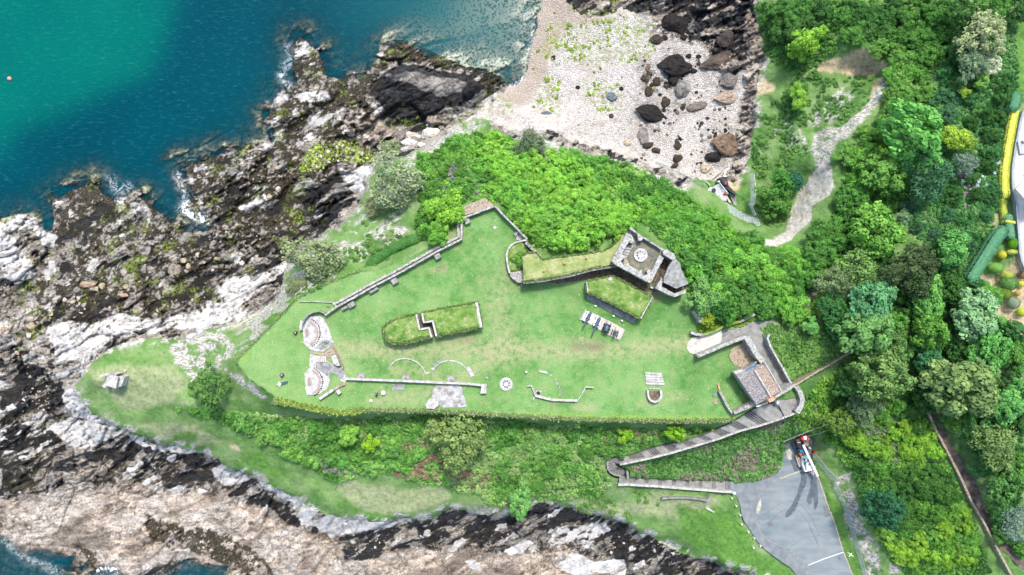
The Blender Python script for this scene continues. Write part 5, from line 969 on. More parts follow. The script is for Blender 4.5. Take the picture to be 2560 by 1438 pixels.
# winding turn
wc_ = [(250,775),(238,800),(232,822),(260,850),(300,885),(330,900)]
inn = zS([(285,826),(258,822),(240,815),(240,832),(262,850),(290,862),(318,876),(340,890),(352,900),(362,912)])
out = zS([(246,765),(205,775),(178,795),(165,830),(172,868),(195,900),(230,925),(270,940),(300,944),(304,958)])
nw = 12; di, do_ = along(inn), along(out)
for k in range(nw):
    a, b = k/nw, (k+1)/nw; zk = zz_-0.11*(k+1)
    MB().prism([pick(inn, di, a), pick(inn, di, a+(b-a)*.6), pick(out, do_, a+(b-a)*.6), pick(out, do_, a)], zk-1, zk).build('winder', PAVE, t)
    MB().prism([pick(inn, di, a+(b-a)*.6), pick(inn, di, b), pick(out, do_, b), pick(out, do_, a+(b-a)*.6)], zk-1, zk-0.05).build('tread_joint', RISER, t)
zl = zz_-0.11*nw
lo_lo = zS([(290,1022),(400,1028),(700,1048),(1000,1072),(1250,1090),(1432,1098)]); lo_hi = zS([(300,945),(365,972),(700,985),(1000,1000),(1250,1005),(1432,1010)])
g2 = [(0.07,6,0.0125),(0.215,3,0.0115),(0.34,3,0.0115),(0.465,3,0.0115),(0.585,3,0.0115),(0.705,3,0.0115),(0.828,3,0.0115),(0.945,4,0.0125)]
rz_ = (zl-6.62)/28.0
flight(lo_lo, lo_hi, g2, zl, rz_, 'lower', t)
t2 = thing('stair_wall', 'white-topped stone wall edging the lower side of the upper stairs down to the winding turn', 'wall', P(1750, 1110, 9.5))
line = offs(up_lo, 2.6); dl = along(line); m = MB()
pts = [pick(line, dl, k/70) for k in range(71)]
for k in range(70): z0_ = 16.5-(16.5-11.0)*(k/70)**0.92; m.wall([pts[k], pts[k+1]], 4.6, z0_-2.4, z0_, 0.6, 20, 0.03)
m.build('coping', CONC, t2)
t3 = thing('stair_wall', 'thick curved grey wall wrapping the landing at the top of the stairs', 'wall', P(2000, 1000, 14.5))
MB().wall(zE([(1572,1012),(1625,1085),(1648,1165),(1630,1245),(1585,1310)]), [10, 13], 12, 16.9, 0.8, 5).build('coping', STONE, t3)
t4 = thing('stair_wall', 'curved grey wall around the outside of the winding stair turn', 'wall', P(1525, 1165, 9.5))
MB().wall(zS([(172,785),(158,830),(165,875),(190,912),(230,938),(300,952)]), 4.2, 8.0, zl+1.3, 0.4, 5).build('coping', CONG, t4); MB().wall(zS([(365,900),(372,970)]), 5.0, 8.5, zl+1.1, 0.4, 6).build('end_pier', CONG, t4)
t5 = thing('stair_wall', 'white-topped wall along the lower straight stairs beside the road', 'wall', P(1690, 1220, 6.5))
m = MB(); line = zS([(270,1042),(400,1042),(700,1060),(1000,1084),(1250,1104),(1468,1120)]); dl = along(line); pts = [pick(line, dl, k/50) for k in range(51)]
for k in range(50): z0_ = zl+0.75-(zl+0.75-7.4)*k/50; m.wall([pts[k], pts[k+1]], 5.6, z0_-2.6, z0_, 0.7, 20, 0.03)
m.build('coping', CONC, t5); MB().wall(zS([(290,960),(285,1030)]), 3.0, 8.3, zl+0.7, 0.3, 6).build('end_wall', CONG, t5)
single(MB().wall(zS([(722,1188),(800,1178),(900,1176),(1000,1180),(1100,1190),(1190,1204)]), 3.4, lambda x, y: tz(x, y)-0.5, 8.1, 0.3, 6, 0.02).wall(zS([(1185,1212),(1225,1180)]), 4.5, 6.5, 8.15, 0.4, 5), 'verge_kerb', CONG, 'curved grey kerb wall on the grass slope below the lower stairs', 'kerb')
single(MB().wall(zS([(1175,1275),(1215,1300),(1262,1325)]), [6, 2.5], lambda x, y: tz(x, y)-0.2, tz(1775,1272)+0.3, 1.2, 3, 0.06), 'fallen_log', CONC, 'short bleached log lying on the dry grass left of the road', 'log')

# ------------------------------------------------------------------ road
ASPH = NT('asphalt'); co = ASPH.pos()
f_ = ASPH.noise(co, 0.12, 5, 0.6); g_ = ASPH.noise(ASPH.vscale(co, (0.5, 2.0, 1), 0.35), 0.5, 5, 0.6); h_ = ASPH.noise(co, 9, 3, 0.6)
cc_ = ASPH.ramp(f_, [(0.32, (0.100,0.135,0.152)), (0.5, (0.150,0.190,0.205)), (0.66, (0.225,0.25,0.25))]); cc_ = ASPH.mix(ASPH.mapr(g_, 0.45, 0.62, 0, 0.5), cc_, (0.27,0.285,0.28)); cc_ = ASPH.mix(ASPH.mapr(h_, 0.4, 0.6, 0, 0.3), cc_, (0.13,0.15,0.16))
ASPH.col(cc_); ASPH.bump(h_, 0.2, 0.02); ASPH = ASPH.m
FOOT = simple_mat('footway_asphalt', [(0.32, (0.12,0.14,0.15)), (0.5, (0.165,0.185,0.195)), (0.68, (0.22,0.235,0.235))], 0.8, 6, 0.15, 0.01)
WET = simple_mat('wet_asphalt', [(0.34, (0.060,0.080,0.092)), (0.6, (0.105,0.13,0.14))], 1.2, 5, 0.05, 0.01, 0.35)
YEL = simple_mat('yellow_line', [(0.36, (0.36,0.30,0.15)), (0.55, (0.60,0.52,0.27))], 3.5, 5, 0, 0, 0.8)
WHT = simple_mat('white_line', [(0.36, (0.45,0.47,0.48)), (0.55, (0.72,0.74,0.74))], 3.5, 5, 0, 0, 0.8)
SAND = simple_mat('spilt_sand', [(0.34, (0.24,0.23,0.19)), (0.6, (0.46,0.42,0.33))], 1.6, 6, 0.3, 0.02)
flat(ROAD, 6.56, 'road', ASPH); flat(FOOTWAY, 6.68, 'footway', FOOT)
kerb = zG([(905,478),(890,560),(830,622),(762,682),(712,745),(692,820),(682,900),(692,980),(732,1050),(800,1120),(900,1178),(1000,1216),(1080,1278),(1140,1340),(1176,1400),(1200,1470)])
o = MB().wall(kerb, 1.6, 6.2, 6.70, 0.1, 5, 0.0).build('kerb', CONG); o['kind'] = 'structure'
def strip(line, w, z, name, mat, jit=0.15): o = MB().wall(line, w, z-0.02, z, jit, 6, 0.0).build(name, mat); o['kind'] = 'structure'; return o
strip(zG([(1186,385),(1252,560),(1332,790),(1402,980),(1472,1215),(1550,1410),(1575,1470)]), 2.4, 6.575, 'yellow_line', YEL)
strip(offs(kerb[2:], -2.2), 1.8, 6.573, 'yellow_line', YEL, 0.7); strip(zG([(905,568),(960,545),(1040,515),(1112,494)]), 1.6, 6.573, 'yellow_line', YEL, 0.4)
strip(zG([(1158,1349),(1300,1292),(1474,1232)]), 1.9, 6.580, 'white_line', WHT)
strip(zG([(1162,992),(1195,1060),(1225,1120),(1252,1180)]), 0.7, 6.570, 'asphalt_crack', BLACKH, 0.3)
o = MB().wall(offs(zG([(1252,560),(1332,790),(1402,980),(1472,1215),(1560,1438),(1570,1470)]), 1.6), 1.4, 6.1, 6.66, 0.2, 6, 0.0).build('kerb', CONG); o['kind'] = 'structure'
def blob(pts, z, name, mat, seed):
    r_ = random.Random(seed); q = [(x+r_.uniform(-1, 1), y+r_.uniform(-1, 1)) for x, y in dens(pts+[pts[0]], 4)[:-1]]; o = MB().prism(q, z-0.02, z).build(name, mat); o['kind'] = 'structure'; return o
blob(zG([(1085,500),(1125,520),(1148,560),(1140,620),(1110,680),(1075,760),(1045,840),(1010,890),(965,920),(945,910),(960,870),(1010,800),(1050,720),(1075,640),(1095,570)]), 6.566, 'wet_stain', WET, 1)
blob(zG([(1125,480),(1200,480),(1235,560),(1240,650),(1245,720),(1248,780),(1225,850),(1208,840),(1205,760),(1195,735),(1190,790),(1165,800),(1140,770),(1155,710),(1180,650),(1175,580),(1140,530)]), 6.567, 'wet_stain', WET, 2)
blob(zG([(945,250),(1010,235),(1040,330),(1045,440),(1100,480),(1030,500),(1000,420),(990,330),(950,300)]), 6.568, 'wet_stain', WET, 3)
PATCH = simple_mat('tarmac_patch', [(0.34, (0.085,0.10,0.11)), (0.6, (0.15,0.17,0.175))], 1.5, 5, 0.1, 0.01)
for q_, ln in enumerate(([(760,900),(850,820),(980,760),(1090,800),(1180,900),(1260,1080)],[(800,960),(900,870),(1000,830),(1080,860),(1170,980),(1250,1150)],[(1000,1180),(1120,1100),(1260,1080),(1360,1120)])): strip(zG(ln), 1.1, 6.563+0.0005*q_, 'tyre_mark', PATCH, 0.5)
blob(zG([(1290,820),(1340,810),(1370,900),(1310,915)]), 6.5645, 'tarmac_patch', PATCH, 8); blob(zG([(780,960),(830,950),(850,1000),(800,1010)]), 6.5646, 'tarmac_patch', PATCH, 9)
blob(zG([(960,320),(990,295),(1010,330),(1010,390),(990,400),(965,370)]), 6.571, 'spilt_sand', SAND, 4)
blob(zG([(725,745),(735,790),(725,850),(708,890),(690,880),(700,800)]), 6.569, 'spilt_sand', SAND, 5)
# ------------------------------------------------------------------ foliage
def leaf_mat(name, from_object):
    N = NT(name)
    if from_object: base = N.n('ObjectInfo').outputs['Color']
    else: base = N.n('Attribute', attribute_name='m1').outputs['Color']
    tv = N.n('Attribute', attribute_name='tint').outputs['Fac']
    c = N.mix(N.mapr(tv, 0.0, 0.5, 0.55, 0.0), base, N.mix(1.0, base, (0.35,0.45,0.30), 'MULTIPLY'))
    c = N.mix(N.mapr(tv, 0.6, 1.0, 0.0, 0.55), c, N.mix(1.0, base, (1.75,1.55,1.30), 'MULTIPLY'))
    c = N.mix(1.0, c, (1.32,1.44,1.60), 'MULTIPLY')
    N.col(c); N.b.inputs['Roughness'].default_value = 0.6; N.b.inputs['Specular IOR Level'].default_value = 0.2
    tr = N.n('BsdfTranslucent'); N.set(tr.inputs['Color'], c); mx = N.n('MixShader'); mx.inputs[0].default_value = 0.20
    N.t.links.new(N.b.outputs[0], mx.inputs[1]); N.t.links.new(tr.outputs[0], mx.inputs[2]); N.t.links.new(mx.outputs[0], N.out.inputs[0]); return N.m
LEAFO, LEAFA = leaf_mat('leaves', True), leaf_mat('undergrowth_leaves', False)
BARK = simple_mat('bark', [(0.35, (0.10,0.09,0.07)), (0.6, (0.24,0.22,0.18))], 5, 4, 0.4, 0.02, world=False)
def dirs(n, zmin=-0.25):
    z = rng.uniform(zmin, 1, n); a = rng.uniform(0, 2*np.pi, n); r = np.sqrt(np.maximum(0, 1-z*z)); return np.stack([r*np.cos(a), r*np.sin(a), z], -1)
def leaf_quads(c, nrm, size, aspect=1.5):
    n = len(c); nrm = nrm/np.linalg.norm(nrm, axis=1, keepdims=True)
    ref = rng.normal(size=(n, 3)); t = np.cross(nrm, ref); t /= np.linalg.norm(t, axis=1, keepdims=True)+1e-9; b = np.cross(nrm, t)
    s = size[:, None]*0.5; l = s*aspect
    v = np.stack([c-t*l, c+b*s-t*l*0.1, c+t*l, c-b*s-t*l*0.1], 1).reshape(-1, 3); return v
def quads_mesh(name, v, tint, col=None):
    n = len(v)//4; f = np.arange(4*n).reshape(n, 4); me = mesh_np(name, v, f, {'m1': np.repeat(col, 4, 0)} if col is not None else None, False)
    a = me.attributes.new('tint', 'FLOAT', 'POINT'); a.data.foreach_set('value', np.repeat(tint, 4).astype(np.float32)); return me
def crown_mesh(name, puffs, per, prad, leaf, flat=0.7, irregular=0.25, seed=0):
    irregular *= 1.7
    """crown of radius about 1 with leaf clusters through its upper volume, and gaps between clusters"""
    global rng
    keep = rng; rng = np.random.default_rng(seed)
    lob = [(rng.uniform(0, 6.28), rng.uniform(-1, 1), rng.integers(2, 5)) for _ in range(4)]
    d = dirs(puffs, -0.15); rad = rng.uniform(0.45, 1.0, puffs)**0.6; a = np.arctan2(d[:, 1], d[:, 0])
    w = 1+irregular*sum(m*np.cos(k*(a-p)) for p, m, k in lob)/2.0; c = d*(rad*w*(1-prad*0.5))[:, None]*np.array([1, 1, flat])
    pr = prad*rng.uniform(0.65, 1.25, puffs); ptint = np.clip(rng.normal(0.52, 0.27, puffs), 0, 1)
    q = dirs(puffs*per, -0.35); pc_ = np.repeat(c, per, 0); rr = np.repeat(pr, per)*rng.uniform(0.6, 1.08, puffs*per)
    pos = pc_+q*rr[:, None]*np.array([1, 1, 0.85]); nr_ = q*0.85+np.array([0, 0, 0.28])+rng.normal(scale=0.30, size=q.shape)
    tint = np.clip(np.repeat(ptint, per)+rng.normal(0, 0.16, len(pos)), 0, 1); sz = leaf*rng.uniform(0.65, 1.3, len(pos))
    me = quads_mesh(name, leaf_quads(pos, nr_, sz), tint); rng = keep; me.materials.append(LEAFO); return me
CR = {'puffy': [crown_mesh('crown_puffy', 95, 46, 0.19, 0.090, 0.75, 0.22, 10+k) for k in range(4)],
      'fine': [crown_mesh('crown_fine', 150, 30, 0.15, 0.066, 0.75, 0.2, 30+k) for k in range(4)],
      'bush': [crown_mesh('crown_bush', 70, 52, 0.24, 0.095, 0.7, 0.32, 50+k) for k in range(4)],
      'feather': [crown_mesh('crown_feather', 120, 26, 0.20, 0.065, 0.7, 0.25, 70+k) for k in range(3)]}
def dome_mesh(name, n, leaf, bump, seed):
    global rng
    keep = rng; rng = np.random.default_rng(seed); d = dirs(n, -0.1); f = 1+bump*(rng.random(n)-0.5); pos = d*f[:, None]
    me = quads_mesh(name, leaf_quads(pos, d+rng.normal(scale=0.25, size=d.shape), leaf*rng.uniform(0.7, 1.2, n)), np.clip(rng.normal(0.5, 0.22, n), 0, 1)); rng = keep; me.materials.append(LEAFO); return me
DOME = [dome_mesh('clipped_dome', 2600, 0.085, 0.07, k) for k in range(2)]
TRUNKM = MB().tube([(0, 0, -0.2), (0.02, 0.01, 0.4), (-0.01, 0.0, 1.0)], [0.09, 0.065, 0.04], 8).tube([(0, 0, 0.55), (0.25, 0.1, 0.95)], [0.04, 0.02], 6).tube([(0, 0, 0.6), (-0.2, 0.2, 1.0)], [0.04, 0.02], 6).tube([(0, 0, 0.5), (-0.1, -0.25, 0.95)], [0.04, 0.02], 6)
for k in range(9):
    a = k*0.7+0.2; L_ = 1.1+0.35*math.sin(k*2.3); TRUNKM.tube([(0.02*math.cos(a), 0.02*math.sin(a), 0.72+0.03*k), (0.5*L_*math.cos(a), 0.5*L_*math.sin(a), 1.02+0.02*k), (L_*math.cos(a+.2), L_*math.sin(a+.2), 1.22), (1.45*L_*math.cos(a+.1), 1.45*L_*math.sin(a+.1), 1.30)], [0.045, 0.035, 0.022, 0.01], 5)
trunk_me = bpy.data.meshes.new('trunk'); trunk_me.from_pydata(TRUNKM.v, [], TRUNKM.f); trunk_me.materials.append(BARK)
PLACED = []
def plant(name, lab, cat, x, y, r, col, kind='puffy', group=None, h=None, ry=None, rot=None, var=None):
    """tree or bush whose crown is centred on the picture point; r is the crown radius in picture pixels"""
    g = tz(x, y); R = r*mpp(g+2); h = (1.05*R+0.8 if h is None else h); zc = g+max(0.25, h-0.75*R*0.5-0.3)
    wx_, wy_ = PX(x, y, zc+0.3*R); g2 = min(g, tz(*inv(wx_, wy_, g)))
    t = thing(name, lab, cat, (wx_, wy_, g2), group, 0)
    ms = CR[kind] if kind in CR else DOME
    me = ms[(var if var is not None else random.randrange(len(ms))) % len(ms)]
    c = bpy.data.objects.new('crown' if name.endswith('tree') else 'foliage', me); C.objects.link(c); c.parent = t; c.location = (0, 0, zc-g2)
    c.rotation_euler = (0, 0, random.uniform(0, 6.28) if rot is None else rot); sy_ = (ry/r if ry else random.uniform(0.8, 1.15)); c.scale = (R*(1.0 if ry else random.uniform(.9, 1.18)), R*sy_, R*random.uniform(0.8, 1.1)); c.color = (*col, 1)
    tr = bpy.data.objects.new('trunk' if name.endswith('tree') else 'stem', trunk_me); C.objects.link(tr); tr.parent = t; hh = max(0.4, zc-g2); k = max(0.5, min(1.3, R*0.45)); tr.scale = (k, k, hh)
    PLACED.append((x, y, r)); return t
LIME, BRIGHT, MID, DEEP, BLUE = (0.15,0.31,0.035), (0.105,0.255,0.030), (0.07,0.18,0.028), (0.034,0.10,0.018), (0.042,0.115,0.045)
OLIVE, GREY, YEL_G, CREAM, RED, TWIG = (0.15,0.20,0.055), (0.20,0.235,0.115), (0.21,0.31,0.028), (0.42,0.44,0.26), (0.22,0.135,0.085), (0.15,0.15,0.115)
HEDGE = (0.085,0.22,0.105)
def jc(c, s=0.12): k = random.uniform(1-s, 1+s); return (c[0]*k*random.uniform(.92, 1.08), c[1]*k, c[2]*k*random.uniform(.9, 1.1))
TREES = [
 ('broadleaf_tree','big bright green tree with puffy leaf clusters on the upper right slope','tree',2290,332,98,(0.115,0.29,0.055),'puffy',62),
 ('bush','yellow-green round bush touching the big puffy tree on its right','bush',2398,345,32,YEL_G,'bush',None),
 ('flowering_tree','large cream and olive flowering tree near the upper right corner','tree',2468,78,66,(0.24,0.27,0.12),'fine',56),
 ('flowering_bush','white-blossomed bush below the large cream flowering tree','bush',2482,152,34,CREAM,'bush',30),
 ('bush','grey-green spreading bush left of the white-blossomed bush','bush',2432,160,44,(0.14,0.20,0.10),'fine',None),
 ('bush','small pale yellow-green bush below the white-blossomed bush','bush',2458,203,22,(0.16,0.30,0.06),'bush',18),
 ('bush','small lime bush left of the small pale yellow-green bush','bush',2412,228,12,YEL_G,'bush',None),
 ('broadleaf_tree','dark green tree at the top edge, left of the cream flowering tree','tree',2412,28,40,DEEP,'fine',None),
 ('broadleaf_tree','mid green tree on the top edge above the cream flowering tree','tree',2492,6,48,MID,'fine',None),
 ('broadleaf_tree','dark green tree filling the top right corner','tree',2550,20,36,DEEP,'fine',None),
 ('broadleaf_tree','blue-green loose tree below the big puffy tree','tree',2330,440,66,BLUE,'feather',58),
 ('bush','silver-grey loose bush right of the blue-green loose tree','bush',2418,408,34,(0.16,0.21,0.15),'feather',24),
 ('broadleaf_tree','bright green tree with dark gaps above the netted cliff, left of the blue-green tree','tree',2215,432,62,(0.10,0.22,0.035),'puffy',52),
 ('broadleaf_tree','large bright yellow-green tree in the middle of the eastern wood','tree',2196,580,68,(0.115,0.25,0.035),'puffy',62),
 ('broadleaf_tree','olive-green spreading tree under the large yellow-green tree','tree',2155,668,58,(0.12,0.21,0.05),'feather',44),
 ('broadleaf_tree','dark brownish-green tree beside the clipped hedge end','tree',2288,672,78,(0.040,0.065,0.020),'fine',62),
 ('flowering_bush','round green bush dotted with pale flowers left of the long clipped hedge','bush',2390,620,46,(0.085,0.235,0.05),'bush',42),
 ('bush','small grey-green bush in the meadow above the flower-dotted bush','bush',2262,545,20,(0.14,0.22,0.09),'bush',None),
 ('broadleaf_tree','light green tree wrapped round the big clipped dome','tree',2322,742,58,(0.105,0.25,0.045),'puffy',42),
 ('broadleaf_tree','blue-green tree with lighter clusters below the olive spreading tree','tree',2183,762,66,(0.075,0.20,0.075),'puffy',60),
 ('broadleaf_tree','pale silvery green tree with round clusters under the topiary garden','tree',2450,792,66,(0.17,0.29,0.12),'puffy',60),
 ('broadleaf_tree','twiggy grey-green tree with bare branches beside the dark woodland path','tree',2090,700,48,(0.13,0.18,0.07),'feather',40),
 ('broadleaf_tree','broad pale green tree right of the path fork','tree',2170,830,78,(0.105,0.215,0.055),'puffy',56),
 ('broadleaf_tree','dark green tree with yellow tips between the two pale trees','tree',2330,826,56,(0.085,0.20,0.028),'puffy',46),
 ('broadleaf_tree','bright green tree with pale tips near the right edge, below the silvery tree','tree',2478,884,72,(0.085,0.235,0.045),'puffy',50),
 ('broadleaf_tree','large olive tree with small round clusters above the dark track','tree',2415,972,92,(0.125,0.185,0.055),'puffy',78),
 ('broadleaf_tree','bright green tree on the right edge, right of the large olive tree','tree',2538,1008,50,(0.085,0.23,0.05),'puffy',58),
 ('broadleaf_tree','large yellow-green tree with a pale top right of the long tan wall','tree',2215,935,78,(0.12,0.20,0.05),'fine',68),
 ('broadleaf_tree','dark blue-green tree below the gap in the wood','tree',2330,905,44,(0.04,0.14,0.05),'puffy',None),
 ('broadleaf_tree','grey-green leafy tree below the large yellow-green tree','tree',2165,1020,48,(0.12,0.18,0.07),'fine',42),
 ('broadleaf_tree','round olive-green tree behind the fence above the drilling rig','tree',2108,1055,42,(0.11,0.18,0.03),'fine',38),
 ('broadleaf_tree','feathery olive tree right of the dark track','tree',2498,1118,60,(0.12,0.18,0.05),'feather',58),
 ('broadleaf_tree','dark green clustered tree below the feathery olive tree','tree',2512,1222,50,(0.060,0.145,0.03),'puffy',46),
 ('broadleaf_tree','silver-green tree low on the right edge','tree',2552,1315,44,(0.13,0.19,0.13),'feather',None),
 ('broadleaf_tree','very dark blue-green tree on the slope right of the rubble','tree',2212,1278,62,(0.020,0.085,0.035),'fine',48),
 ('flowering_bush','round bush with cream blossom at the right end of the lawn','bush',1756,745,41,(0.115,0.23,0.055),'bush',38),
 ('broadleaf_tree','large pale olive tree growing against the south wall','tree',1145,1098,78,(0.145,0.20,0.055),'fine',72),
 ('bush','bright green bush hanging over the dark southern cliff','bush',1300,1256,42,(0.115,0.255,0.06),'puffy',34),
 ('bush','large grey-green tamarisk bush on the north-west rim','bush',985,452,74,GREY,'feather',66),
 ('bush','small grey-green bush above the large tamarisk, over the boulders','bush',976,370,28,GREY,'feather',None),
 ('bush','pale straw-green bush below the large tamarisk','bush',935,515,32,(0.22,0.22,0.11),'feather',26),
 ('bush','large grey-olive bush on the cliff above the parapet wall','bush',788,648,74,(0.185,0.215,0.095),'feather',60),
 ('bush','small grey-olive bush at the cliff edge below the large grey-olive bush','bush',735,716,28,(0.16,0.18,0.08),'feather',32),
 ('bush','dark grey-green bush on the cliff top above the beach','bush',1326,362,46,(0.095,0.125,0.065),'feather',36),
 ('bush','dense dark round bush alone on the western headland','bush',518,968,48,(0.080,0.165,0.035),'fine',56),
 ('bush','bright yellow-green bush beside the parapet bend','bush',1115,530,42,(0.15,0.29,0.028),'bush',52),
 ('bush','bright green bush just left of the parapet below the yellow-green bush','bush',1088,585,30,(0.11,0.26,0.03),'bush',None),
 ('bush','dark evergreen bush at the bottom left of the cove net','bush',1965,455,40,(0.055,0.165,0.025),'bush',34),
 ('bush','round green bush left of the pale netted cliff','bush',1940,505,42,(0.065,0.16,0.025),'bush',40),
 ('bush','blue-green bush beside the top of the netted cliff','bush',1990,450,28,(0.03,0.12,0.06),'fine',None),
 ('bush','lime bush in the upper cove slope','bush',2020,95,42,(0.17,0.32,0.03),'bush',30),
 ('bush','yellow lime bush left of the sandy landslip','bush',2000,128,26,(0.18,0.33,0.03),'bush',None),
 ('bush','lime bush in the middle of the cove slope','bush',1998,240,26,(0.15,0.29,0.03),'bush',30),
 ('bush','yellow-flowered bush below the wall stub','bush',1772,800,22,(0.20,0.26,0.02),'bush',16),
 ('bush','dark green bush between the wall stub and the wood','bush',1805,775,30,(0.03,0.11,0.02),'fine',None),
 ('bush','bright green bush at the top left of the southern thicket','bush',870,1088,30,(0.16,0.31,0.045),'bush',26),
 ('bush','yellow-green bush right of the bright bush in the southern thicket','bush',925,1112,22,(0.20,0.34,0.02),'bush',None),
 ('bush','yellow-green bush above the stairs at the foot of the south wall','bush',1690,1085,34,(0.17,0.32,0.02),'bush',18),
 ('bush','lime bush above the winding turn of the stairs','bush',1562,1088,24,(0.18,0.33,0.02),'bush',None),
 ('bush','green bush in the casemate hollow behind the curved wall','bush',1302,650,16,(0.085,0.20,0.025),'bush',26),
 ('bush','round green bush at the foot of the path trees','bush',2030,815,20,(0.11,0.27,0.06),'bush',None),
]
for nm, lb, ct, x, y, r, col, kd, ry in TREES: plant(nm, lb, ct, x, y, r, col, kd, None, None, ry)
OPEN = [SOIL[0], SOIL[1], BARE[7], BARE[8]]
def fill(poly, step, rr, cols, name, lab, cat, group, kinds, avoid=0.75, seed=1, warpn=9, hmul=1.0, maxn=300, jit=0.42):
    r_ = random.Random(seed); xs_ = [p[0] for p in poly]; ys_ = [p[1] for p in poly]; pts = []
    y = min(ys_); row = 0
    while y < max(ys_):
        x = min(xs_)+(row % 2)*step/2
        while x < max(xs_): pts.append((x+r_.uniform(-jit, jit)*step, y+r_.uniform(-jit, jit)*step)); x += step
        y += step*0.86; row += 1
    pts = [p for p in pts if in_poly(np.array([p[0]]), np.array([p[1]]), poly)[0] and -20 < p[0] < 2580 and -20 < p[1] < 1458]
    n0 = list(PLACED); n = 0
    for x, y in pts:
        if any((x-a)**2+(y-b)**2 < (avoid*c)**2 for a, b, c in n0) or clsv(x, y) in (0, 1, 2, 4) or n >= maxn: continue
        nz = float(fbm(np.array([x]), np.array([y]), 110, 2, 700+seed)[0]); ci = min(len(cols)-1, max(0, int((nz-0.28)/0.44*len(cols)+r_.uniform(-.6, .6))))
        r = 1.12*r_.uniform(*rr)
        if any(in_poly(np.array([x, x+.75*r, x-.75*r, x, x]), np.array([y, y, y, y+.75*r, y-.75*r]), q).any() for q in OPEN): continue
        plant(name, lab, cat, x, y, r, jc(cols[ci]), r_.choice(kinds), group, h=(0.9*r*mpp(14)+0.4)*hmul); n += 1
    return n
THK = [(1228,340),(1290,395),(1400,400),(1500,440),(1560,520),(1585,560),(1545,590),(1480,600),(1400,615),(1340,610),(1300,570),(1250,505),(1225,460),(1215,400)]
fill(THK, 33, (20,29), [BRIGHT, (0.125,0.285,0.035), LIME], 'thicket_tree', 'bright green small tree in the close thicket north of the fort lawn', 'tree', 'small trees of the northern thicket', ['puffy','bush'], 0.6, 2)
IVY = [(1420,385),(1560,415),(1660,455),(1740,505),(1830,560),(1905,602),(1900,640),(1780,640),(1700,620),(1620,560),(1560,480),(1470,425)]
fill(IVY, 27, (15,22), [MID, BRIGHT, (0.085,0.22,0.03)], 'slope_bush', 'mid green leafy bush on the slope above the shingle cove', 'bush', 'bushes on the slope above the cove', ['bush','fine'], 0.6, 3, hmul=0.7)
EDGE = [(1700,640),(1790,645),(1905,640),(2000,625),(2060,575),(2110,500),(2130,420),(2160,380),(2210,400),(2160,480),(2140,560),(2150,640),(2080,640),(2040,700),(2010,800),(1930,790),(1850,790),(1790,770),(1745,700)]
fill(EDGE, 36, (22,32), [(0.06,0.16,0.025), BRIGHT, (0.115,0.26,0.035)], 'thicket_tree', 'green tree in the wood between the gun tower and the netted cliff', 'tree', 'trees between tower and netted cliff', ['puffy','puffy','bush'], 0.6, 4)
RIDGE = [(2330,30),(2385,60),(2370,120),(2300,200),(2330,250),(2260,270),(2235,330),(2160,370),(2110,420),(2090,400),(2150,330),(2200,270),(2225,205),(2170,130),(2230,90),(2290,0),(2350,0)]
fill(RIDGE, 30, (17,25), [(0.055,0.15,0.022), (0.085,0.20,0.03), (0.12,0.24,0.04)], 'thicket_tree', 'green wind-shaped tree along the top of the cove cliff', 'tree', 'trees along the cove cliff top', ['bush','fine','puffy'], 0.6, 5)
COVE = [(1890,10),(2290,0),(2230,85),(2150,110),(2060,60),(1990,90),(1920,100)]
fill(COVE, 34, (16,26), [(0.045,0.12,0.022), (0.06,0.155,0.025), (0.085,0.19,0.03)], 'slope_bush', 'dark green bush on the upper slope at the head of the cove', 'bush', 'bushes at the head of the cove', ['fine','bush'], 0.6, 6, hmul=0.75)
GARD = [(2385,60),(2540,100),(2530,240),(2510,400),(2500,560),(2410,690),(2340,600),(2250,560),(2240,500),(2300,500),(2400,470),(2410,330),(2330,250)]
fill(GARD, 52, (15,26), [DEEP, (0.04,0.13,0.03), (0.06,0.16,0.05), BLUE], 'meadow_bush', 'dark green bush in the rough meadow left of the yellow hedge', 'bush', 'bushes in the rough meadow', ['fine','bush'], 0.7, 7, hmul=0.6)
WOOD = [(2050,740),(2150,700),(2230,620),(2330,600),(2400,700),(2480,730),(2560,830),(2560,1260),(2480,1160),(2420,1080),(2330,1010),(2250,1000),(2130,960),(2130,880),(2080,850)]
fill(WOOD, 46, (26,38), [DEEP, (0.04,0.13,0.03), MID, (0.085,0.18,0.04)], 'broadleaf_tree', 'green tree in the crowded eastern wood, between the larger crowns', 'tree', 'trees of the eastern wood', ['puffy','fine'], 0.85, 8)
EAST = [(2450,1030),(2570,1040),(2570,1438),(2540,1420),(2480,1260),(2440,1140)]
fill(EAST, 46, (24,34), [DEEP, (0.04,0.13,0.03), MID], 'broadleaf_tree', 'dark green tree on the bank right of the dark track', 'tree', 'trees right of the dark track', ['fine','puffy'], 0.85, 9)
SLP = [(2120,960),(2250,1000),(2310,1030),(2370,1180),(2440,1350),(2470,1438),(2270,1438),(2200,1350),(2190,1200),(2120,1120),(2080,1100)]
fill(SLP, 40, (15,26), [(0.045,0.12,0.02), (0.07,0.18,0.025), (0.11,0.23,0.03), (0.15,0.28,0.025)], 'slope_bush', 'green bush on the scrubby slope between the road and the dark track', 'bush', 'bushes on the slope above the road', ['bush','fine','bush'], 0.75, 10, hmul=0.6)
STH = [(560,1040),(700,1055),(860,1058),(1060,1050),(1080,1150),(1000,1170),(880,1180),(800,1180),(700,1110)]
fill(STH, 34, (15,24), [(0.07,0.17,0.028), (0.095,0.225,0.038), (0.13,0.27,0.05)], 'thicket_bush', 'green bush in the thicket below the western half of the south wall', 'bush', 'bushes of the western southern thicket', ['bush','fine'], 0.7, 11, hmul=0.6)
STH2 = [(1225,1060),(1440,1066),(1640,1085),(1540,1130),(1480,1150),(1440,1200),(1350,1230),(1250,1190),(1220,1120)]
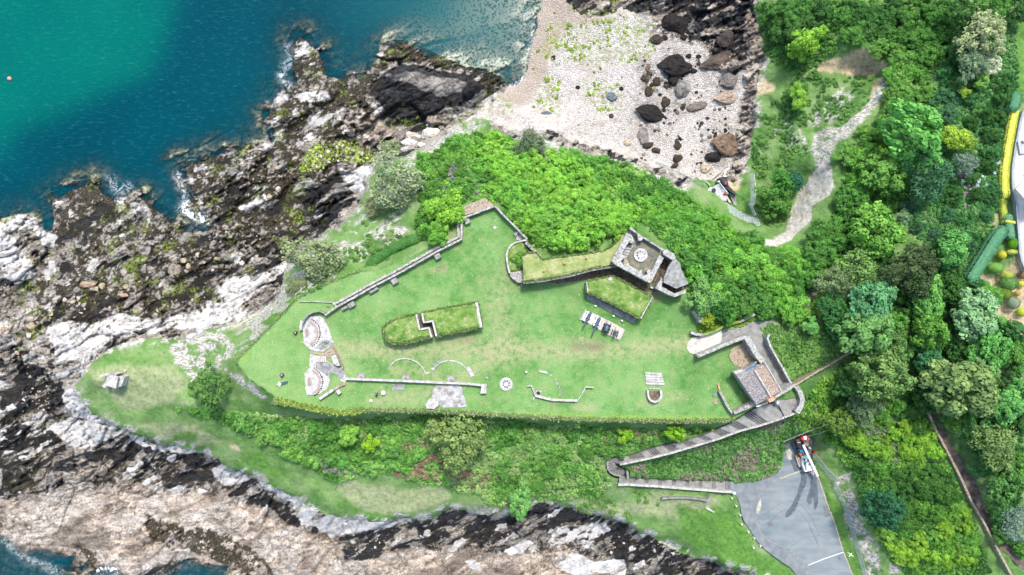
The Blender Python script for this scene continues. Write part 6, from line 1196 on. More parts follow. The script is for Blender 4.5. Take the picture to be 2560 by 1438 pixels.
fill(STH2, 38, (13,22), [(0.075,0.18,0.03), (0.10,0.225,0.04), (0.14,0.25,0.06)], 'thicket_bush', 'green bush in the thicket below the eastern half of the south wall', 'bush', 'bushes of the eastern southern thicket', ['bush','fine'], 0.7, 12, hmul=0.5)
NWS = [(1060,400),(1140,345),(1215,325),(1225,460),(1160,500),(1080,500),(1050,450)]
fill(NWS, 33, (13,22), [(0.08,0.19,0.03), (0.11,0.26,0.035), LIME], 'slope_bush', 'bright green low bush on the slope outside the northern tip', 'bush', 'bushes outside the northern tip', ['bush','fine'], 0.7, 13, hmul=0.55)

# undergrowth nobody could count, one object per stretch of slope
def scrub(name, poly, lab, cols, step=11, rr=(6, 11), leaf=0.24, per=60, seed=1, hz=0.55, thin=None, spot=None, excl=()):
    global rng
    keep = rng; rng = np.random.default_rng(seed); p = np.array(poly); x0, y0 = p.min(0); x1, y1 = p.max(0)
    gx, gy = np.meshgrid(np.arange(x0, x1, step, dtype=float), np.arange(y0, y1, step*0.87, dtype=float)); gx[1::2] += step/2
    x = gx.ravel()+rng.uniform(-.5, .5, gx.size)*step; y = gy.ravel()+rng.uniform(-.5, .5, gx.size)*step
    ax = x+24*(fbm(x, y, 50, 3, 900+seed)-0.5); ay = y+24*(fbm(x, y, 50, 3, 930+seed)-0.5); m = in_poly(ax, ay, poly) & (clsv(x, y) == 3)
    for e in excl: m &= ~in_poly(x, y, e)
    if thin: m &= fbm(x, y, thin[0], 3, 950+seed) > thin[1]
    x, y = x[m], y[m]; n = len(x); z = tzv(x, y); k = (HC-z)/F; r = rng.uniform(*rr, n)*k
    c = np.stack([(x-1280)*k, -(y-719)*k, z+r*hz*0.3], -1)
    nz = fbm(x, y, 55, 3, 970+seed); ci = np.clip(((nz-0.28)/0.44*len(cols)+rng.uniform(-.9, .9, n)).astype(int), 0, len(cols)-1); col = np.array(cols)[ci]*rng.uniform(.8, 1.2, (n, 1))
    if spot:
        for sc, sp, th in spot:
            sm = in_poly(x+20*(nz-.5), y, sp) & (rng.random(n) < th); col[sm] = np.array(sc)*rng.uniform(.8, 1.2, (sm.sum(), 1))
    q = dirs(n*per, -0.1); rrp = np.repeat(r, per)*rng.uniform(0.35, 1.08, n*per); pos = np.repeat(c, per, 0)+q*rrp[:, None]*np.array([1, 1, hz*1.5])
    nr_ = q*0.75+np.array([0, 0, 0.35])+rng.normal(scale=0.35, size=q.shape); tint = np.clip(np.repeat(np.clip(rng.normal(.5, .2, n), 0, 1), per)+rng.normal(0, .17, n*per), 0, 1)
    colq = np.concatenate([np.repeat(col, per, 0), np.ones((n*per, 1))], 1); sz = leaf*rng.uniform(.6, 1.3, n*per)
    o = link(name, quads_mesh(name, leaf_quads(pos, nr_, sz), tint, colq), LEAFA, 'stuff'); label(o, lab, 'undergrowth'); rng = keep; return o
NETP = Z(1880,400,3.596,[(560,60),(740,20),(750,240),(710,340),(560,420),(555,550),(450,640),(350,740),(220,800),(100,790),(0,740),(0,700),(200,705),(300,640),(320,480),(430,300),(520,130)])
WALLK = [(1950,975),(2140,850),(2160,870),(1970,1010)]
S1 = [(440,1015),(560,1024),(700,1040),(860,1048),(1060,1042),(1230,1048),(1440,1060),(1700,1074),(1790,1072),(1690,1095),(1600,1115),(1545,1125),(1505,1160),(1530,1205),(1500,1235),(1420,1245),(1330,1245),(1240,1262),(1160,1225),(1000,1192),(900,1188),(830,1200),(760,1150),(680,1100),(560,1060)]
scrub('thicket_undergrowth', S1, 'mixed green undergrowth with red-brown patches below the south wall', [(0.065,0.165,0.025),(0.10,0.225,0.038),(0.14,0.265,0.055),(0.18,0.265,0.08)], 10, (6,11), 0.23, 58, 1, 0.6, spot=[(RED, [(960,1110),(1060,1100),(1120,1170),(1260,1190),(1200,1215),(1000,1190)], .38), (RED, [(1480,1070),(1660,1075),(1560,1125),(1480,1120)], .22), (TWIG, [(760,1110),(850,1130),(900,1185),(820,1190)], .5)])
S2 = [(1570,1160),(1700,1120),(1850,1075),(1960,1035),(2060,1010),(2100,1010),(2000,1085),(1962,1105),(1942,1185),(1900,1198),(1830,1206),(1700,1203),(1600,1197)]
scrub('bank_undergrowth', S2, 'low green and pinkish undergrowth on the bank between the two flights of stairs', [(0.055,0.14,0.025),(0.085,0.19,0.04),(0.12,0.21,0.06),(0.17,0.15,0.095)], 9, (4,8), 0.2, 45, 2, 0.45, excl=[CUT_UP, CUT_LO, CUT_WI])
S3 = [(1380,1240),(1530,1218),(1640,1232),(1660,1250),(1640,1285),(1560,1300),(1480,1285),(1350,1252)]
scrub('verge_undergrowth', S3, 'sparse green undergrowth on the grass slope left of the road', [(0.06,0.15,0.025),(0.10,0.20,0.04),(0.14,0.22,0.06)], 11, (4,8), 0.2, 42, 3, 0.4, thin=(40, 0.48))
S4 = [(1960,1040),(2050,960),(2130,890),(2300,985),(2320,1030),(2380,1180),(2480,1438),(2260,1438),(2190,1340),(2150,1220),(2090,1120),(2060,1075),(2010,1085)]
scrub('slope_undergrowth', S4, 'dense mixed undergrowth on the slope between the road and the dark track', [(0.035,0.10,0.018),(0.055,0.14,0.02),(0.085,0.19,0.025),(0.13,0.25,0.03)], 10, (6,11), 0.24, 55, 4, 0.6, spot=[(TWIG, [(2140,1030),(2260,1040),(2240,1180),(2150,1150)], .4)], excl=[WALLK])
S5 = [(2385,50),(2545,60),(2545,230),(2515,290),(2505,420),(2495,560),(2410,700),(2330,640),(2230,520),(2250,350),(2330,240)]
scrub('meadow_undergrowth', S5, 'dark green meadow growth with white and purple flowers left of the yellow hedge', [(0.028,0.10,0.022),(0.04,0.14,0.03),(0.06,0.17,0.04),(0.09,0.19,0.05)], 9, (4,8), 0.2, 42, 5, 0.45, spot=[((0.45,0.48,0.45), [(2400,420),(2450,410),(2480,470),(2420,490)], .3), ((0.30,0.12,0.25), [(2390,400),(2440,390),(2460,440),(2410,540),(2390,520)], .16), ((0.5,0.52,0.48), [(2470,330),(2500,330),(2500,440),(2460,440)], .15)])
S6 = [(1880,0),(2370,0),(2395,60),(2380,120),(2300,220),(2240,180),(2180,110),(2100,110),(2040,190),(1960,180),(1910,130),(1900,60)]
scrub('cove_undergrowth', S6, 'dark green undergrowth on the slope at the head of the cove', [(0.04,0.11,0.02),(0.055,0.14,0.022),(0.08,0.18,0.03)], 10, (5,10), 0.23, 50, 6, 0.55, excl=[SOIL[0]])
S7 = [(1880,300),(1930,250),(2000,190),(2150,200),(2210,190),(2190,250),(2130,320),(2080,330),(2060,400),(2010,420),(1985,520),(1940,580),(1900,560),(1895,480),(1880,400)]
scrub('cove_side_undergrowth', S7, 'thin green undergrowth on the steep east side of the cove', [(0.045,0.12,0.02),(0.07,0.16,0.03),(0.10,0.20,0.04)], 10, (4,8), 0.2, 40, 7, 0.4, thin=(46, 0.43), excl=[BARE[7], SOIL[0], SOIL[1], NETP])
S8 = [(1215,330),(1260,345),(1340,375),(1440,380),(1560,405),(1680,460),(1780,545),(1890,600),(2000,622),(2070,560),(2120,430),(2170,350),(2240,250),(2330,200),(2370,330),(2260,480),(2230,600),(2080,690),(2020,800),(1930,795),(1850,785),(1770,790),(1735,760),(1700,660),(1640,580),(1590,555),(1540,590),(1400,610),(1330,612),(1250,512),(1160,505),(1100,585),(1040,602),(1050,500),(1060,400),(1140,340)]
scrub('thicket_undergrowth', S8, 'bright green undergrowth between the trees of the northern thicket', [(0.055,0.14,0.02),(0.08,0.20,0.03),(0.11,0.25,0.035),(0.14,0.28,0.04)], 11, (6,11), 0.25, 50, 8, 0.6, excl=[NETP], spot=[(TWIG, [(1090,410),(1200,410),(1200,490),(1100,490)], .3), ((0.16,0.2,0.08), [(1330,590),(1540,560),(1560,600),(1340,620)], .5)])
S9 = [(860,590),(920,540),(1010,540),(1040,590),(1000,640),(900,690),(800,740),(740,735),(770,690),(850,640)]
scrub('rim_undergrowth', S9, 'patchy green undergrowth between the cliff rim and the parapet bank', [(0.065,0.14,0.025),(0.10,0.19,0.04),(0.14,0.20,0.07)], 11, (4,8), 0.2, 40, 9, 0.4, thin=(40, 0.50))
S10 = [(1900,812),(1965,800),(2060,830),(2120,870),(2050,920),(1985,965),(1945,900),(1920,850)]
scrub('path_undergrowth', S10, 'green bramble undergrowth on the triangular bank right of the path wall', [(0.05,0.13,0.022),(0.075,0.17,0.03),(0.11,0.20,0.045)], 9, (5,9), 0.21, 50, 10, 0.5)
S11 = [(1755,770),(1800,760),(1850,795),(1900,790),(1880,800),(1790,830),(1755,825)]
scrub('ivy_undergrowth', S11, 'dark leafy undergrowth behind the ivy wall beside the path', [(0.03,0.10,0.02),(0.05,0.14,0.022),(0.16,0.24,0.02)], 9, (4,8), 0.2, 45, 12, 0.5)
S12 = [(2000,800),(2140,760),(2260,700),(2400,720),(2480,820),(2560,880),(2560,1300),(2480,1200),(2420,1080),(2340,1000),(2200,960),(2100,860)]
scrub('wood_undergrowth', S12, 'dark shaded undergrowth under the trees of the eastern wood', [(0.022,0.075,0.015),(0.03,0.10,0.02),(0.045,0.12,0.025)], 14, (7,11), 0.25, 36, 13, 0.45)
def fringe(name, line, wpx, lab, cols, n, seed, leaf=0.2, zb=None, hh=0.25, par=None):
    """long grass hanging over an edge"""
    global rng
    keep = rng; rng = np.random.default_rng(seed); q = np.array(dens(line, 2.0)); i = rng.integers(0, len(q), n); x = q[i, 0]+rng.normal(0, wpx*.45, n); y = q[i, 1]+rng.normal(0, wpx*.45, n)
    z = (np.full(n, zb) if zb else tzv(x, np.minimum(y, q[i, 1]-2)))+rng.uniform(-0.1, hh, n); k = (HC-z)/F; pos = np.stack([(x-1280)*k, -(y-719)*k, z], -1)
    nr_ = rng.normal(scale=.55, size=(n, 3))+np.array([0, -0.2, 0.8]); col = np.array(cols)[rng.integers(0, len(cols), n)]
    if par: pos = pos-np.array(par.location)
    o = link(name, quads_mesh(name, leaf_quads(pos, nr_, leaf*rng.uniform(.6, 1.4, n), 2.2), rng.random(n), np.concatenate([col, np.ones((n, 1))], 1)), LEAFA, 'stuff'); rng = keep
    if par: o.parent = par
    else: label(o, lab, 'grass')
fringe('edge_grass', [(690,1002),(780,1020),(850,1032),(905,1026)], 7, 'bright yellow-green long grass along the south-west edge of the fort lawn', [(0.20,0.26,0.045),(0.14,0.21,0.04),(0.24,0.28,0.08)], 4200, 5)
fringe('edge_grass', [(905,1026),(1060,1026),(1225,1036),(1380,1045),(1480,1049),(1600,1051),(1720,1053),(1835,1050)], 6, 'ragged long grass along the top of the south wall', [(0.11,0.17,0.04),(0.17,0.21,0.07),(0.24,0.24,0.13)], 6500, 6, 0.17)
fringe('edge_grass', [(592,900),(690,800),(745,742),(805,712),(900,676)], 4, 'long grass along the outer edge of the north-west bank', [(0.11,0.17,0.045),(0.17,0.21,0.08)], 1300, 7, 0.15)

for o_ in [q for q in C.objects if q.parent is None and q.get('category') == 'bunker']:
    ol = {'rounded': U_([(1136,355),(1180,310),(1290,250),(1400,222),(1508,205),(1545,378),(1638,360),(1672,452),(1500,495),(1370,524),(1250,524),(1160,480),(1136,355)]), 'rectang': U_([(1565,190),(1800,140),(2180,72),(2228,345),(1960,398),(1735,442)]), 'grass-t': mag+mag[:1], 'long gr': cas[:-1]}[o_['label'][:7]]
    zt = 18.35 if o_['label'].startswith('long') else (17.85 if o_['label'].startswith('grass') else 17.5)
    fringe('grass_fringe', ol, 3.5, '', [(0.075,0.12,0.03),(0.11,0.15,0.04),(0.16,0.18,0.075)], int(along(ol)[-1]*5.5) if 'along' in globals() else 1500, 20, 0.17, zt-0.25, 0.35, o_)
# ------------------------------------------------------------------ loose boulders and stones
from mathutils import noise as mnoise
def rock_mesh(name, seed, sub=3, rough=0.34, flat=0.72):
    bm = bmesh.new(); bmesh.ops.create_icosphere(bm, subdivisions=sub, radius=1.0); r_ = random.Random(seed)
    cuts = []
    for _ in range(9):
        d = Vector((r_.uniform(-1, 1), r_.uniform(-1, 1), r_.uniform(-0.6, 1))).normalized(); cuts.append((d, r_.uniform(0.5, 0.85)))
    ph = [r_.uniform(0, 6) for _ in range(6)]
    for v_ in bm.verts:
        p = v_.co.copy()
        for d, k in cuts:
            e = p.dot(d)-k
            if e > 0: p -= d*e*0.9
        o_ = Vector((ph[0]*7, ph[1]*7, ph[2]*7)); n = mnoise.fractal(p*1.5+o_, 0.9, 2.1, 4); cr = abs(mnoise.noise(p*1.9+o_*2)); cr = -0.10 if cr < 0.06 else 0.0
        p *= 1+rough*0.55*n+cr; v_.co = Vector((p.x, p.y, p.z*flat))
    me = bpy.data.meshes.new(name); bm.to_mesh(me); bm.free(); return me
RMAT = NT('boulder_rock'); co = RMAT.objco(); bc = RMAT.n('ObjectInfo').outputs['Color']; oi = RMAT.n('ObjectInfo').outputs['Random']
of = RMAT.n('VectorMath', operation='ADD'); RMAT.t.links.new(co, of.inputs[0]); cb = RMAT.n('CombineXYZ'); RMAT.set(cb.inputs[0], RMAT.math('MULTIPLY', oi, 50.0)); RMAT.t.links.new(cb.outputs[0], of.inputs[1]); co = of.outputs[0]
f_ = RMAT.noise(co, 2.6, 7, 0.7); g_ = RMAT.vor(co, 1.6, 'DISTANCE_TO_EDGE')
c = RMAT.mix(RMAT.mapr(f_, 0.34, 0.62), RMAT.mix(1.0, bc, (0.38,0.37,0.35), 'MULTIPLY'), RMAT.mix(1.0, bc, (1.3,1.27,1.22), 'MULTIPLY')); c = RMAT.mix(RMAT.mapr(g_, 0.0, 0.04, 0.6, 0.0), c, RMAT.mix(1.0, bc, (0.25,0.23,0.2), 'MULTIPLY'))
RMAT.col(c); RMAT.bump(f_, 0.8, 0.08); RMAT = RMAT.m
AMAT = NT('algae_rock'); co = AMAT.objco(); bc = AMAT.n('ObjectInfo').outputs['Color']; f_ = AMAT.noise(co, 2.0, 6, 0.7)
up_ = AMAT.n('SeparateXYZ', i_0=AMAT.n('NewGeometry').outputs['Normal']).outputs[2]  # weed green on top; lower sides painted dark by normal as shade
AMAT.col(AMAT.mix(AMAT.mapr(AMAT.math('ADD', up_, AMAT.math('MULTIPLY', f_, 0.9)), 0.75, 1.1), (0.085,0.075,0.05), AMAT.mix(AMAT.mapr(f_, 0.4, 0.65), bc, AMAT.mix(1.0, bc, (0.6,0.7,0.7), 'MULTIPLY')))); AMAT.bump(f_, 0.7, 0.08); AMAT = AMAT.m
ROCKS = [rock_mesh('boulder_mesh', 40+k, 4) for k in range(7)]; AROCK = [rock_mesh('algae_mesh', 60+k, 2) for k in range(4)]
for m_ in ROCKS: m_.materials.append(RMAT)
for m_ in AROCK: m_.materials.append(AMAT)
def boulder(x, y, rx, ry, col, lab, group=None, algae=False, rot=None, name='boulder', hz=1.0):
    z = tz(x, y); k = mpp(z); ms = AROCK if algae else ROCKS
    o = bpy.data.objects.new(name, random.choice(ms)); C.objects.link(o); r = min(rx, ry)*k
    o.location = P(x, y, z+0.05*r*hz); o.rotation_euler = (random.uniform(-.15, .15), random.uniform(-.15, .15), 0.0 if rot is None else rot)
    o.scale = (rx*k*1.15, ry*k*1.15, r*hz*1.0); o.color = (*col, 1); label(o, lab, 'boulder' if rx > 3.4 else 'stone', group); return o
zB = lambda x, y: (1240+x/3.126, y/3.126)
BLK, BRN, GRYR, PALE, TANR, BLU = (0.016,0.014,0.013), (0.050,0.038,0.028), (0.20,0.19,0.18), (0.46,0.43,0.39), (0.40,0.33,0.25), (0.12,0.155,0.18)
for X, Y, a, b, col, lb in [
 (1390,200,92,84,BLK,'big black boulder at the head of the beach below the dark rocks'),(1385,525,125,95,BLK,'largest black weedy boulder in the middle of the shingle'),(1395,610,60,55,BLK,'black boulder leaning on the lower side of the largest weedy boulder'),(1200,890,116,72,BLK,'long black boulder with a pale ledge low on the shingle'),
 (1250,312,56,40,BRN,'brown boulder left of the big black boulder at the head of the beach'),(1318,292,26,24,BLK,'small black boulder wedged under the big black boulder'),(1195,705,34,48,BRN,'upright brown boulder above the long black boulder'),(1258,645,28,46,BRN,'narrow brown boulder left of the largest weedy boulder'),
 (1152,612,24,27,BRN,'round brown boulder far left of the largest weedy boulder'),(1190,528,24,28,(0.17,0.115,0.09),'reddish round boulder left of the largest weedy boulder'),(1548,555,27,22,BLK,'single black stone right of the largest weedy boulder'),(1330,800,34,46,BRN,'brown boulder right of the upright brown boulder'),
 (1462,838,23,24,BRN,'round brown boulder beside the grey beach rocks'),(1155,1065,48,74,GRYR,'tall grey slab boulder below the long black boulder'),(1030,1120,30,24,TANR,'tan boulder at the foot of the cliff left of the grey slab'),(1192,1132,42,26,BRN,'brown boulder at the foot of the grey slab'),
 (1250,1180,32,26,BRN,'brown boulder on the cliff foot right of the grey slab'),(1418,1140,30,34,BRN,'dark boulder on the white cobbles'),(1425,1236,36,33,BRN,'brown boulder near the bottom of the white cobbles'),(905,757,48,40,BLU,'blue-grey pointed boulder in the middle of the beach'),
 (900,902,20,22,BRN,'brown stone left of the long black boulder'),(980,690,18,18,BLK,'small black stone above the blue-grey boulder'),(445,450,19,19,BLK,'black stone on the tan sand near the water'),(640,680,19,16,BLK,'black stone on the left part of the shingle'),(395,882,44,20,BLU,'flat blue-grey boulder above the cliff foot on the left of the beach'),
 (1462,695,58,74,GRYR,'smooth grey boulder right of the largest weedy boulder'),(1565,825,88,40,(0.16,0.135,0.12),'long grey-brown boulder on the right of the shingle'),(1400,1300,36,26,BRN,'brown boulder at the bottom edge of the beach'),(1642,1318,44,36,TANR,'tan rounded boulder at the bottom right of the beach'),(1700,1235,62,46,BLK,'black boulder under the brown outcrop'),
 (1460,295,30,22,BLK,'black boulder below the dark rocks at the head of the beach'),(1500,440,24,20,BLK,'black stone at the upper right of the largest weedy boulder'),(1325,672,26,22,BRN,'brown stone under the narrow brown boulder')]:
    x, y = zB(X, Y); boulder(x, y, a/3.126, b/3.126, col, lb, None, False, random.uniform(-.3, .3))
for X, Y, a, b, col, lb in [(1740,490,150,78,(0.085,0.065,0.052),'broad dark brown outcrop at the right edge of the shingle'),(1812,640,70,66,(0.17,0.155,0.145),'grey cracked outcrop below the dark brown outcrop'),(1790,770,90,52,(0.30,0.24,0.19),'pale fractured outcrop above the white cobbles'),(1795,1140,118,96,(0.16,0.115,0.08),'large brown outcrop at the lower right of the cove'),(1800,300,70,60,(0.06,0.05,0.045),'black outcrop at the upper right of the shingle')]:
    x, y = zB(X, Y); boulder(x, y, a/3.126, b/3.126, col, lb, None, False, random.uniform(-.3, .3), 'rock_outcrop', 0.8)
def scatter(n, dens_f, rr, cols, lab, group, algae=False, seed=1, box=None, tries=60, name='boulder', classes=(1, 2)):
    r_ = random.Random(seed); k = 0; t_ = 0
    while k < n and t_ < n*tries:
        t_ += 1; x = r_.uniform(box[0], box[2]); y = r_.uniform(box[1], box[3])
        if clsv(x, y) not in classes or r_.random() > dens_f(x, y): continue
        r = rr[0]+(rr[1]-rr[0])*r_.random()**2.2; boulder(x, y, r*r_.uniform(.8, 1.25), r*r_.uniform(.75, 1.1), jc(r_.choice(cols), .25), lab, group, algae, r_.uniform(-1.5, 1.5), name); k += 1
def mval(A, x, y):
    i = int(np.clip(np.searchsorted(xs, x)-1, 0, ncol-1)); j = int(np.clip(np.searchsorted(ys, y)-1, 0, nr-1)); return float(A[j, i])
clump = lambda x, y, s=28, sd=5: float(sstep(0.44, 0.60, fbm(np.array([x]), np.array([y]), s, 2, sd))[0])
scatter(298, lambda x, y: (0.9*mval(bg_, x, y)+0.12)*clump(x, y)*(1 if x < 1640 else 0.1), (1.8, 5.5), [(0.19,0.27,0.03),(0.14,0.20,0.025),(0.25,0.33,0.05)], 'boulder coated in bright yellow-green weed on the shingle beach', 'green weedy boulders on the beach', True, 3, (1330, 20, 1660, 340), 200, 'weedy_boulder')
scatter(170, lambda x, y: 0.8*clump(x, y, 30, 9), (1.6, 6.0), [BRN, BLK, (0.12,0.10,0.08), (0.17,0.15,0.13)], 'small dark boulder lying on the white right-hand part of the shingle', 'small dark boulders on the beach', False, 4, (1600, 90, 1830, 440), 100, 'dark_stone')
scatter(70, lambda x, y: 1.0, (1.6, 3.2), [PALE, (0.60,0.58,0.55), TANR], 'pale loose cobble on the white lower end of the beach', 'pale cobbles at the end of the cove', False, 5, (1690, 300, 1825, 445), 60, 'cobble')
zW = lambda x, y: (640+x/3.594, 60+y/3.594)
for X, Y, a, b, col, lb in [(1280,1000,58,42,GRYR,'grey block boulder left of the white boulders under the north tip'),(1395,1000,52,38,PALE,'cream boulder between the grey block and the big white boulder'),(1370,1068,66,40,(0.62,0.62,0.60),'smooth white boulder under the cream boulder'),(1580,1005,84,72,(0.56,0.53,0.48),'biggest pale boulder in the gully under the north tip'),(1490,1090,40,28,(0.60,0.59,0.57),'white boulder at the foot of the biggest pale boulder'),(1585,862,48,42,(0.26,0.22,0.18),'brown boulder above the biggest pale boulder'),(1120,1100,38,34,(0.24,0.22,0.20),'dark grey boulder at the left of the gully boulders'),(1350,1125,46,24,(0.45,0.46,0.45),'flat grey-white boulder below the smooth white boulder'),(1455,1015,26,22,(0.66,0.65,0.62),'small white stone between the cream and the biggest boulder'),(1545,910,18,16,(0.66,0.62,0.56),'small cream stone above the biggest pale boulder')]:
    x, y = zW(X, Y); boulder(x, y, a/3.594, b/3.594, col, lb)
alg_d = lambda x, y: min(1.0, 1.3*mval(malg, x, y)+0.0)
scatter(150, lambda x, y: alg_d(x, y), (1.8, 4.6), [(0.30,0.42,0.05),(0.24,0.33,0.045),(0.38,0.46,0.10)], 'cobble coated in yellow-green weed in the gully under the north-west cliff', 'green cobbles in the gully', True, 6, (745, 335, 950, 440), 80, 'weedy_cobble')
scatter(110, lambda x, y: min(1.0, 1.2*mval(malg, x, y)+0.03), (1.7, 4.8), [PALE, (0.55,0.52,0.47), GRYR, TANR], 'pale cobble among the weedy stones in the gully under the north-west cliff', 'pale cobbles in the gully', False, 7, (745, 330, 960, 440), 100, 'cobble')
zL = lambda x, y: (x/2.977, 420+y/2.977)
for X, Y, a, b, col, lb in [(1300,748,52,54,(0.25,0.225,0.19),'biggest round grey boulder on the weedy foreshore'),(1366,690,26,22,TANR,'tan boulder touching the upper right of the biggest foreshore boulder'),(1402,726,18,26,TANR,'narrow tan boulder right of the biggest foreshore boulder'),(1196,790,28,24,GRYR,'grey boulder lower left of the biggest foreshore boulder'),(1150,815,20,18,GRYR,'smaller grey boulder left of the grey foreshore boulder'),(1280,830,21,21,GRYR,'grey boulder directly below the biggest foreshore boulder'),(1467,646,17,20,PALE,'pale boulder up and right of the biggest foreshore boulder'),(2066,162,34,32,PALE,'pale boulder on dark weed below the green gully cobbles'),(2000,214,26,20,TANR,'tan boulder left and below the pale boulder on dark weed'),(2332,380,20,22,BRN,'brown round boulder at the foot of the black rock'),
 (572,908,30,26,GRYR,'grey boulder at the top of the pale boulder pile'),(540,990,32,24,TANR,'tan boulder in the middle of the pale boulder pile'),(482,980,18,18,PALE,'small pale boulder at the left of the pale boulder pile'),(584,968,18,16,PALE,'pale boulder at the right of the pale boulder pile'),(700,900,32,22,TANR,'flat tan boulder right of the pale boulder pile'),(752,878,26,26,(0.35,0.32,0.2),'greenish tan boulder at the right end of the pale boulder pile'),(938,880,19,20,TANR,'single orange-tan boulder on brown weed'),(920,946,44,18,(0.36,0.25,0.19),'long reddish boulder below the single orange-tan boulder'),(660,866,62,24,(0.34,0.25,0.18),'long pinkish boulder above the pale boulder pile'),(380,1085,21,22,(0.36,0.40,0.2),'green-stained boulder near the long white ridge'),(230,1168,48,34,(0.36,0.29,0.21),'large tan boulder at the left end of the white ridge'),(216,1246,24,22,PALE,'pale boulder below the large tan boulder'),(130,1276,26,24,TANR,'tan boulder at far left under the large tan boulder'),(40,1205,26,26,(0.3,0.22,0.16),'reddish boulder at the left edge above the dark rocks'),(1790,706,26,20,(0.6,0.58,0.56),'white boulder in the small green rock pool'),(1876,680,18,19,(0.66,0.66,0.66),'square white stone right of the small green rock pool'),(2440,1030,16,10,GRYR,'small grey stone on the cliff edge')]:
    x, y = zL(X, Y); boulder(x, y, a/2.977, b/2.977, col, lb)
scatter(120, lambda x, y: 0.75*clump(x, y, 40, 15), (1.6, 4.2), [PALE, TANR, GRYR, (0.52,0.48,0.42)], 'small pale boulder strewn over the brown weed of the western foreshore', 'small boulders of the western foreshore', False, 8, (150, 560, 740, 800), 60, 'foreshore_stone', (1,))
scatter(50, lambda x, y: 0.8, (2.2, 5.5), [PALE, TANR, GRYR], 'boulder in the jumble at the left edge above the dark headland rocks', 'boulders at the western edge', False, 9, (0, 790, 125, 950), 60, 'boulder', (1,))
scatter(90, lambda x, y: 0.8*clump(x, y, 50, 19), (1.6, 4.4), [PALE, (0.5,0.47,0.42), TANR], 'pale small boulder on the tan rock shelf below the southern cliff', 'small boulders of the southern shelf', False, 10, (780, 1335, 1700, 1432), 60, 'shelf_stone', (1,))
scatter(40, lambda x, y: 0.8, (1.4, 3.0), [PALE, (0.55,0.54,0.5)], 'pale cobble in the narrow gully on the western dark rocks', 'cobbles of the western gully', False, 11, (55, 965, 125, 1030), 60, 'cobble', (1,))
b = thing('buoy', 'small orange-pink buoy alone on the green water near the left edge', 'buoy', (*PX(24, 197, 0.1), 0.0))
PINK = simple_mat('buoy_plastic', [(0.4, (0.75,0.24,0.17)), (0.6, (0.85,0.34,0.25))], 3, 2, 0, 0, 0.4, world=False)
cx, cy, _ = b.location; MB().ball((cx, cy, 0.12), 0.36, 0.9, 14).build('float', PINK, b, True); MB().tube([(cx, cy, 0.4), (cx, cy, 0.62)], 0.05, 8).build('ring', WPAINT, b)
for X, Y, a, b_, z in []: pass
# ------------------------------------------------------------------ the row of guns
K_ = lambda l: Z(1430,770,15.98,l)
t = thing('gun_plinth', 'grey concrete plinth with pale end boards carrying four old guns', 'plinth', P(1505, 812, 15.9))
rough(MB(), K_([(345,470),(560,110),(700,150),(1000,290),(1400,480),(1800,680),(2085,870),(1890,1260),(1740,1225),(1450,1080),(1160,910),(900,760),(640,605)]), 15.7, 16.14, 21).build('slab', PAVEP, t)
MB().wall(K_([(318,485),(560,50)]), 2.0, 15.8, 16.3, 0.1, 9).build('end_board', CONC, t); MB().wall(K_([(1885,1305),(2112,872)]), 2.4, 15.8, 16.3, 0.1, 9).build('end_board', CONC, t)
def kp(X, Y, z): x, y = K_([(X, Y)])[0]; return P(x, y, z)
def gun(name, lab, breech, muzzle, r0, r1, zb, zm, lo, carriage_mat, cheeks, wheels):
    A_, M_ = Vector(kp(*breech, zb)), Vector(kp(*muzzle, zm)); d = (M_-A_).normalized(); L = (M_-A_).length
    t = thing(name, lab, 'gun', (A_.x, A_.y, 16.14)); pr = [(0, .55), (0.0, .85), (0.04, 1.0), (0.12, 1.0), (0.30, .97), (0.31, .86), (0.55, .74), (0.56, .68), (0.93, r1/r0), (0.94, r1/r0*1.25), (0.985, r1/r0*1.3), (1.0, r1/r0*1.05)]
    bl = MB().tube([tuple(A_+d*(L*q)) for q, _ in pr], [r0*k for _, k in pr], 20).build('barrel', IRON, t, False)
    MB().ball(tuple(A_-d*r0*0.5), r0*0.32, 1, 10).build('cascabel', DIRON, bl); MB().tube([tuple(M_-d*0.02), tuple(M_+d*0.015)], r1*0.62, 14).build('bore', BLACKH, bl)
    n_ = Vector((-d.y, d.x, 0)).normalized(); mid = A_+d*(L*0.40)
    MB().tube([tuple(mid-n_*(r0*1.55)), tuple(mid+n_*(r0*1.55))], r0*0.28, 10).build('trunnion', DIRON, bl)
    a = math.atan2(d.y, d.x)
    for s_ in (-1, 1):
        c0_ = A_+d*(L*(lo[0]+lo[1])/2)+n_*(s_*cheeks); MB().box((c0_.x, c0_.y, 16.14+0.36), (L*(lo[1]-lo[0]), 0.12, 0.72), a, 0.93).build('carriage_cheek', carriage_mat, t)
    for q in (lo[0]+0.06, lo[1]-0.08):
        c0_ = A_+d*(L*q); MB().box((c0_.x, c0_.y, 16.14+0.28), (0.14, cheeks*2, 0.16), a).build('transom', carriage_mat, t)
        for s_ in (-1, 1):
            w_ = c0_+n_*(s_*(cheeks+wheels[1])); wh = MB().tube([tuple(Vector((w_.x, w_.y, 16.14+wheels[0]))-n_*0.06), tuple(Vector((w_.x, w_.y, 16.14+wheels[0]))+n_*0.06)], wheels[0], 16).build('truck_wheel', GPAINT if carriage_mat is WPAINT else DIRON, t)
    return t
gun('cannon', 'blue-grey cannon on a white carriage with a looped white frame, leftmost on the plinth', (745,195), (450,790), 0.24, 0.115, 16.98, 17.05, (0.02, 0.62), WPAINT, 0.36, (0.16, 0.06))
gun('cannon', 'blue-grey cannon on a white carriage with dark wheels, second from left on the plinth', (1108,405), (820,1050), 0.25, 0.12, 16.98, 17.05, (0.0, 0.55), WPAINT, 0.36, (0.17, 0.16))
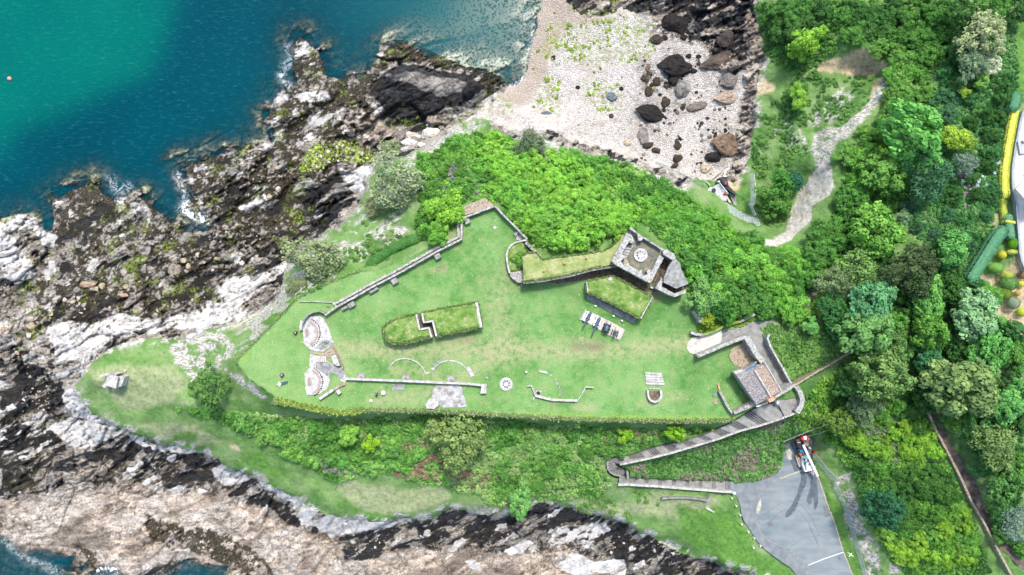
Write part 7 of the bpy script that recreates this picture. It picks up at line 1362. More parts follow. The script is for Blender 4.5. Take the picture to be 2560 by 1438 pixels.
t = thing('traversing_rail', 'white looped rail frame lying left of the leftmost cannon', 'frame', (*kp(520,320,16.14)[:2], 16.14))
MB().tube([kp(690,190,16.5), kp(640,140,16.5), kp(560,155,16.5), kp(520,230,16.45), kp(430,390,16.45), kp(440,480,16.5), kp(520,530,16.5)], 0.07, 8).build('loop_rail', WPAINT, t)
for q in ((690,190),(560,155),(430,400),(520,530)): MB().tube([kp(*q, 16.14), kp(*q, 16.5)], 0.05, 8).build('foot', WPAINT, t)
gun('mortar', 'short fat dark mortar on a low dark carriage, third on the plinth', (1405,745), (1335,960), 0.42, 0.36, 16.75, 17.15, (-0.35, 1.0), DIRON, 0.46, (0.15, 0.05))
t3 = thing('mortar_bed', 'dark iron side rails of the mortar slide behind the fat mortar', 'slide', (*kp(1440,620,16.14)[:2], 16.14))
MB().tube([kp(1400,540,16.4), kp(1290,780,16.4)], 0.06, 8).build('rail', IRON, t3); MB().tube([kp(1575,610,16.4), kp(1490,770,16.4)], 0.06, 8).build('rail', DIRON, t3); MB().tube([kp(1390,640,16.3), kp(1530,710,16.3)], 0.08, 8).build('cross_bar', DIRON, t3)
gun('field_gun', 'slim blue-grey field gun with small dark wheels, rightmost on the plinth', (1755,905), (1665,1185), 0.13, 0.085, 16.75, 16.80, (0.1, 0.7), DIRON, 0.15, (0.22, 0.30))
single(MB().tube([kp(1770,745,16.22), kp(1700,900,16.24), kp(1680,960,16.24)], 0.055, 8), 'gun_rammer', simple_mat('old_wood', [(0.4, (0.14,0.10,0.065)), (0.6, (0.24,0.18,0.12))], 5, 4, 0.2, 0.01, world=False), 'thin brown pole lying on the plinth behind the field gun', 'pole')
for x, y, w in ((1489,765,'left'),(1534,790,'middle'),(1555,802,'right')):
    lb = {'left': 'small white info plaque on the grass near the left end of the magazine apron', 'middle': 'small white info plaque on the grass between mortar and apron', 'right': 'small white info plaque on the grass behind the field gun'}[w]
    t = thing('info_plaque', lb, 'plaque', P(x, y, 15.95)); cx, cy = PX(x, y, 16.4); MB().box((cx, cy, 16.38), (0.30, 0.20, 0.04), -0.45).build('panel', WPAINT, t); MB().box((cx, cy, 16.15), (0.06, 0.06, 0.42), 0).build('post', GPAINT, t)

# ------------------------------------------------------------------ observation post on the western tail
S_ = lambda l: Z(230,910,17.97,l); zg = tz(283, 955)
t = thing('observation_post', 'small white concrete lookout with flat roof on the western headland', 'lookout', P(283, 955, zg-0.2))
def sp(l, z0, z1, nm, mat=CONC): return MB().prism(S_(l), zg+z0, zg+z1).build(nm, mat, t)
rf = sp([(735,412),(1180,590),(1065,1092),(560,930)], 1.9, 2.15, 'roof'); MB().prism(S_([(760,470),(1140,625),(1040,1040),(620,905)]), zg+2.1, zg+2.17).build('roof_panel', GPAINT if False else CONC, rf)
for a_, b_ in (((735,412),(1180,590)),((1065,1092),(560,930)),((735,412),(560,930))): MB().wall(S_([a_, b_]), 1.6, zg+2.1, zg+2.25, 0.05, 9).build('roof_edge', CONC, rf)
sp([(770,470),(1140,620),(1050,1050),(620,905)], -0.6, 1.9, 'walls', CONG); sp([(1180,592),(1330,520),(1475,575),(1310,1010),(1110,1065)], -0.4, 1.5, 'side_wing'); sp([(335,520),(560,440),(735,415),(745,480),(600,545),(345,600)], -0.5, 1.75, 'front_beam'); sp([(460,940),(560,930),(640,1030),(520,1080),(465,1020)], -0.5, 1.2, 'corner_block'); sp([(880,410),(940,390),(1150,450),(1060,510)], -0.4, 1.4, 'rear_slab')
single(MB().prism(S_([(1420,305),(1470,262),(1530,310),(1465,360)]), tz(311,927)-0.2, tz(311,927)+0.35), 'marker_stone', CONC, 'tiny pale square stone on the turf up and right of the white lookout', 'stone')
single(MB().prism(S_([(1180,440),(1290,405),(1340,440),(1320,500),(1200,540)]), tz(300,935)-0.3, tz(300,935)+0.4), 'rusty_drum', BROWNS, 'brown squat lump against the back of the white lookout', 'drum')

# ------------------------------------------------------------------ people
SKIN = simple_mat('skin', [(0.4, (0.50,0.32,0.23)), (0.6, (0.56,0.37,0.27))], 4, 2, 0, 0, 0.6, world=False)
def cloth(n, c): return simple_mat(n, [(0.35, tuple(v*.75 for v in c)), (0.65, tuple(min(.9, v*1.15) for v in c))], 6, 4, 0.2, 0.01, world=False)
NAVY, DENIM, WHITEC, BLACKC, HAIR, HAIRL = cloth('navy_cloth', (0.03,0.06,0.12)), cloth('denim', (0.05,0.10,0.17)), cloth('white_cloth', (0.72,0.73,0.72)), cloth('black_cloth', (0.02,0.022,0.025)), cloth('dark_hair', (0.03,0.02,0.015)), cloth('light_hair', (0.40,0.33,0.22))
def skin_obj(name, verts, edges, radii, mat, parent, root=0):
    me = bpy.data.meshes.new(name); me.from_pydata(verts, edges, []); o = bpy.data.objects.new(name, me); C.objects.link(o); o.parent = parent; me.materials.append(mat)
    sk = o.modifiers.new('skin', 'SKIN'); ly = me.skin_vertices[0].data
    for i, r in enumerate(radii): ly[i].radius = (r, r); ly[i].use_root = (i == root)
    sb = o.modifiers.new('sub', 'SUBSURF'); sb.levels = 1; sb.render_levels = 1; sk.use_smooth_shade = True; return o
POSE = {'sit': dict(pel=(0,0,.13), sp=(0,-.06,.34), ch=(0,-.10,.54), nk=(0,-.09,.70), hd=(0,-.05,.86), sh=(.19,-.10,.60), el=(.25,-.22,.36), wr=(.22,-.34,.10), hp=(.10,.04,.14), kn=(.12,.40,.34), an=(.11,.70,.08), to=(.13,.86,.06), hf=(.21,-.42,.05)),
 'bend': dict(pel=(0,0,.13), sp=(0,.05,.34), ch=(0,.14,.50), nk=(0,.22,.62), hd=(0,.30,.74), sh=(.19,.16,.55), el=(.26,.30,.36), wr=(.14,.44,.28), hp=(.10,.04,.14), kn=(.22,.34,.24), an=(.08,.50,.08), to=(.05,.62,.06), hf=(.08,.50,.25)),
 'lie': dict(pel=(0,0,.14), sp=(0,-.22,.15), ch=(0,-.44,.16), nk=(0,-.60,.17), hd=(0,-.76,.20), sh=(.19,-.52,.15), el=(.34,-.36,.10), wr=(.22,-.16,.18), hp=(.10,.06,.13), kn=(.11,.46,.20), an=(.10,.88,.10), to=(.12,.98,.16), hf=(.14,-.10,.20))}
def person(lab, x, y, rz, pose, top, legs, hair, zb=0.0, hat=None):
    p = POSE[pose]; z = tz(x, y)+zb; t = thing('person', lab, 'person', P(x, y, z), None, rz); m = lambda k, s: (p[k][0]*s, p[k][1], p[k][2])
    v = [p['pel'], p['sp'], p['ch'], p['nk'], p['hd']]; e = [(0,1),(1,2),(2,3),(3,4)]; r = [.13,.12,.13,.055,.095]
    hd = Vector(p['hd'])-Vector(p['nk']); v.append(tuple(Vector(p['hd'])+hd.normalized()*.10)); e.append((4,5)); r.append(.075)
    for s_ in (-1, 1):
        b = len(v); v += [m('sh',s_), m('el',s_), m('wr',s_), m('hf',s_)]; r += [.062,.045,.032,.034]; e += [(2,b),(b,b+1),(b+1,b+2),(b+2,b+3)]
        fd = (Vector(m('hf',s_))-Vector(m('wr',s_))).normalized(); sd_ = Vector((1, 0, 0)) if abs(fd.x) < .7 else Vector((0, 1, 0))
        for q, (o_, l_) in enumerate(((-.034,.065),(-.012,.080),(.012,.075),(.032,.058))):
            k0 = len(v); a_ = Vector(m('hf',s_))+sd_*o_+fd*.02; v += [tuple(a_), tuple(a_+fd*l_*.55), tuple(a_+fd*l_+Vector((0,0,-.012)))]; r += [.012,.010,.008]; e += [(b+3,k0),(k0,k0+1),(k0+1,k0+2)]
        k0 = len(v); a_ = Vector(m('wr',s_))+sd_*(-.045)+fd*.03; v += [tuple(a_), tuple(a_+fd*.03+sd_*-.02)]; r += [.013,.010]; e += [(b+2,k0),(k0,k0+1)]
        b = len(v); v += [m('hp',s_), m('kn',s_), m('an',s_), m('to',s_)]; r += [.095,.062,.042,.036]; e += [(0,b),(b,b+1),(b+1,b+2),(b+2,b+3)]
    skin_obj('body', v, e, r, SKIN, t)
    v = [p['pel'], p['sp'], p['ch'], tuple(Vector(p['ch'])*.5+Vector(p['nk'])*.5)]; e = [(0,1),(1,2),(2,3)]; r = [.15,.145,.155,.09]
    for s_ in (-1, 1):
        b = len(v); v += [m('sh',s_), m('el',s_), tuple(Vector(m('el',s_))*.25+Vector(m('wr',s_))*.75)]; r += [.082,.062,.046]; e += [(2,b),(b,b+1),(b+1,b+2)]
    skin_obj('jacket', v, e, r, top, t)
    v = [p['pel']]; e = []; r = [.15]
    for s_ in (-1, 1):
        b = len(v); v += [m('hp',s_), m('kn',s_), m('an',s_)]; r += [.112,.078,.058]; e += [(0,b),(b,b+1),(b+1,b+2)]
    skin_obj('trousers', v, e, r, legs, t)
    h0 = Vector(p['hd']); hb = MB(); hb.ball((0, 0, 0), .112, 1.0, 12); me = bpy.data.meshes.new('hair'); u_ = hd.normalized(); me.from_pydata([tuple(h0+u_*.045+Vector(q)-Vector((0,.02,0))) for q in hb.v], [], hb.f); me.materials.append(hair); o = bpy.data.objects.new('hair', me); C.objects.link(o); o.parent = t
    for s_ in (-1, 1):
        sm = MB(); a0, a1 = Vector(m('an',s_)), Vector(m('to',s_)); sm.tube([tuple(a0-(a1-a0)*.25), tuple(a0), tuple(a1), tuple(a1+(a1-a0)*.15)], [.04,.05,.05,.03], 10); me = bpy.data.meshes.new('shoe'); me.from_pydata(sm.v, [], sm.f); me.materials.append(BLACKC); o = bpy.data.objects.new('shoe', me); C.objects.link(o); o.parent = t
    return t
person('person in a navy jacket sitting hunched on the grass with something pale in the lap', 709, 936, math.radians(115), 'bend', NAVY, DENIM, HAIR)
person('person in a white top and dark jeans lying on the western lawn', 705, 959, math.radians(-75), 'lie', WHITEC, DENIM, HAIRL)
person('person in dark navy clothes sitting on the grass near the round pale disc', 939, 985, math.radians(-95), 'bend', NAVY, NAVY, HAIR)
person('person in dark clothes sitting by the outer wall of the upper emplacement', 743, 831, math.radians(100), 'bend', BLACKC, DENIM, HAIR)
def lump(name, lab, cat, x, y, w, h, hz, mat, seed, rz=0.0, flap=None, fm=None):
    z = tz(x, y); t = thing(name, lab, cat, P(x, y, z), None, rz); me = rock_mesh('bag_body', seed, 2, 0.5, 1.0); me.materials.append(mat); o = bpy.data.objects.new('body', me); C.objects.link(o); o.parent = t; o.scale = (w/2, h/2, hz/2); o.location = (0, 0, hz*.42)
    if flap: mb = MB(); mb.tube([(-w*.25, -h*.2, hz*.8), (0, -h*.3, hz*1.05), (w*.25, -h*.2, hz*.8)], .025, 6); mb.tube([(-w*.3, h*.1, hz*.82), (w*.3, h*.15, hz*.85)], .03, 6); me2 = bpy.data.meshes.new('strap'); me2.from_pydata(mb.v, [], mb.f); me2.materials.append(fm); o2 = bpy.data.objects.new('strap', me2); C.objects.link(o2); o2.parent = t
lump('rucksack', 'small black and white rucksack on the grass under the long straight wall', 'bag', 966, 968, .40, .36, .34, BLACKC, 5, .5, True, WHITEC)
lump('folded_jacket', 'crumpled white jacket lying on the grass above the south edge', 'jacket', 927, 1002, .52, .55, .14, WHITEC, 9, .3, True, BLACKC)
lump('carrier_bag', 'small pale bag beside the person at the upper emplacement wall', 'bag', 737, 829, .3, .3, .25, WHITEC, 12, .3)
lump('carrier_bag', 'pale bag beside the hunched navy-jacketed person on the western lawn', 'bag', 703, 938.5, .32, .2, .15, WHITEC, 13, .3)
PINKC = cloth('pink_trim', (0.80,0.45,0.36)); cx, cy, cz = at(959.5, 981.5)
t = thing('parasol', 'round white parasol with a pink rim standing on the lower lawn', 'parasol', (cx, cy, cz)); pr = MB(); pr.tube([(cx, cy, cz+.62), (cx, cy, cz+.60), (cx, cy, cz+.54), (cx, cy, cz+.44)], [.01, .12, .24, .33], 24, False); cn = pr.build('canopy', WHITEC, t, True); MB().band((cx, cy), .315, .345, 0, 6.283, cz+.42, cz+.445, 28).build('rim', PINKC, cn); MB().tube([(cx, cy, cz), (cx, cy, cz+.6)], .012, 6).build('pole', GPAINT, t)
cx, cy, cz = at(813.5, 857.5, 16.17); t = thing('mooring_ring', 'dark blue iron ring with a pointed shank on the upper emplacement floor', 'ring', (cx, cy, 16.17)); MB().tube([(cx+.17*math.cos(a/14*6.283), cy+.19*math.sin(a/14*6.283), 16.25) for a in range(15)], .05, 8).build('ring', IRON, t); MB().tube([(cx+.16, cy-.1, 16.24), (cx+.42, cy-.05, 16.2), (cx+.62, cy-.04, 16.18)], [.07, .05, .015], 8).build('shank', IRON, t)

# ------------------------------------------------------------------ roadside: bin, posts, bird, fences, rig
TEAL = simple_mat('teal_plastic', [(0.4, (0.03,0.42,0.44)), (0.6, (0.06,0.52,0.52))], 3, 2, 0, 0, 0.4, world=False)
cx, cy, cz = at(1831, 1229, 6.6); t = thing('litter_bin', 'bright teal litter bin with a white lid at the foot of the stairs', 'bin', (cx, cy, 6.5)); MB().cyl((cx, cy), .26, 6.5, 7.35, 18, .30).build('drum', TEAL, t); MB().cyl((cx+.12, cy-.06), .2, 7.34, 7.46, 18).build('lid', WPAINT, t)
PST = Z(1700,1040,3.613,[(500,805),(537,887),(549,970),(609,1036),(662,1096),(716,1162),(462,735),(655,1180)])
for k, (x, y) in enumerate(PST):
    cx, cy, cz = at(x, y); t = thing('marker_post', 'short white marker post in the grass along the left edge of the footway', 'post', (cx, cy, cz-.1), 'white posts along the footway'); MB().cyl((cx, cy), .09, cz-.1, cz+.55, 10).build('post', WPAINT, t); MB().cyl((cx, cy), .12, cz+.55, cz+.63, 10).build('cap', WPAINT, t)
cx, cy, cz = at(2126, 1387, 9.5); t = thing('seagull', 'white seagull with outstretched grey wings gliding over the roadside verge', 'bird', (cx, cy, 9.5), None, math.radians(-36))
GULL = simple_mat('gull_feathers', [(0.4, (0.62,0.64,0.64)), (0.6, (0.76,0.77,0.77))], 4, 2, 0, 0, 0.7, world=False); GULLG = simple_mat('gull_wing', [(0.4, (0.36,0.40,0.41)), (0.6, (0.52,0.55,0.56))], 4, 2, 0, 0, 0.7, world=False)
def child(t, name, mb, mat, smooth=True):
    me = bpy.data.meshes.new(name); me.from_pydata(mb.v, [], mb.f); me.materials.append(mat); me.polygons.foreach_set('use_smooth', [smooth]*len(me.polygons)); o = bpy.data.objects.new(name, me); C.objects.link(o); o.parent = t; return o
child(t, 'body', MB().tube([(0,-.26,0),(0,-.12,0),(0,.05,.01),(0,.2,.02),(0,.27,.03),(0,.33,.02),(0,.38,.015)], [.05,.08,.09,.07,.055,.05,.012], 10), GULL)
w_ = MB(); w_.add([(.05,.10,.03),(.30,.16,.10),(.62,.05,.06),(.66,0,.06),(.30,0,.10),(.05,-.08,.03)]+[(x, y, z-.012) for x, y, z in [(.05,.10,.03),(.30,.16,.10),(.62,.05,.06),(.66,0,.06),(.30,0,.10),(.05,-.08,.03)]], [(0,1,2,3,4,5),(11,10,9,8,7,6)]+[(i,i+6,(i+1)%6+6,(i+1)%6) for i in range(6)]); child(t, 'wing', w_, GULLG, False)
w2 = MB(); w2.add([(-x, y, z) for x, y, z in w_.v], [f[::-1] for f in w_.f]); child(t, 'wing', w2, GULLG, False)
child(t, 'beak', MB().tube([(0,.37,.015),(0,.43,.005)], [.014,.004], 6), simple_mat('beak', [(0.4, (0.7,0.45,0.08)), (0.6, (0.75,0.5,0.1))], 3, 1, 0, 0, 0.5, world=False))
child(t, 'tail', MB().prismw([(-.05,-.24),(.05,-.24),(.08,-.38),(-.08,-.38)], -.01, .01), GULL, False)
def net_mat(name, col, cell, wire):
    N = NT(name); co = N.pos(); w1 = N.n('TexWave', i_Vector=co, i_Scale=cell); w1.bands_direction = 'DIAGONAL'; g = N.noise(co, 3.0, 3, 0.6)
    N.col(col); N.set(N.b.inputs['Alpha'], N.mapr(N.math('ADD', w1.outputs['Fac'], N.math('MULTIPLY', g, 0.6)), wire, wire+0.35, 0.10, 0.6)); return N.m
NETM, NETW = net_mat('mesh_net', (0.50,0.56,0.60), 3.0, 0.6), net_mat('white_net', (0.70,0.74,0.76), 3.0, 0.3)
def fence(line, lab, h, mat, posts, lean=0.0, name='mesh_fence', post_mat=GPAINT, wire=True, side=1):
    pts = dens(line, 10); g = [at(*p) for p in pts]; t = thing(name, lab, 'fence', g[len(g)//2]); m = MB(); n = len(g); o_ = []
    for i, p in enumerate(g):
        a, b = g[max(i-1, 0)], g[min(i+1, n-1)]; tx, ty = b[0]-a[0], b[1]-a[1]; l = math.hypot(tx, ty) or 1; o_.append((-ty/l*lean*side, tx/l*lean*side))
    m.add([(p[0], p[1], p[2]+.03) for p in g]+[(p[0]+q[0], p[1]+q[1], p[2]+h+random.uniform(-.06, .06)) for p, q in zip(g, o_)], [(i, i+1, n+i+1, n+i) for i in range(n-1)]); m.build('netting', mat, t)
    step = max(1, n//posts)
    for i in range(0, n, step): MB().tube([(g[i][0], g[i][1], g[i][2]-.2), (g[i][0]+o_[i][0], g[i][1]+o_[i][1], g[i][2]+h+.08)], .045, 8).build('post', post_mat, t)
    if wire: MB().tube([(p[0]+q[0], p[1]+q[1], p[2]+h) for p, q in zip(g, o_)], .03, 6).build('top_wire', post_mat, t)
    return t
fence(zG([(1170,345),(1215,400),(1270,470),(1330,530),(1370,578)]), 'blue-grey mesh barrier leaning beside the drilling rig', 1.9, NETM, 7, 0.5)
fence(zG([(1375,600),(1420,700),(1465,800),(1490,880),(1520,990),(1560,1120),(1600,1250),(1640,1400),(1655,1450)]), 'long pale wire fence along the foot of the rubble slope right of the road', 1.3, NETM, 15, 0.22)
fence(zG([(908,232),(1010,190),(1080,160),(1160,128),(1250,95),(1340,66)]), 'long blue-white mesh fence closing the top of the road behind the rig', 1.6, NETW, 9, 0.35)
fence(zG([(1010,215),(1090,190),(1170,170),(1250,150),(1290,132)]), 'thin wire fence just behind the red end of the drilling rig', 1.2, NETM, 6, 0.2)
single(MB().prism(Z(1700,1040,3.613,[(2168,92),(2180,90),(2183,106),(2170,108)]), tz(2302,1067)+.5, tz(2302,1067)+1.3), 'white_sign', WPAINT, 'tiny white board standing in the undergrowth below the dark track', 'board')
R_ = lambda l: Z(1950,1060,7.19,l)
RED, ORNG, BLU2, GRN, BLK2, YELW = [simple_mat(n, [(0.38, tuple(v*.75 for v in c)), (0.6, c)], 3, 4, 0.1, 0.01, 0.45, world=False) for n, c in (('red_paint', (0.48,0.05,0.05)), ('orange_paint', (0.50,0.15,0.04)), ('engine_blue', (0.05,0.22,0.40)), ('green_hose', (0.10,0.36,0.28)), ('machine_black', (0.03,0.03,0.035)), ('tan_paint', (0.50,0.44,0.33)))]
def rp(X, Y, z): x, y = R_([(X, Y)])[0]; return P(x, y, z)
t = thing('drilling_rig', 'red, white and black drilling rig with long white mast at the road end', 'drilling rig', (*rp(430,560,6.5)[:2], 6.5))
def rb(l, z0, z1, nm, mat, par=None): return MB().prism(R_(l), z0, z1).build(nm, mat, par or t)
ch_ = rb([(300,330),(420,290),(560,640),(600,840),(470,880),(390,700)], 7.0, 7.4, 'chassis', BLK2)
cb = rb([(375,248),(490,215),(545,280),(520,300),(400,300)], 7.2, 9.2, 'cab', RED); MB().prism(R_([(420,226),(470,214),(482,275),(440,285)]), 9.2, 9.27).build('roof_panel', WPAINT, cb); rb([(498,240),(535,265),(525,290),(500,262)], 9.2, 9.3, 'cab_stripe', ORNG, cb)
rb([(270,280),(340,255),(385,300),(410,430),(350,450),(300,360)], 7.3, 8.3, 'engine_block', BLK2); rb([(412,310),(520,290),(515,400),(440,385)], 7.3, 7.8, 'deck', BROWNS); rb([(310,290),(360,275),(366,290),(318,306)], 8.3, 8.5, 'exhaust', ORNG); rb([(312,330),(372,318),(376,334),(318,348)], 8.3, 8.45, 'radiator', GPAINT)
rb([(358,478),(405,465),(425,520),(380,530)], 7.3, 8.4, 'pump', BLU2); rb([(348,528),(392,515),(415,562),(362,572)], 7.3, 8.2, 'winch', ORNG); rb([(200,0),(0,0),(0,1)], 0, 0.01, 'x', RED) if False else None
tr_ = rb([(395,600),(520,560),(600,830),(450,862),(400,720)], 7.2, 7.9, 'white_bed', WPAINT)
r2 = random.Random(4)
for k in range(16): a, b_ = r2.uniform(.08, .85), r2.uniform(.1, .9); X = 400+a*150+b_*45; Y = 600+b_*230-a*20; rb([(X,Y),(X+r2.uniform(12,34),Y-5),(X+30,Y+r2.uniform(12,36)),(X+2,Y+26)], 7.85, 8.0+r2.uniform(.05,.5), 'fitting', r2.choice([WPAINT, GPAINT, GRN, BLK2, YELW, IRON, BLK2, BROWNS]), tr_)
MB().tube([rp(420,640,8.2), rp(405,610,8.3), rp(440,585,8.3), rp(480,620,8.3), rp(470,690,8.3), rp(430,690,8.3), rp(420,640,8.2)], .07, 8).build('hose', GRN, tr_); MB().tube([rp(500,720,8.2), rp(540,710,8.3), rp(545,745,8.3), rp(510,755,8.2)], .06, 8).build('hose', GRN, tr_)
ma = MB()
for (a_, b_) in (((405,382),(672,950)),((428,372),(690,935))):
    ma.tube([rp(*a_, 8.6), rp(*b_, 8.1)], .09, 8)
for k in range(17): f0 = k/17; f1 = (k+1)/17; L1 = lambda f: (405+267*f, 382+568*f); L2 = lambda f: (428+262*f, 372+563*f); ma.tube([rp(*L1(f0), 8.6-.5*f0), rp(*L2(f1), 8.6-.5*f1)], .04, 6)
ms_ = ma.build('mast', WPAINT, t); MB().tube([rp(395,470,8.6), rp(460,640,8.6)], .06, 8).build('hydraulic_ram', BLU2, t)
for X, Y in ((300,420),(330,470),(560,600),(590,700)): c1 = rp(X, Y, 6.95); wh = MB().tube([(c1[0]-.14, c1[1], 6.96), (c1[0]+.14, c1[1], 6.96)], .40, 18).build('wheel', BLK2, t); MB().tube([(c1[0]-.15, c1[1], 6.96), (c1[0]+.15, c1[1], 6.96)], .18, 12).build('rim', GPAINT, wh)
cw3 = rp(512,565,7.0); MB().tube([(cw3[0]-.1, cw3[1], 7.5), (cw3[0]+.1, cw3[1], 7.5)], .36, 18).build('spare_wheel', BLK2, t)
t = thing('waste_skip', 'long narrow tan trough with rusty contents left of the drilling rig', 'skip', (*rp(330,670,6.56)[:2], 6.56))
o = MB().prism(R_([(278,572),(312,560),(385,760),(345,776)]), 6.56, 7.1).build('tray', YELW, t); MB().prism(R_([(325,600),(345,592),(380,690),(352,700)]), 7.09, 7.35).build('rusty_load', BRICK, t); MB().prism(R_([(360,730),(392,720),(402,770),(372,780)]), 6.56, 7.0).build('end_box', GPAINT, t)
t = thing('work_ladder', 'row of pale slats lying left of the black end of the rig', 'ladder', (*rp(280,400,6.57)[:2], 6.57))
for k in range(7): MB().prism(R_([(238+14*k,300+28*k),(262+14*k,294+28*k),(266+14*k,306+28*k),(242+14*k,312+28*k)]), 6.57, 6.72).build('slat', GPAINT if k < 5 else WPAINT, t)
MB().tube([rp(240,300,6.7), rp(330,490,6.7)], .05, 6).build('rail', BLK2, t)
single(MB().prism(R_([(515,422),(535,416),(562,445),(548,455)]), tz(2024,1121), tz(2024,1121)+1.2), 'white_board', WPAINT, 'small white board standing in the bushes right of the rig deck', 'board')
single(MB().prism(R_([(612,505),(655,500),(660,528),(618,535)]), tz(2038,1132), tz(2038,1132)+0.9), 'red_barrier', RED, 'small red barrier in the bushes right of the rig', 'barrier')
t = thing('stone_pile', 'pile of white rubble spilled at the lower end of the drilling rig', 'rubble', (*rp(590,840,6.57)[:2], 6.57))
for k in range(40): X, Y = random.gauss(585, 26), random.gauss(845, 34); c1 = rp(X, Y, 6.6); me = random.choice(AROCK); o = bpy.data.objects.new('stone', rock_mesh('rubble_stone', k, 1)); o.data.materials.append(CONC); C.objects.link(o); o.parent = t; o.location = (c1[0]-t.location[0], c1[1]-t.location[1], .03); s_ = random.uniform(.05, .16); o.scale = (s_, s_, s_)

# ------------------------------------------------------------------ works at the foot of the cove
V_ = lambda l: Z(1740,420,8.989,l); zv = 5.6
DECK = NT('grid_sheet'); co = DECK.pos(); br_ = DECK.n('TexBrick', i_Vector=DECK.vscale(co, (1, 1, 1), -0.25), i_Scale=1.0); br_.inputs['Color1'].default_value = (0.44,0.45,0.47,1); br_.inputs['Color2'].default_value = (0.50,0.51,0.53,1); br_.inputs['Mortar'].default_value = (0.16,0.17,0.2,1); br_.inputs['Mortar Size'].default_value = 0.03; br_.inputs['Brick Width'].default_value = 0.55; br_.inputs['Row Height'].default_value = 0.5; br_.offset = 0.0
DECK.col(br_.outputs['Color']); DECK = DECK.m
t = thing('work_platform', 'grey gridded work platform tucked against the cliff at the foot of the cove', 'platform', (*PX(*V_([(450,560)])[0], zv), zv-.5))
def vb(l, z0, z1, nm, mat, par=t): return MB().prism(V_(l), z0, z1).build(nm, mat, par)
vb([(195,560),(530,338),(690,540),(690,742),(580,765),(470,690)], zv-1.4, zv, 'deck', DECK); vb([(180,562),(340,430),(360,445),(225,560)], zv-.3, zv+.12, 'edge_beam', WPAINT); vb([(485,310),(520,280),(548,295),(540,320)], zv, zv+.5, 'corner_box', WPAINT); MB().tube([PX(*V_([(530,330)])[0], zv+.6)+(zv+.6,), PX(*V_([(705,550)])[0], zv+.6)+(zv+.6,)], .06, 8).build('handrail', WPAINT, t)
t = thing('cement_mixer', 'dark box-shaped machine with a red panel above the gridded platform', 'machine', (*PX(*V_([(660,300)])[0], zv), zv-1))
vb([(530,220),(620,190),(690,185),(735,400),(650,390),(600,330)], zv-1, zv+.9, 'housing', BLK2, t); vb([(650,305),(690,300),(688,360),(660,362)], zv+.9, zv+1.0, 'red_panel', RED, t); vb([(615,170),(680,165),(690,195),(620,200)], zv+.5, zv+1.1, 'hopper', WPAINT, t); MB().tube([PX(*V_([(640,165)])[0], zv+1)+(zv+1,), PX(*V_([(670,60)])[0], zv+.7)+(zv+.7,), PX(*V_([(755,10)])[0], zv+.4)+(zv+.4,)], .12, 8).build('chute', WPAINT, t)
vb([(650,430),(735,400),(930,600),(880,615),(760,520)], zv-1, zv+.6, 'dark_trough', BLK2, t)
def vs1(mb, n, m, lab, cat): return single(mb, n, m, lab, cat)
cx, cy = PX(*V_([(395,505)])[0], zv); t = thing('cable_reel', 'black coiled cable lying on the gridded platform', 'cable', (cx, cy, zv)); MB().band((cx, cy), .12, .34, 0, 6.283, zv, zv+.25, 18).build('coil', BLK2, t); MB().tube([(cx+.2, cy-.2, zv+.05)]+[PX(*V_([q])[0], zv+.05)+(zv+.05,) for q in ((425,580),(470,660),(530,740),(600,770),(680,740))], .035, 6).build('cable', BLK2, t)
cx, cy = PX(*V_([(657,576)])[0], zv+.2); t = thing('buoy_ball', 'bright red ball float at the corner of the gridded platform', 'float', (cx, cy, zv)); MB().ball((cx, cy, zv+.25), .27, 1, 14).build('ball', RED, t, True); MB().tube([(cx, cy, zv+.5), (cx, cy, zv+.6)], .04, 6).build('eye', WPAINT, t)
cx, cy = PX(*V_([(705,572)])[0], zv+.2); single(MB().cyl((cx, cy), .17, zv-.3, zv+.35, 12), 'green_drum', GRN, 'small green drum right of the red ball float', 'drum')
single(MB().prism(V_([(660,620),(690,605),(790,780),(750,785)]), zv-.4, zv-.05), 'plank_stack', YELW, 'tan plank stack running down from the red ball float', 'planks')
single(MB().prism(V_([(745,560),(800,530),(890,640),(915,860),(850,830),(800,700)]), zv-.9, zv-.25), 'concrete_block', CONG, 'grey-tan concrete slab right of the plank stack', 'block')
single(MB().tube([PX(*V_([(360,260)])[0], zv)+(tz(*V_([(360,260)])[0])+.4,), PX(*V_([(640,20)])[0], zv)+(tz(*V_([(640,20)])[0])+.4,)], .22, 8), 'driftwood_log', TURFP if False else simple_mat('driftwood', [(0.36, (0.28,0.24,0.19)), (0.6, (0.46,0.42,0.36))], 4, 5, 0.4, 0.02), 'thick bleached driftwood log above the gridded platform', 'log')
single(MB().tube([PX(*V_([(180,170)])[0], zv)+(tz(*V_([(180,170)])[0])+.3,), PX(*V_([(320,400)])[0], zv)+(zv+.2,)], .13, 8), 'driftwood_pole', bpy.data.materials['driftwood'], 'thin bleached driftwood pole leaning on the gridded platform', 'pole')
fence(V_([(1190,155),(1205,300),(1220,480),(1225,640),(1205,800),(1180,830)]), 'upright white mesh fence strip in the grass right of the gridded platform', 1.3, NETW, 6, 0.45, 'mesh_fence', WPAINT)
fence(V_([(1170,800),(1210,900),(1250,990),(1290,1070)]), 'thin white fence wire continuing down from the mesh fence strip', 1.0, NETW, 4, 0.12, 'wire_fence', WPAINT)
fence(V_([(650,770),(800,850),(950,950),(1100,1030),(1250,1080),(1400,1140),(1500,1260)]), 'wide pale catch net stretched along the foot of the bushes below the platform', 1.3, NETM, 8, 1.5, 'catch_net', GPAINT, True, -1)
fence(zE5([(0,0),(1,1)]) if False else [(1640,408),(1690,432),(1735,455),(1765,470)], 'thin green wire fence along the cliff foot at the bottom of the beach', .9, NETM, 6, 0.1, 'wire_fence', GRN)

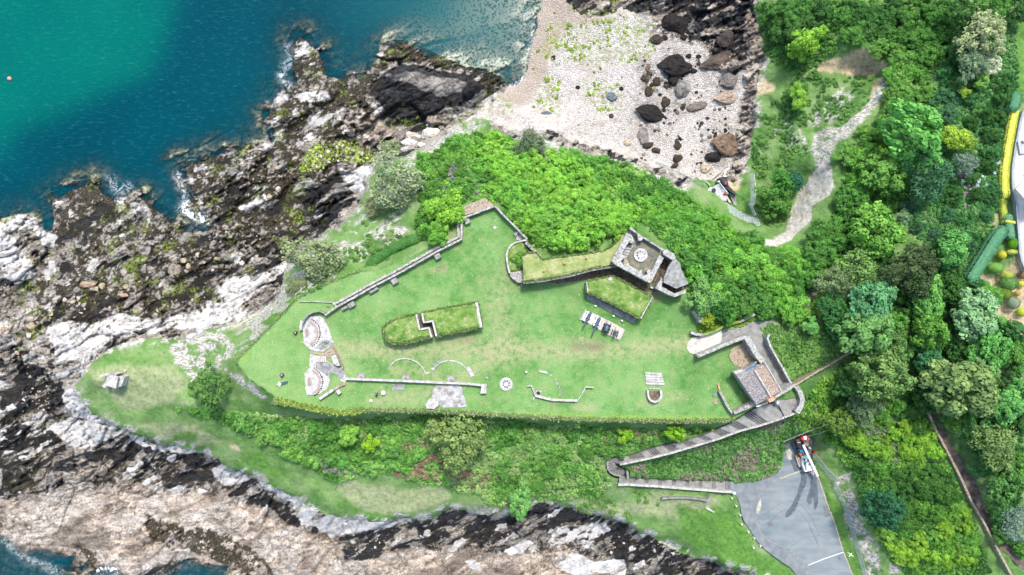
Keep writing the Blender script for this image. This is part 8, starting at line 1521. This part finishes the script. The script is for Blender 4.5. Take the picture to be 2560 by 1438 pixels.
# ------------------------------------------------------------------ garden at the right edge
def hedge(name, lab, line, w, h, col, parts=(('foliage', None),), seed=3, leaf=0.15, dn=330, group=None, zb=None):
    """clipped rounded hedge along a picture line"""
    global rng
    keep = rng; rng = np.random.default_rng(seed); q = np.array(dens(line, 2.0)); z0 = float(np.mean([tz(*p) for p in line])) if zb is None else zb; k = mpp(z0+h); W = np.array([PX(x, y, z0+h) for x, y in q]); R = w*k/2
    t = thing(name, lab, 'hedge', (float(W[:, 0].mean()), float(W[:, 1].mean()), z0-.1), group); L = float(np.hypot(*np.diff(W, axis=0).T).sum()) if len(W) > 1 else .1
    n = int((L+2*R)*(2*R+2*h)*dn); i = rng.integers(0, len(W), n); a = rng.uniform(0, 6.283, n); e = np.arccos(rng.uniform(0, 1, n)); d = np.stack([np.sin(e)*np.cos(a), np.sin(e)*np.sin(a), np.cos(e)], -1)
    sq = np.maximum(1.0, 1/np.maximum(np.abs(d[:, 2]), .55))**.35; pos = np.stack([W[i, 0]+d[:, 0]*R, W[i, 1]+d[:, 1]*R, z0+h*.45+d[:, 2]*h*.55*sq], -1); lowm = rng.random(n) < .22; pos[lowm, 2] = z0+rng.uniform(0, .6, lowm.sum())*h
    # keep only the outer shell
    dmin = np.full(n, 1e9)
    for c_ in W[::2]: dmin = np.minimum(dmin, (pos[:, 0]-c_[0])**2+(pos[:, 1]-c_[1])**2)
    ok = (np.sqrt(dmin) > R*.93) | (d[:, 2] > .55); pos, d = pos[ok], d[ok]; n = len(pos)
    me = quads_mesh('foliage', leaf_quads(pos-np.array(t.location), d+rng.normal(scale=.22, size=d.shape), leaf*rng.uniform(.7, 1.25, n)), np.clip(rng.normal(.5, .2, n), 0, 1)); me.materials.append(LEAFO); o = bpy.data.objects.new('foliage', me); C.objects.link(o); o.parent = t; o.color = (*col, 1)
    co_ = MB(); co_.wall(line, w*.62, z0-.1, z0+h*.62, 0.1, 6, 0.0).build('branches', LEAFO, t).color = (col[0]*.8, col[1]*.8, col[2]*.8, 1); rng = keep; return t
BARK2 = simple_mat('inner_twigs', [(0.4, (0.015,0.03,0.010)), (0.6, (0.035,0.06,0.018))], 6, 3, 0.3, 0.02)
W_ = lambda l: Z(2500,230,3.2,l); Y_ = lambda l: Z(2400,540,5.137,l)
YH = (0.56,0.54,0.085)
hedge('clipped_hedge', 'long thick blue-green clipped hedge slanting towards the topiary', Y_([(185,800),(270,660),(360,520),(440,390),(520,270),(580,200)]), 33, 1.9, HEDGE, seed=4)
hedge('clipped_hedge', 'short green clipped hedge between the yellow hedge and the topiary', Y_([(650,20),(655,80),(665,160),(680,250)]), 21, 1.5, (0.115,0.25,0.12), seed=5)
hedge('clipped_hedge', 'rounded green clipped hedge capping the upper end of the yellow hedge', W_([(150,30),(140,80),(130,115)]), 30, 1.6, HEDGE, seed=6)
hedge('golden_hedge', 'long bright yellow clipped hedge curving along the terrace', W_([(132,150),(118,240),(95,360),(75,470),(58,590),(52,700),(60,820)]), 23, 1.0, YH, seed=7)
hedge('golden_hedge', 'short yellow-green mottled hedge below the long bright yellow hedge', W_([(42,870),(40,940),(50,1010)]), 17, 0.9, (0.38,0.40,0.06), seed=8)
hedge('golden_hedge', 'small yellow hedge crossing the green hedge near the terrace', W_([(65,1035),(120,1045)]), 9, 1.7, (0.46,0.44,0.07), seed=9)
hedge('clipped_hedge', 'bright green clipped hedge running off along the bare garden bed', [(2508,800),(2530,830),(2552,850),(2580,870)], 24, 1.3, (0.10,0.26,0.05), seed=10)
hedge('clipped_hedge', 'dark green clipped hedge running along the parapet bank', Z(700,280,3.594,[(800,1370),(900,1300),(1010,1225),(1120,1170),(1220,1150)]), 30, 1.1, (0.055,0.15,0.03), seed=11, leaf=.18, dn=150)
for lb, X, Y, rx, ry, col in [
 ('big green topiary dome on the left of the pale silvery tree', -30,1005,115,130,(0.075,0.22,0.10)), ('oblong dark green topiary dome below the long thick hedge', 310,1000,112,78,(0.055,0.18,0.08)), ('bright green topiary dome with a yellow skirt beside the terrace', 685,350,58,80,(0.10,0.26,0.01)),
 ('pale yellow low dome at the foot of the bright green topiary', 680,465,66,36,(0.46,0.45,0.10)), ('yellow variegated round dome next to the long thick hedge', 550,500,52,54,(0.44,0.40,0.03)), ('light green topiary dome with yellow right edge', 470,668,98,70,(0.135,0.28,0.045)),
 ('olive-yellow topiary dome right of the light green dome', 610,762,84,66,(0.29,0.32,0.05)), ('largest dark green topiary dome in the garden bed', 640,870,118,92,(0.065,0.17,0.03)), ('dark olive topiary dome flecked with yellow', 570,1000,108,82,(0.10,0.155,0.012)), ('small golden dome left of the dark olive topiary', 465,938,44,34,(0.46,0.37,0.03)),
 ('small orange-gold dome right of the dark olive topiary', 745,990,38,40,(0.36,0.27,0.04)), ('grey-green topiary dome at the bottom of the garden bed', 700,1118,86,78,(0.155,0.20,0.12)), ('acid yellow-green round dome at the bottom right of the garden', 795,1237,60,56,(0.33,0.42,0.005)), ('bright yellow dome cut by the right edge of the picture', 800,872,50,42,(0.52,0.48,0.05)), ('tiny grey-green dome beside the end of the long thick hedge', 310,852,26,28,(0.10,0.20,0.12)), ('rust-brown low shrub at the right edge above the bright yellow dome', 800,760,60,50,(0.19,0.115,0.03))]:
    x, y = Y_([(X, Y)])[0]; plant('topiary_bush', lb, 'topiary', x, y, rx/5.137, col, 'dome', None, 0.5+rx/5.137*mpp(17)*0.9, ry/5.137, 0.0)
TERR = simple_mat('terrace_paving', [(0.32, (0.42,0.40,0.37)), (0.5, (0.52,0.50,0.47)), (0.68, (0.58,0.57,0.55))], 0.8, 5, 0.15, 0.01)
rl = W_([(186,150),(160,235),(125,420),(104,560),(96,640),(100,760),(118,850),(132,890),(138,1000),(145,1100),(152,1200),(158,1290),(172,1350),(198,1410)])
o = MB().prism(rl+[(2760,700),(2760,260)], 15.5, 17.7).build('terrace', TERR); o['kind'] = 'structure'
t = thing('balustrade', 'blue-grey iron railing curving round the edge of the pale terrace', 'railing', P(2535, 440, 17.7)); SLB = simple_mat('slate_rail', [(0.4, (0.17,0.23,0.28)), (0.6, (0.27,0.34,0.39))], 3, 3, 0.1, 0.01, 0.5)
MB().wall(rl, 1.6, 18.72, 18.8, 0.05, 6, 0.0).build('top_rail', SLB, t); MB().wall(rl, 2.6, 17.7, 17.85, 0.05, 6, 0.0).build('kerb', SLB, t)
dl = along(rl); mb = MB()
for k in range(150): x, y = pick(rl, dl, k/149); mb.box((*PX(x, y, 18.2), 18.27), (.05, .05, .92), 0)
o = mb.build('balusters', SLB, t)
t = thing('awning', 'bright white square awning with one corner showing over the terrace', 'awning', P(2590, 480, 17.7)); MB().prism([(2540.5,473),(2590,425),(2645,480),(2592,530)], 20.2, 20.3).build('canopy', WPAINT, t)
for x, y in ((2590,430),(2640,480),(2592,524),(2548,474)): MB().tube([PX(x, y, 20.2)+(17.7,), PX(x, y, 20.2)+(20.2,)], .05, 8).build('leg', GPAINT, t)
cx, cy = PX(2554, 681, 18.2); t = thing('garden_chair', 'small dark chair on the lower end of the terrace', 'chair', (cx, cy, 17.7)); MB().box((cx, cy, 18.15), (.45, .45, .05)).build('seat', BLK2, t); MB().box((cx, cy-.22, 18.4), (.45, .05, .5)).build('backrest', BLK2, t)
for sx_ in (-.19, .19):
    for sy_ in (-.19, .19): MB().box((cx+sx_, cy+sy_, 17.92), (.04, .04, .44)).build('leg', BLK2, t)
t = thing('terrace_lounger', 'grey cushion seat at the inner edge of the terrace', 'seat', (*PX(2556, 368, 18), 17.7)); cx, cy = PX(2556, 368, 18); MB().box((cx, cy, 17.9), (1.1, 2.0, .3), .2).build('cushion', GPAINT, t); MB().box((cx+.3, cy+.9, 18.2), (1.0, .3, .5), .2).build('backrest', GPAINT, t)
single(MB().tube([(*PX(2391, 694, 16.9), tz(2391,694)+.5), (*PX(2414, 681, 16.9), tz(2414,681)+.5)], .06, 8), 'white_pole', WPAINT, 'thin white pole lying between the big topiary dome and the long thick hedge', 'pole')
# dark track on the right and its kerb wall
TRK = simple_mat('dark_track', [(0.34, (0.055,0.042,0.030)), (0.5, (0.11,0.09,0.07)), (0.66, (0.19,0.165,0.135))], 1.2, 6, 0.4, 0.03)
tl = [(2315,1000),(2330,1030),(2355,1090),(2385,1140),(2415,1190),(2440,1240),(2460,1290),(2490,1340),(2530,1385),(2575,1420)]
pts = dens(tl, 8); m = MB(); L_, R2_ = [], []
for i, p in enumerate(pts):
    a, b_ = pts[max(i-1, 0)], pts[min(i+1, len(pts)-1)]; tx_, ty_ = b_[0]-a[0], b_[1]-a[1]; l = math.hypot(tx_, ty_); ww = 12+3*math.sin(i*.7); z = max(tz(p[0]+dx, p[1]+dy) for dx in (-10, 0, 10) for dy in (-10, 0, 10))+.08
    L_.append((*PX(p[0]-ty_/l*ww, p[1]+tx_/l*ww, z), z)); R2_.append((*PX(p[0]+ty_/l*ww, p[1]-tx_/l*ww, z), z))
n = len(L_); m.add(L_+R2_, [(i, i+1, n+i+1, n+i) for i in range(n-1)]); o = m.build('dirt_track', TRK, None, True); o['kind'] = 'structure'
pl = [(2060,650),(2050,690),(2035,720),(2020,745),(2008,775)]; pts = dens(pl, 8); m = MB()
L_ = [(*PX(x-14, y-4, tz(x, y)+.4), tz(x, y)+.4) for x, y in pts]; R2_ = [(*PX(x+14, y+4, tz(x, y)+.4), tz(x, y)+.4) for x, y in pts]; n = len(L_); m.add(L_+R2_, [(i, i+1, n+i+1, n+i) for i in range(n-1)]); o = m.build('woodland_path', TRK, None, True); o['kind'] = 'structure'
t = thing('track_wall', 'low stone wall with a grassy top along the left edge of the dark track', 'wall', P(2420, 1230, 14))
m = MB(); wl_ = [(2312,1010),(2340,1075),(2375,1140),(2405,1200),(2430,1255),(2465,1315),(2495,1375),(2530,1440)]; pts = dens(wl_, 8)
for a, b_ in zip(pts[:-1], pts[1:]): z = max(tz(*a), tz(*b_)); m.wall([a, b_], 5, z-1.2, z+.75, 0.8, 20, .05)
m.build('coping', BROWNS, t)
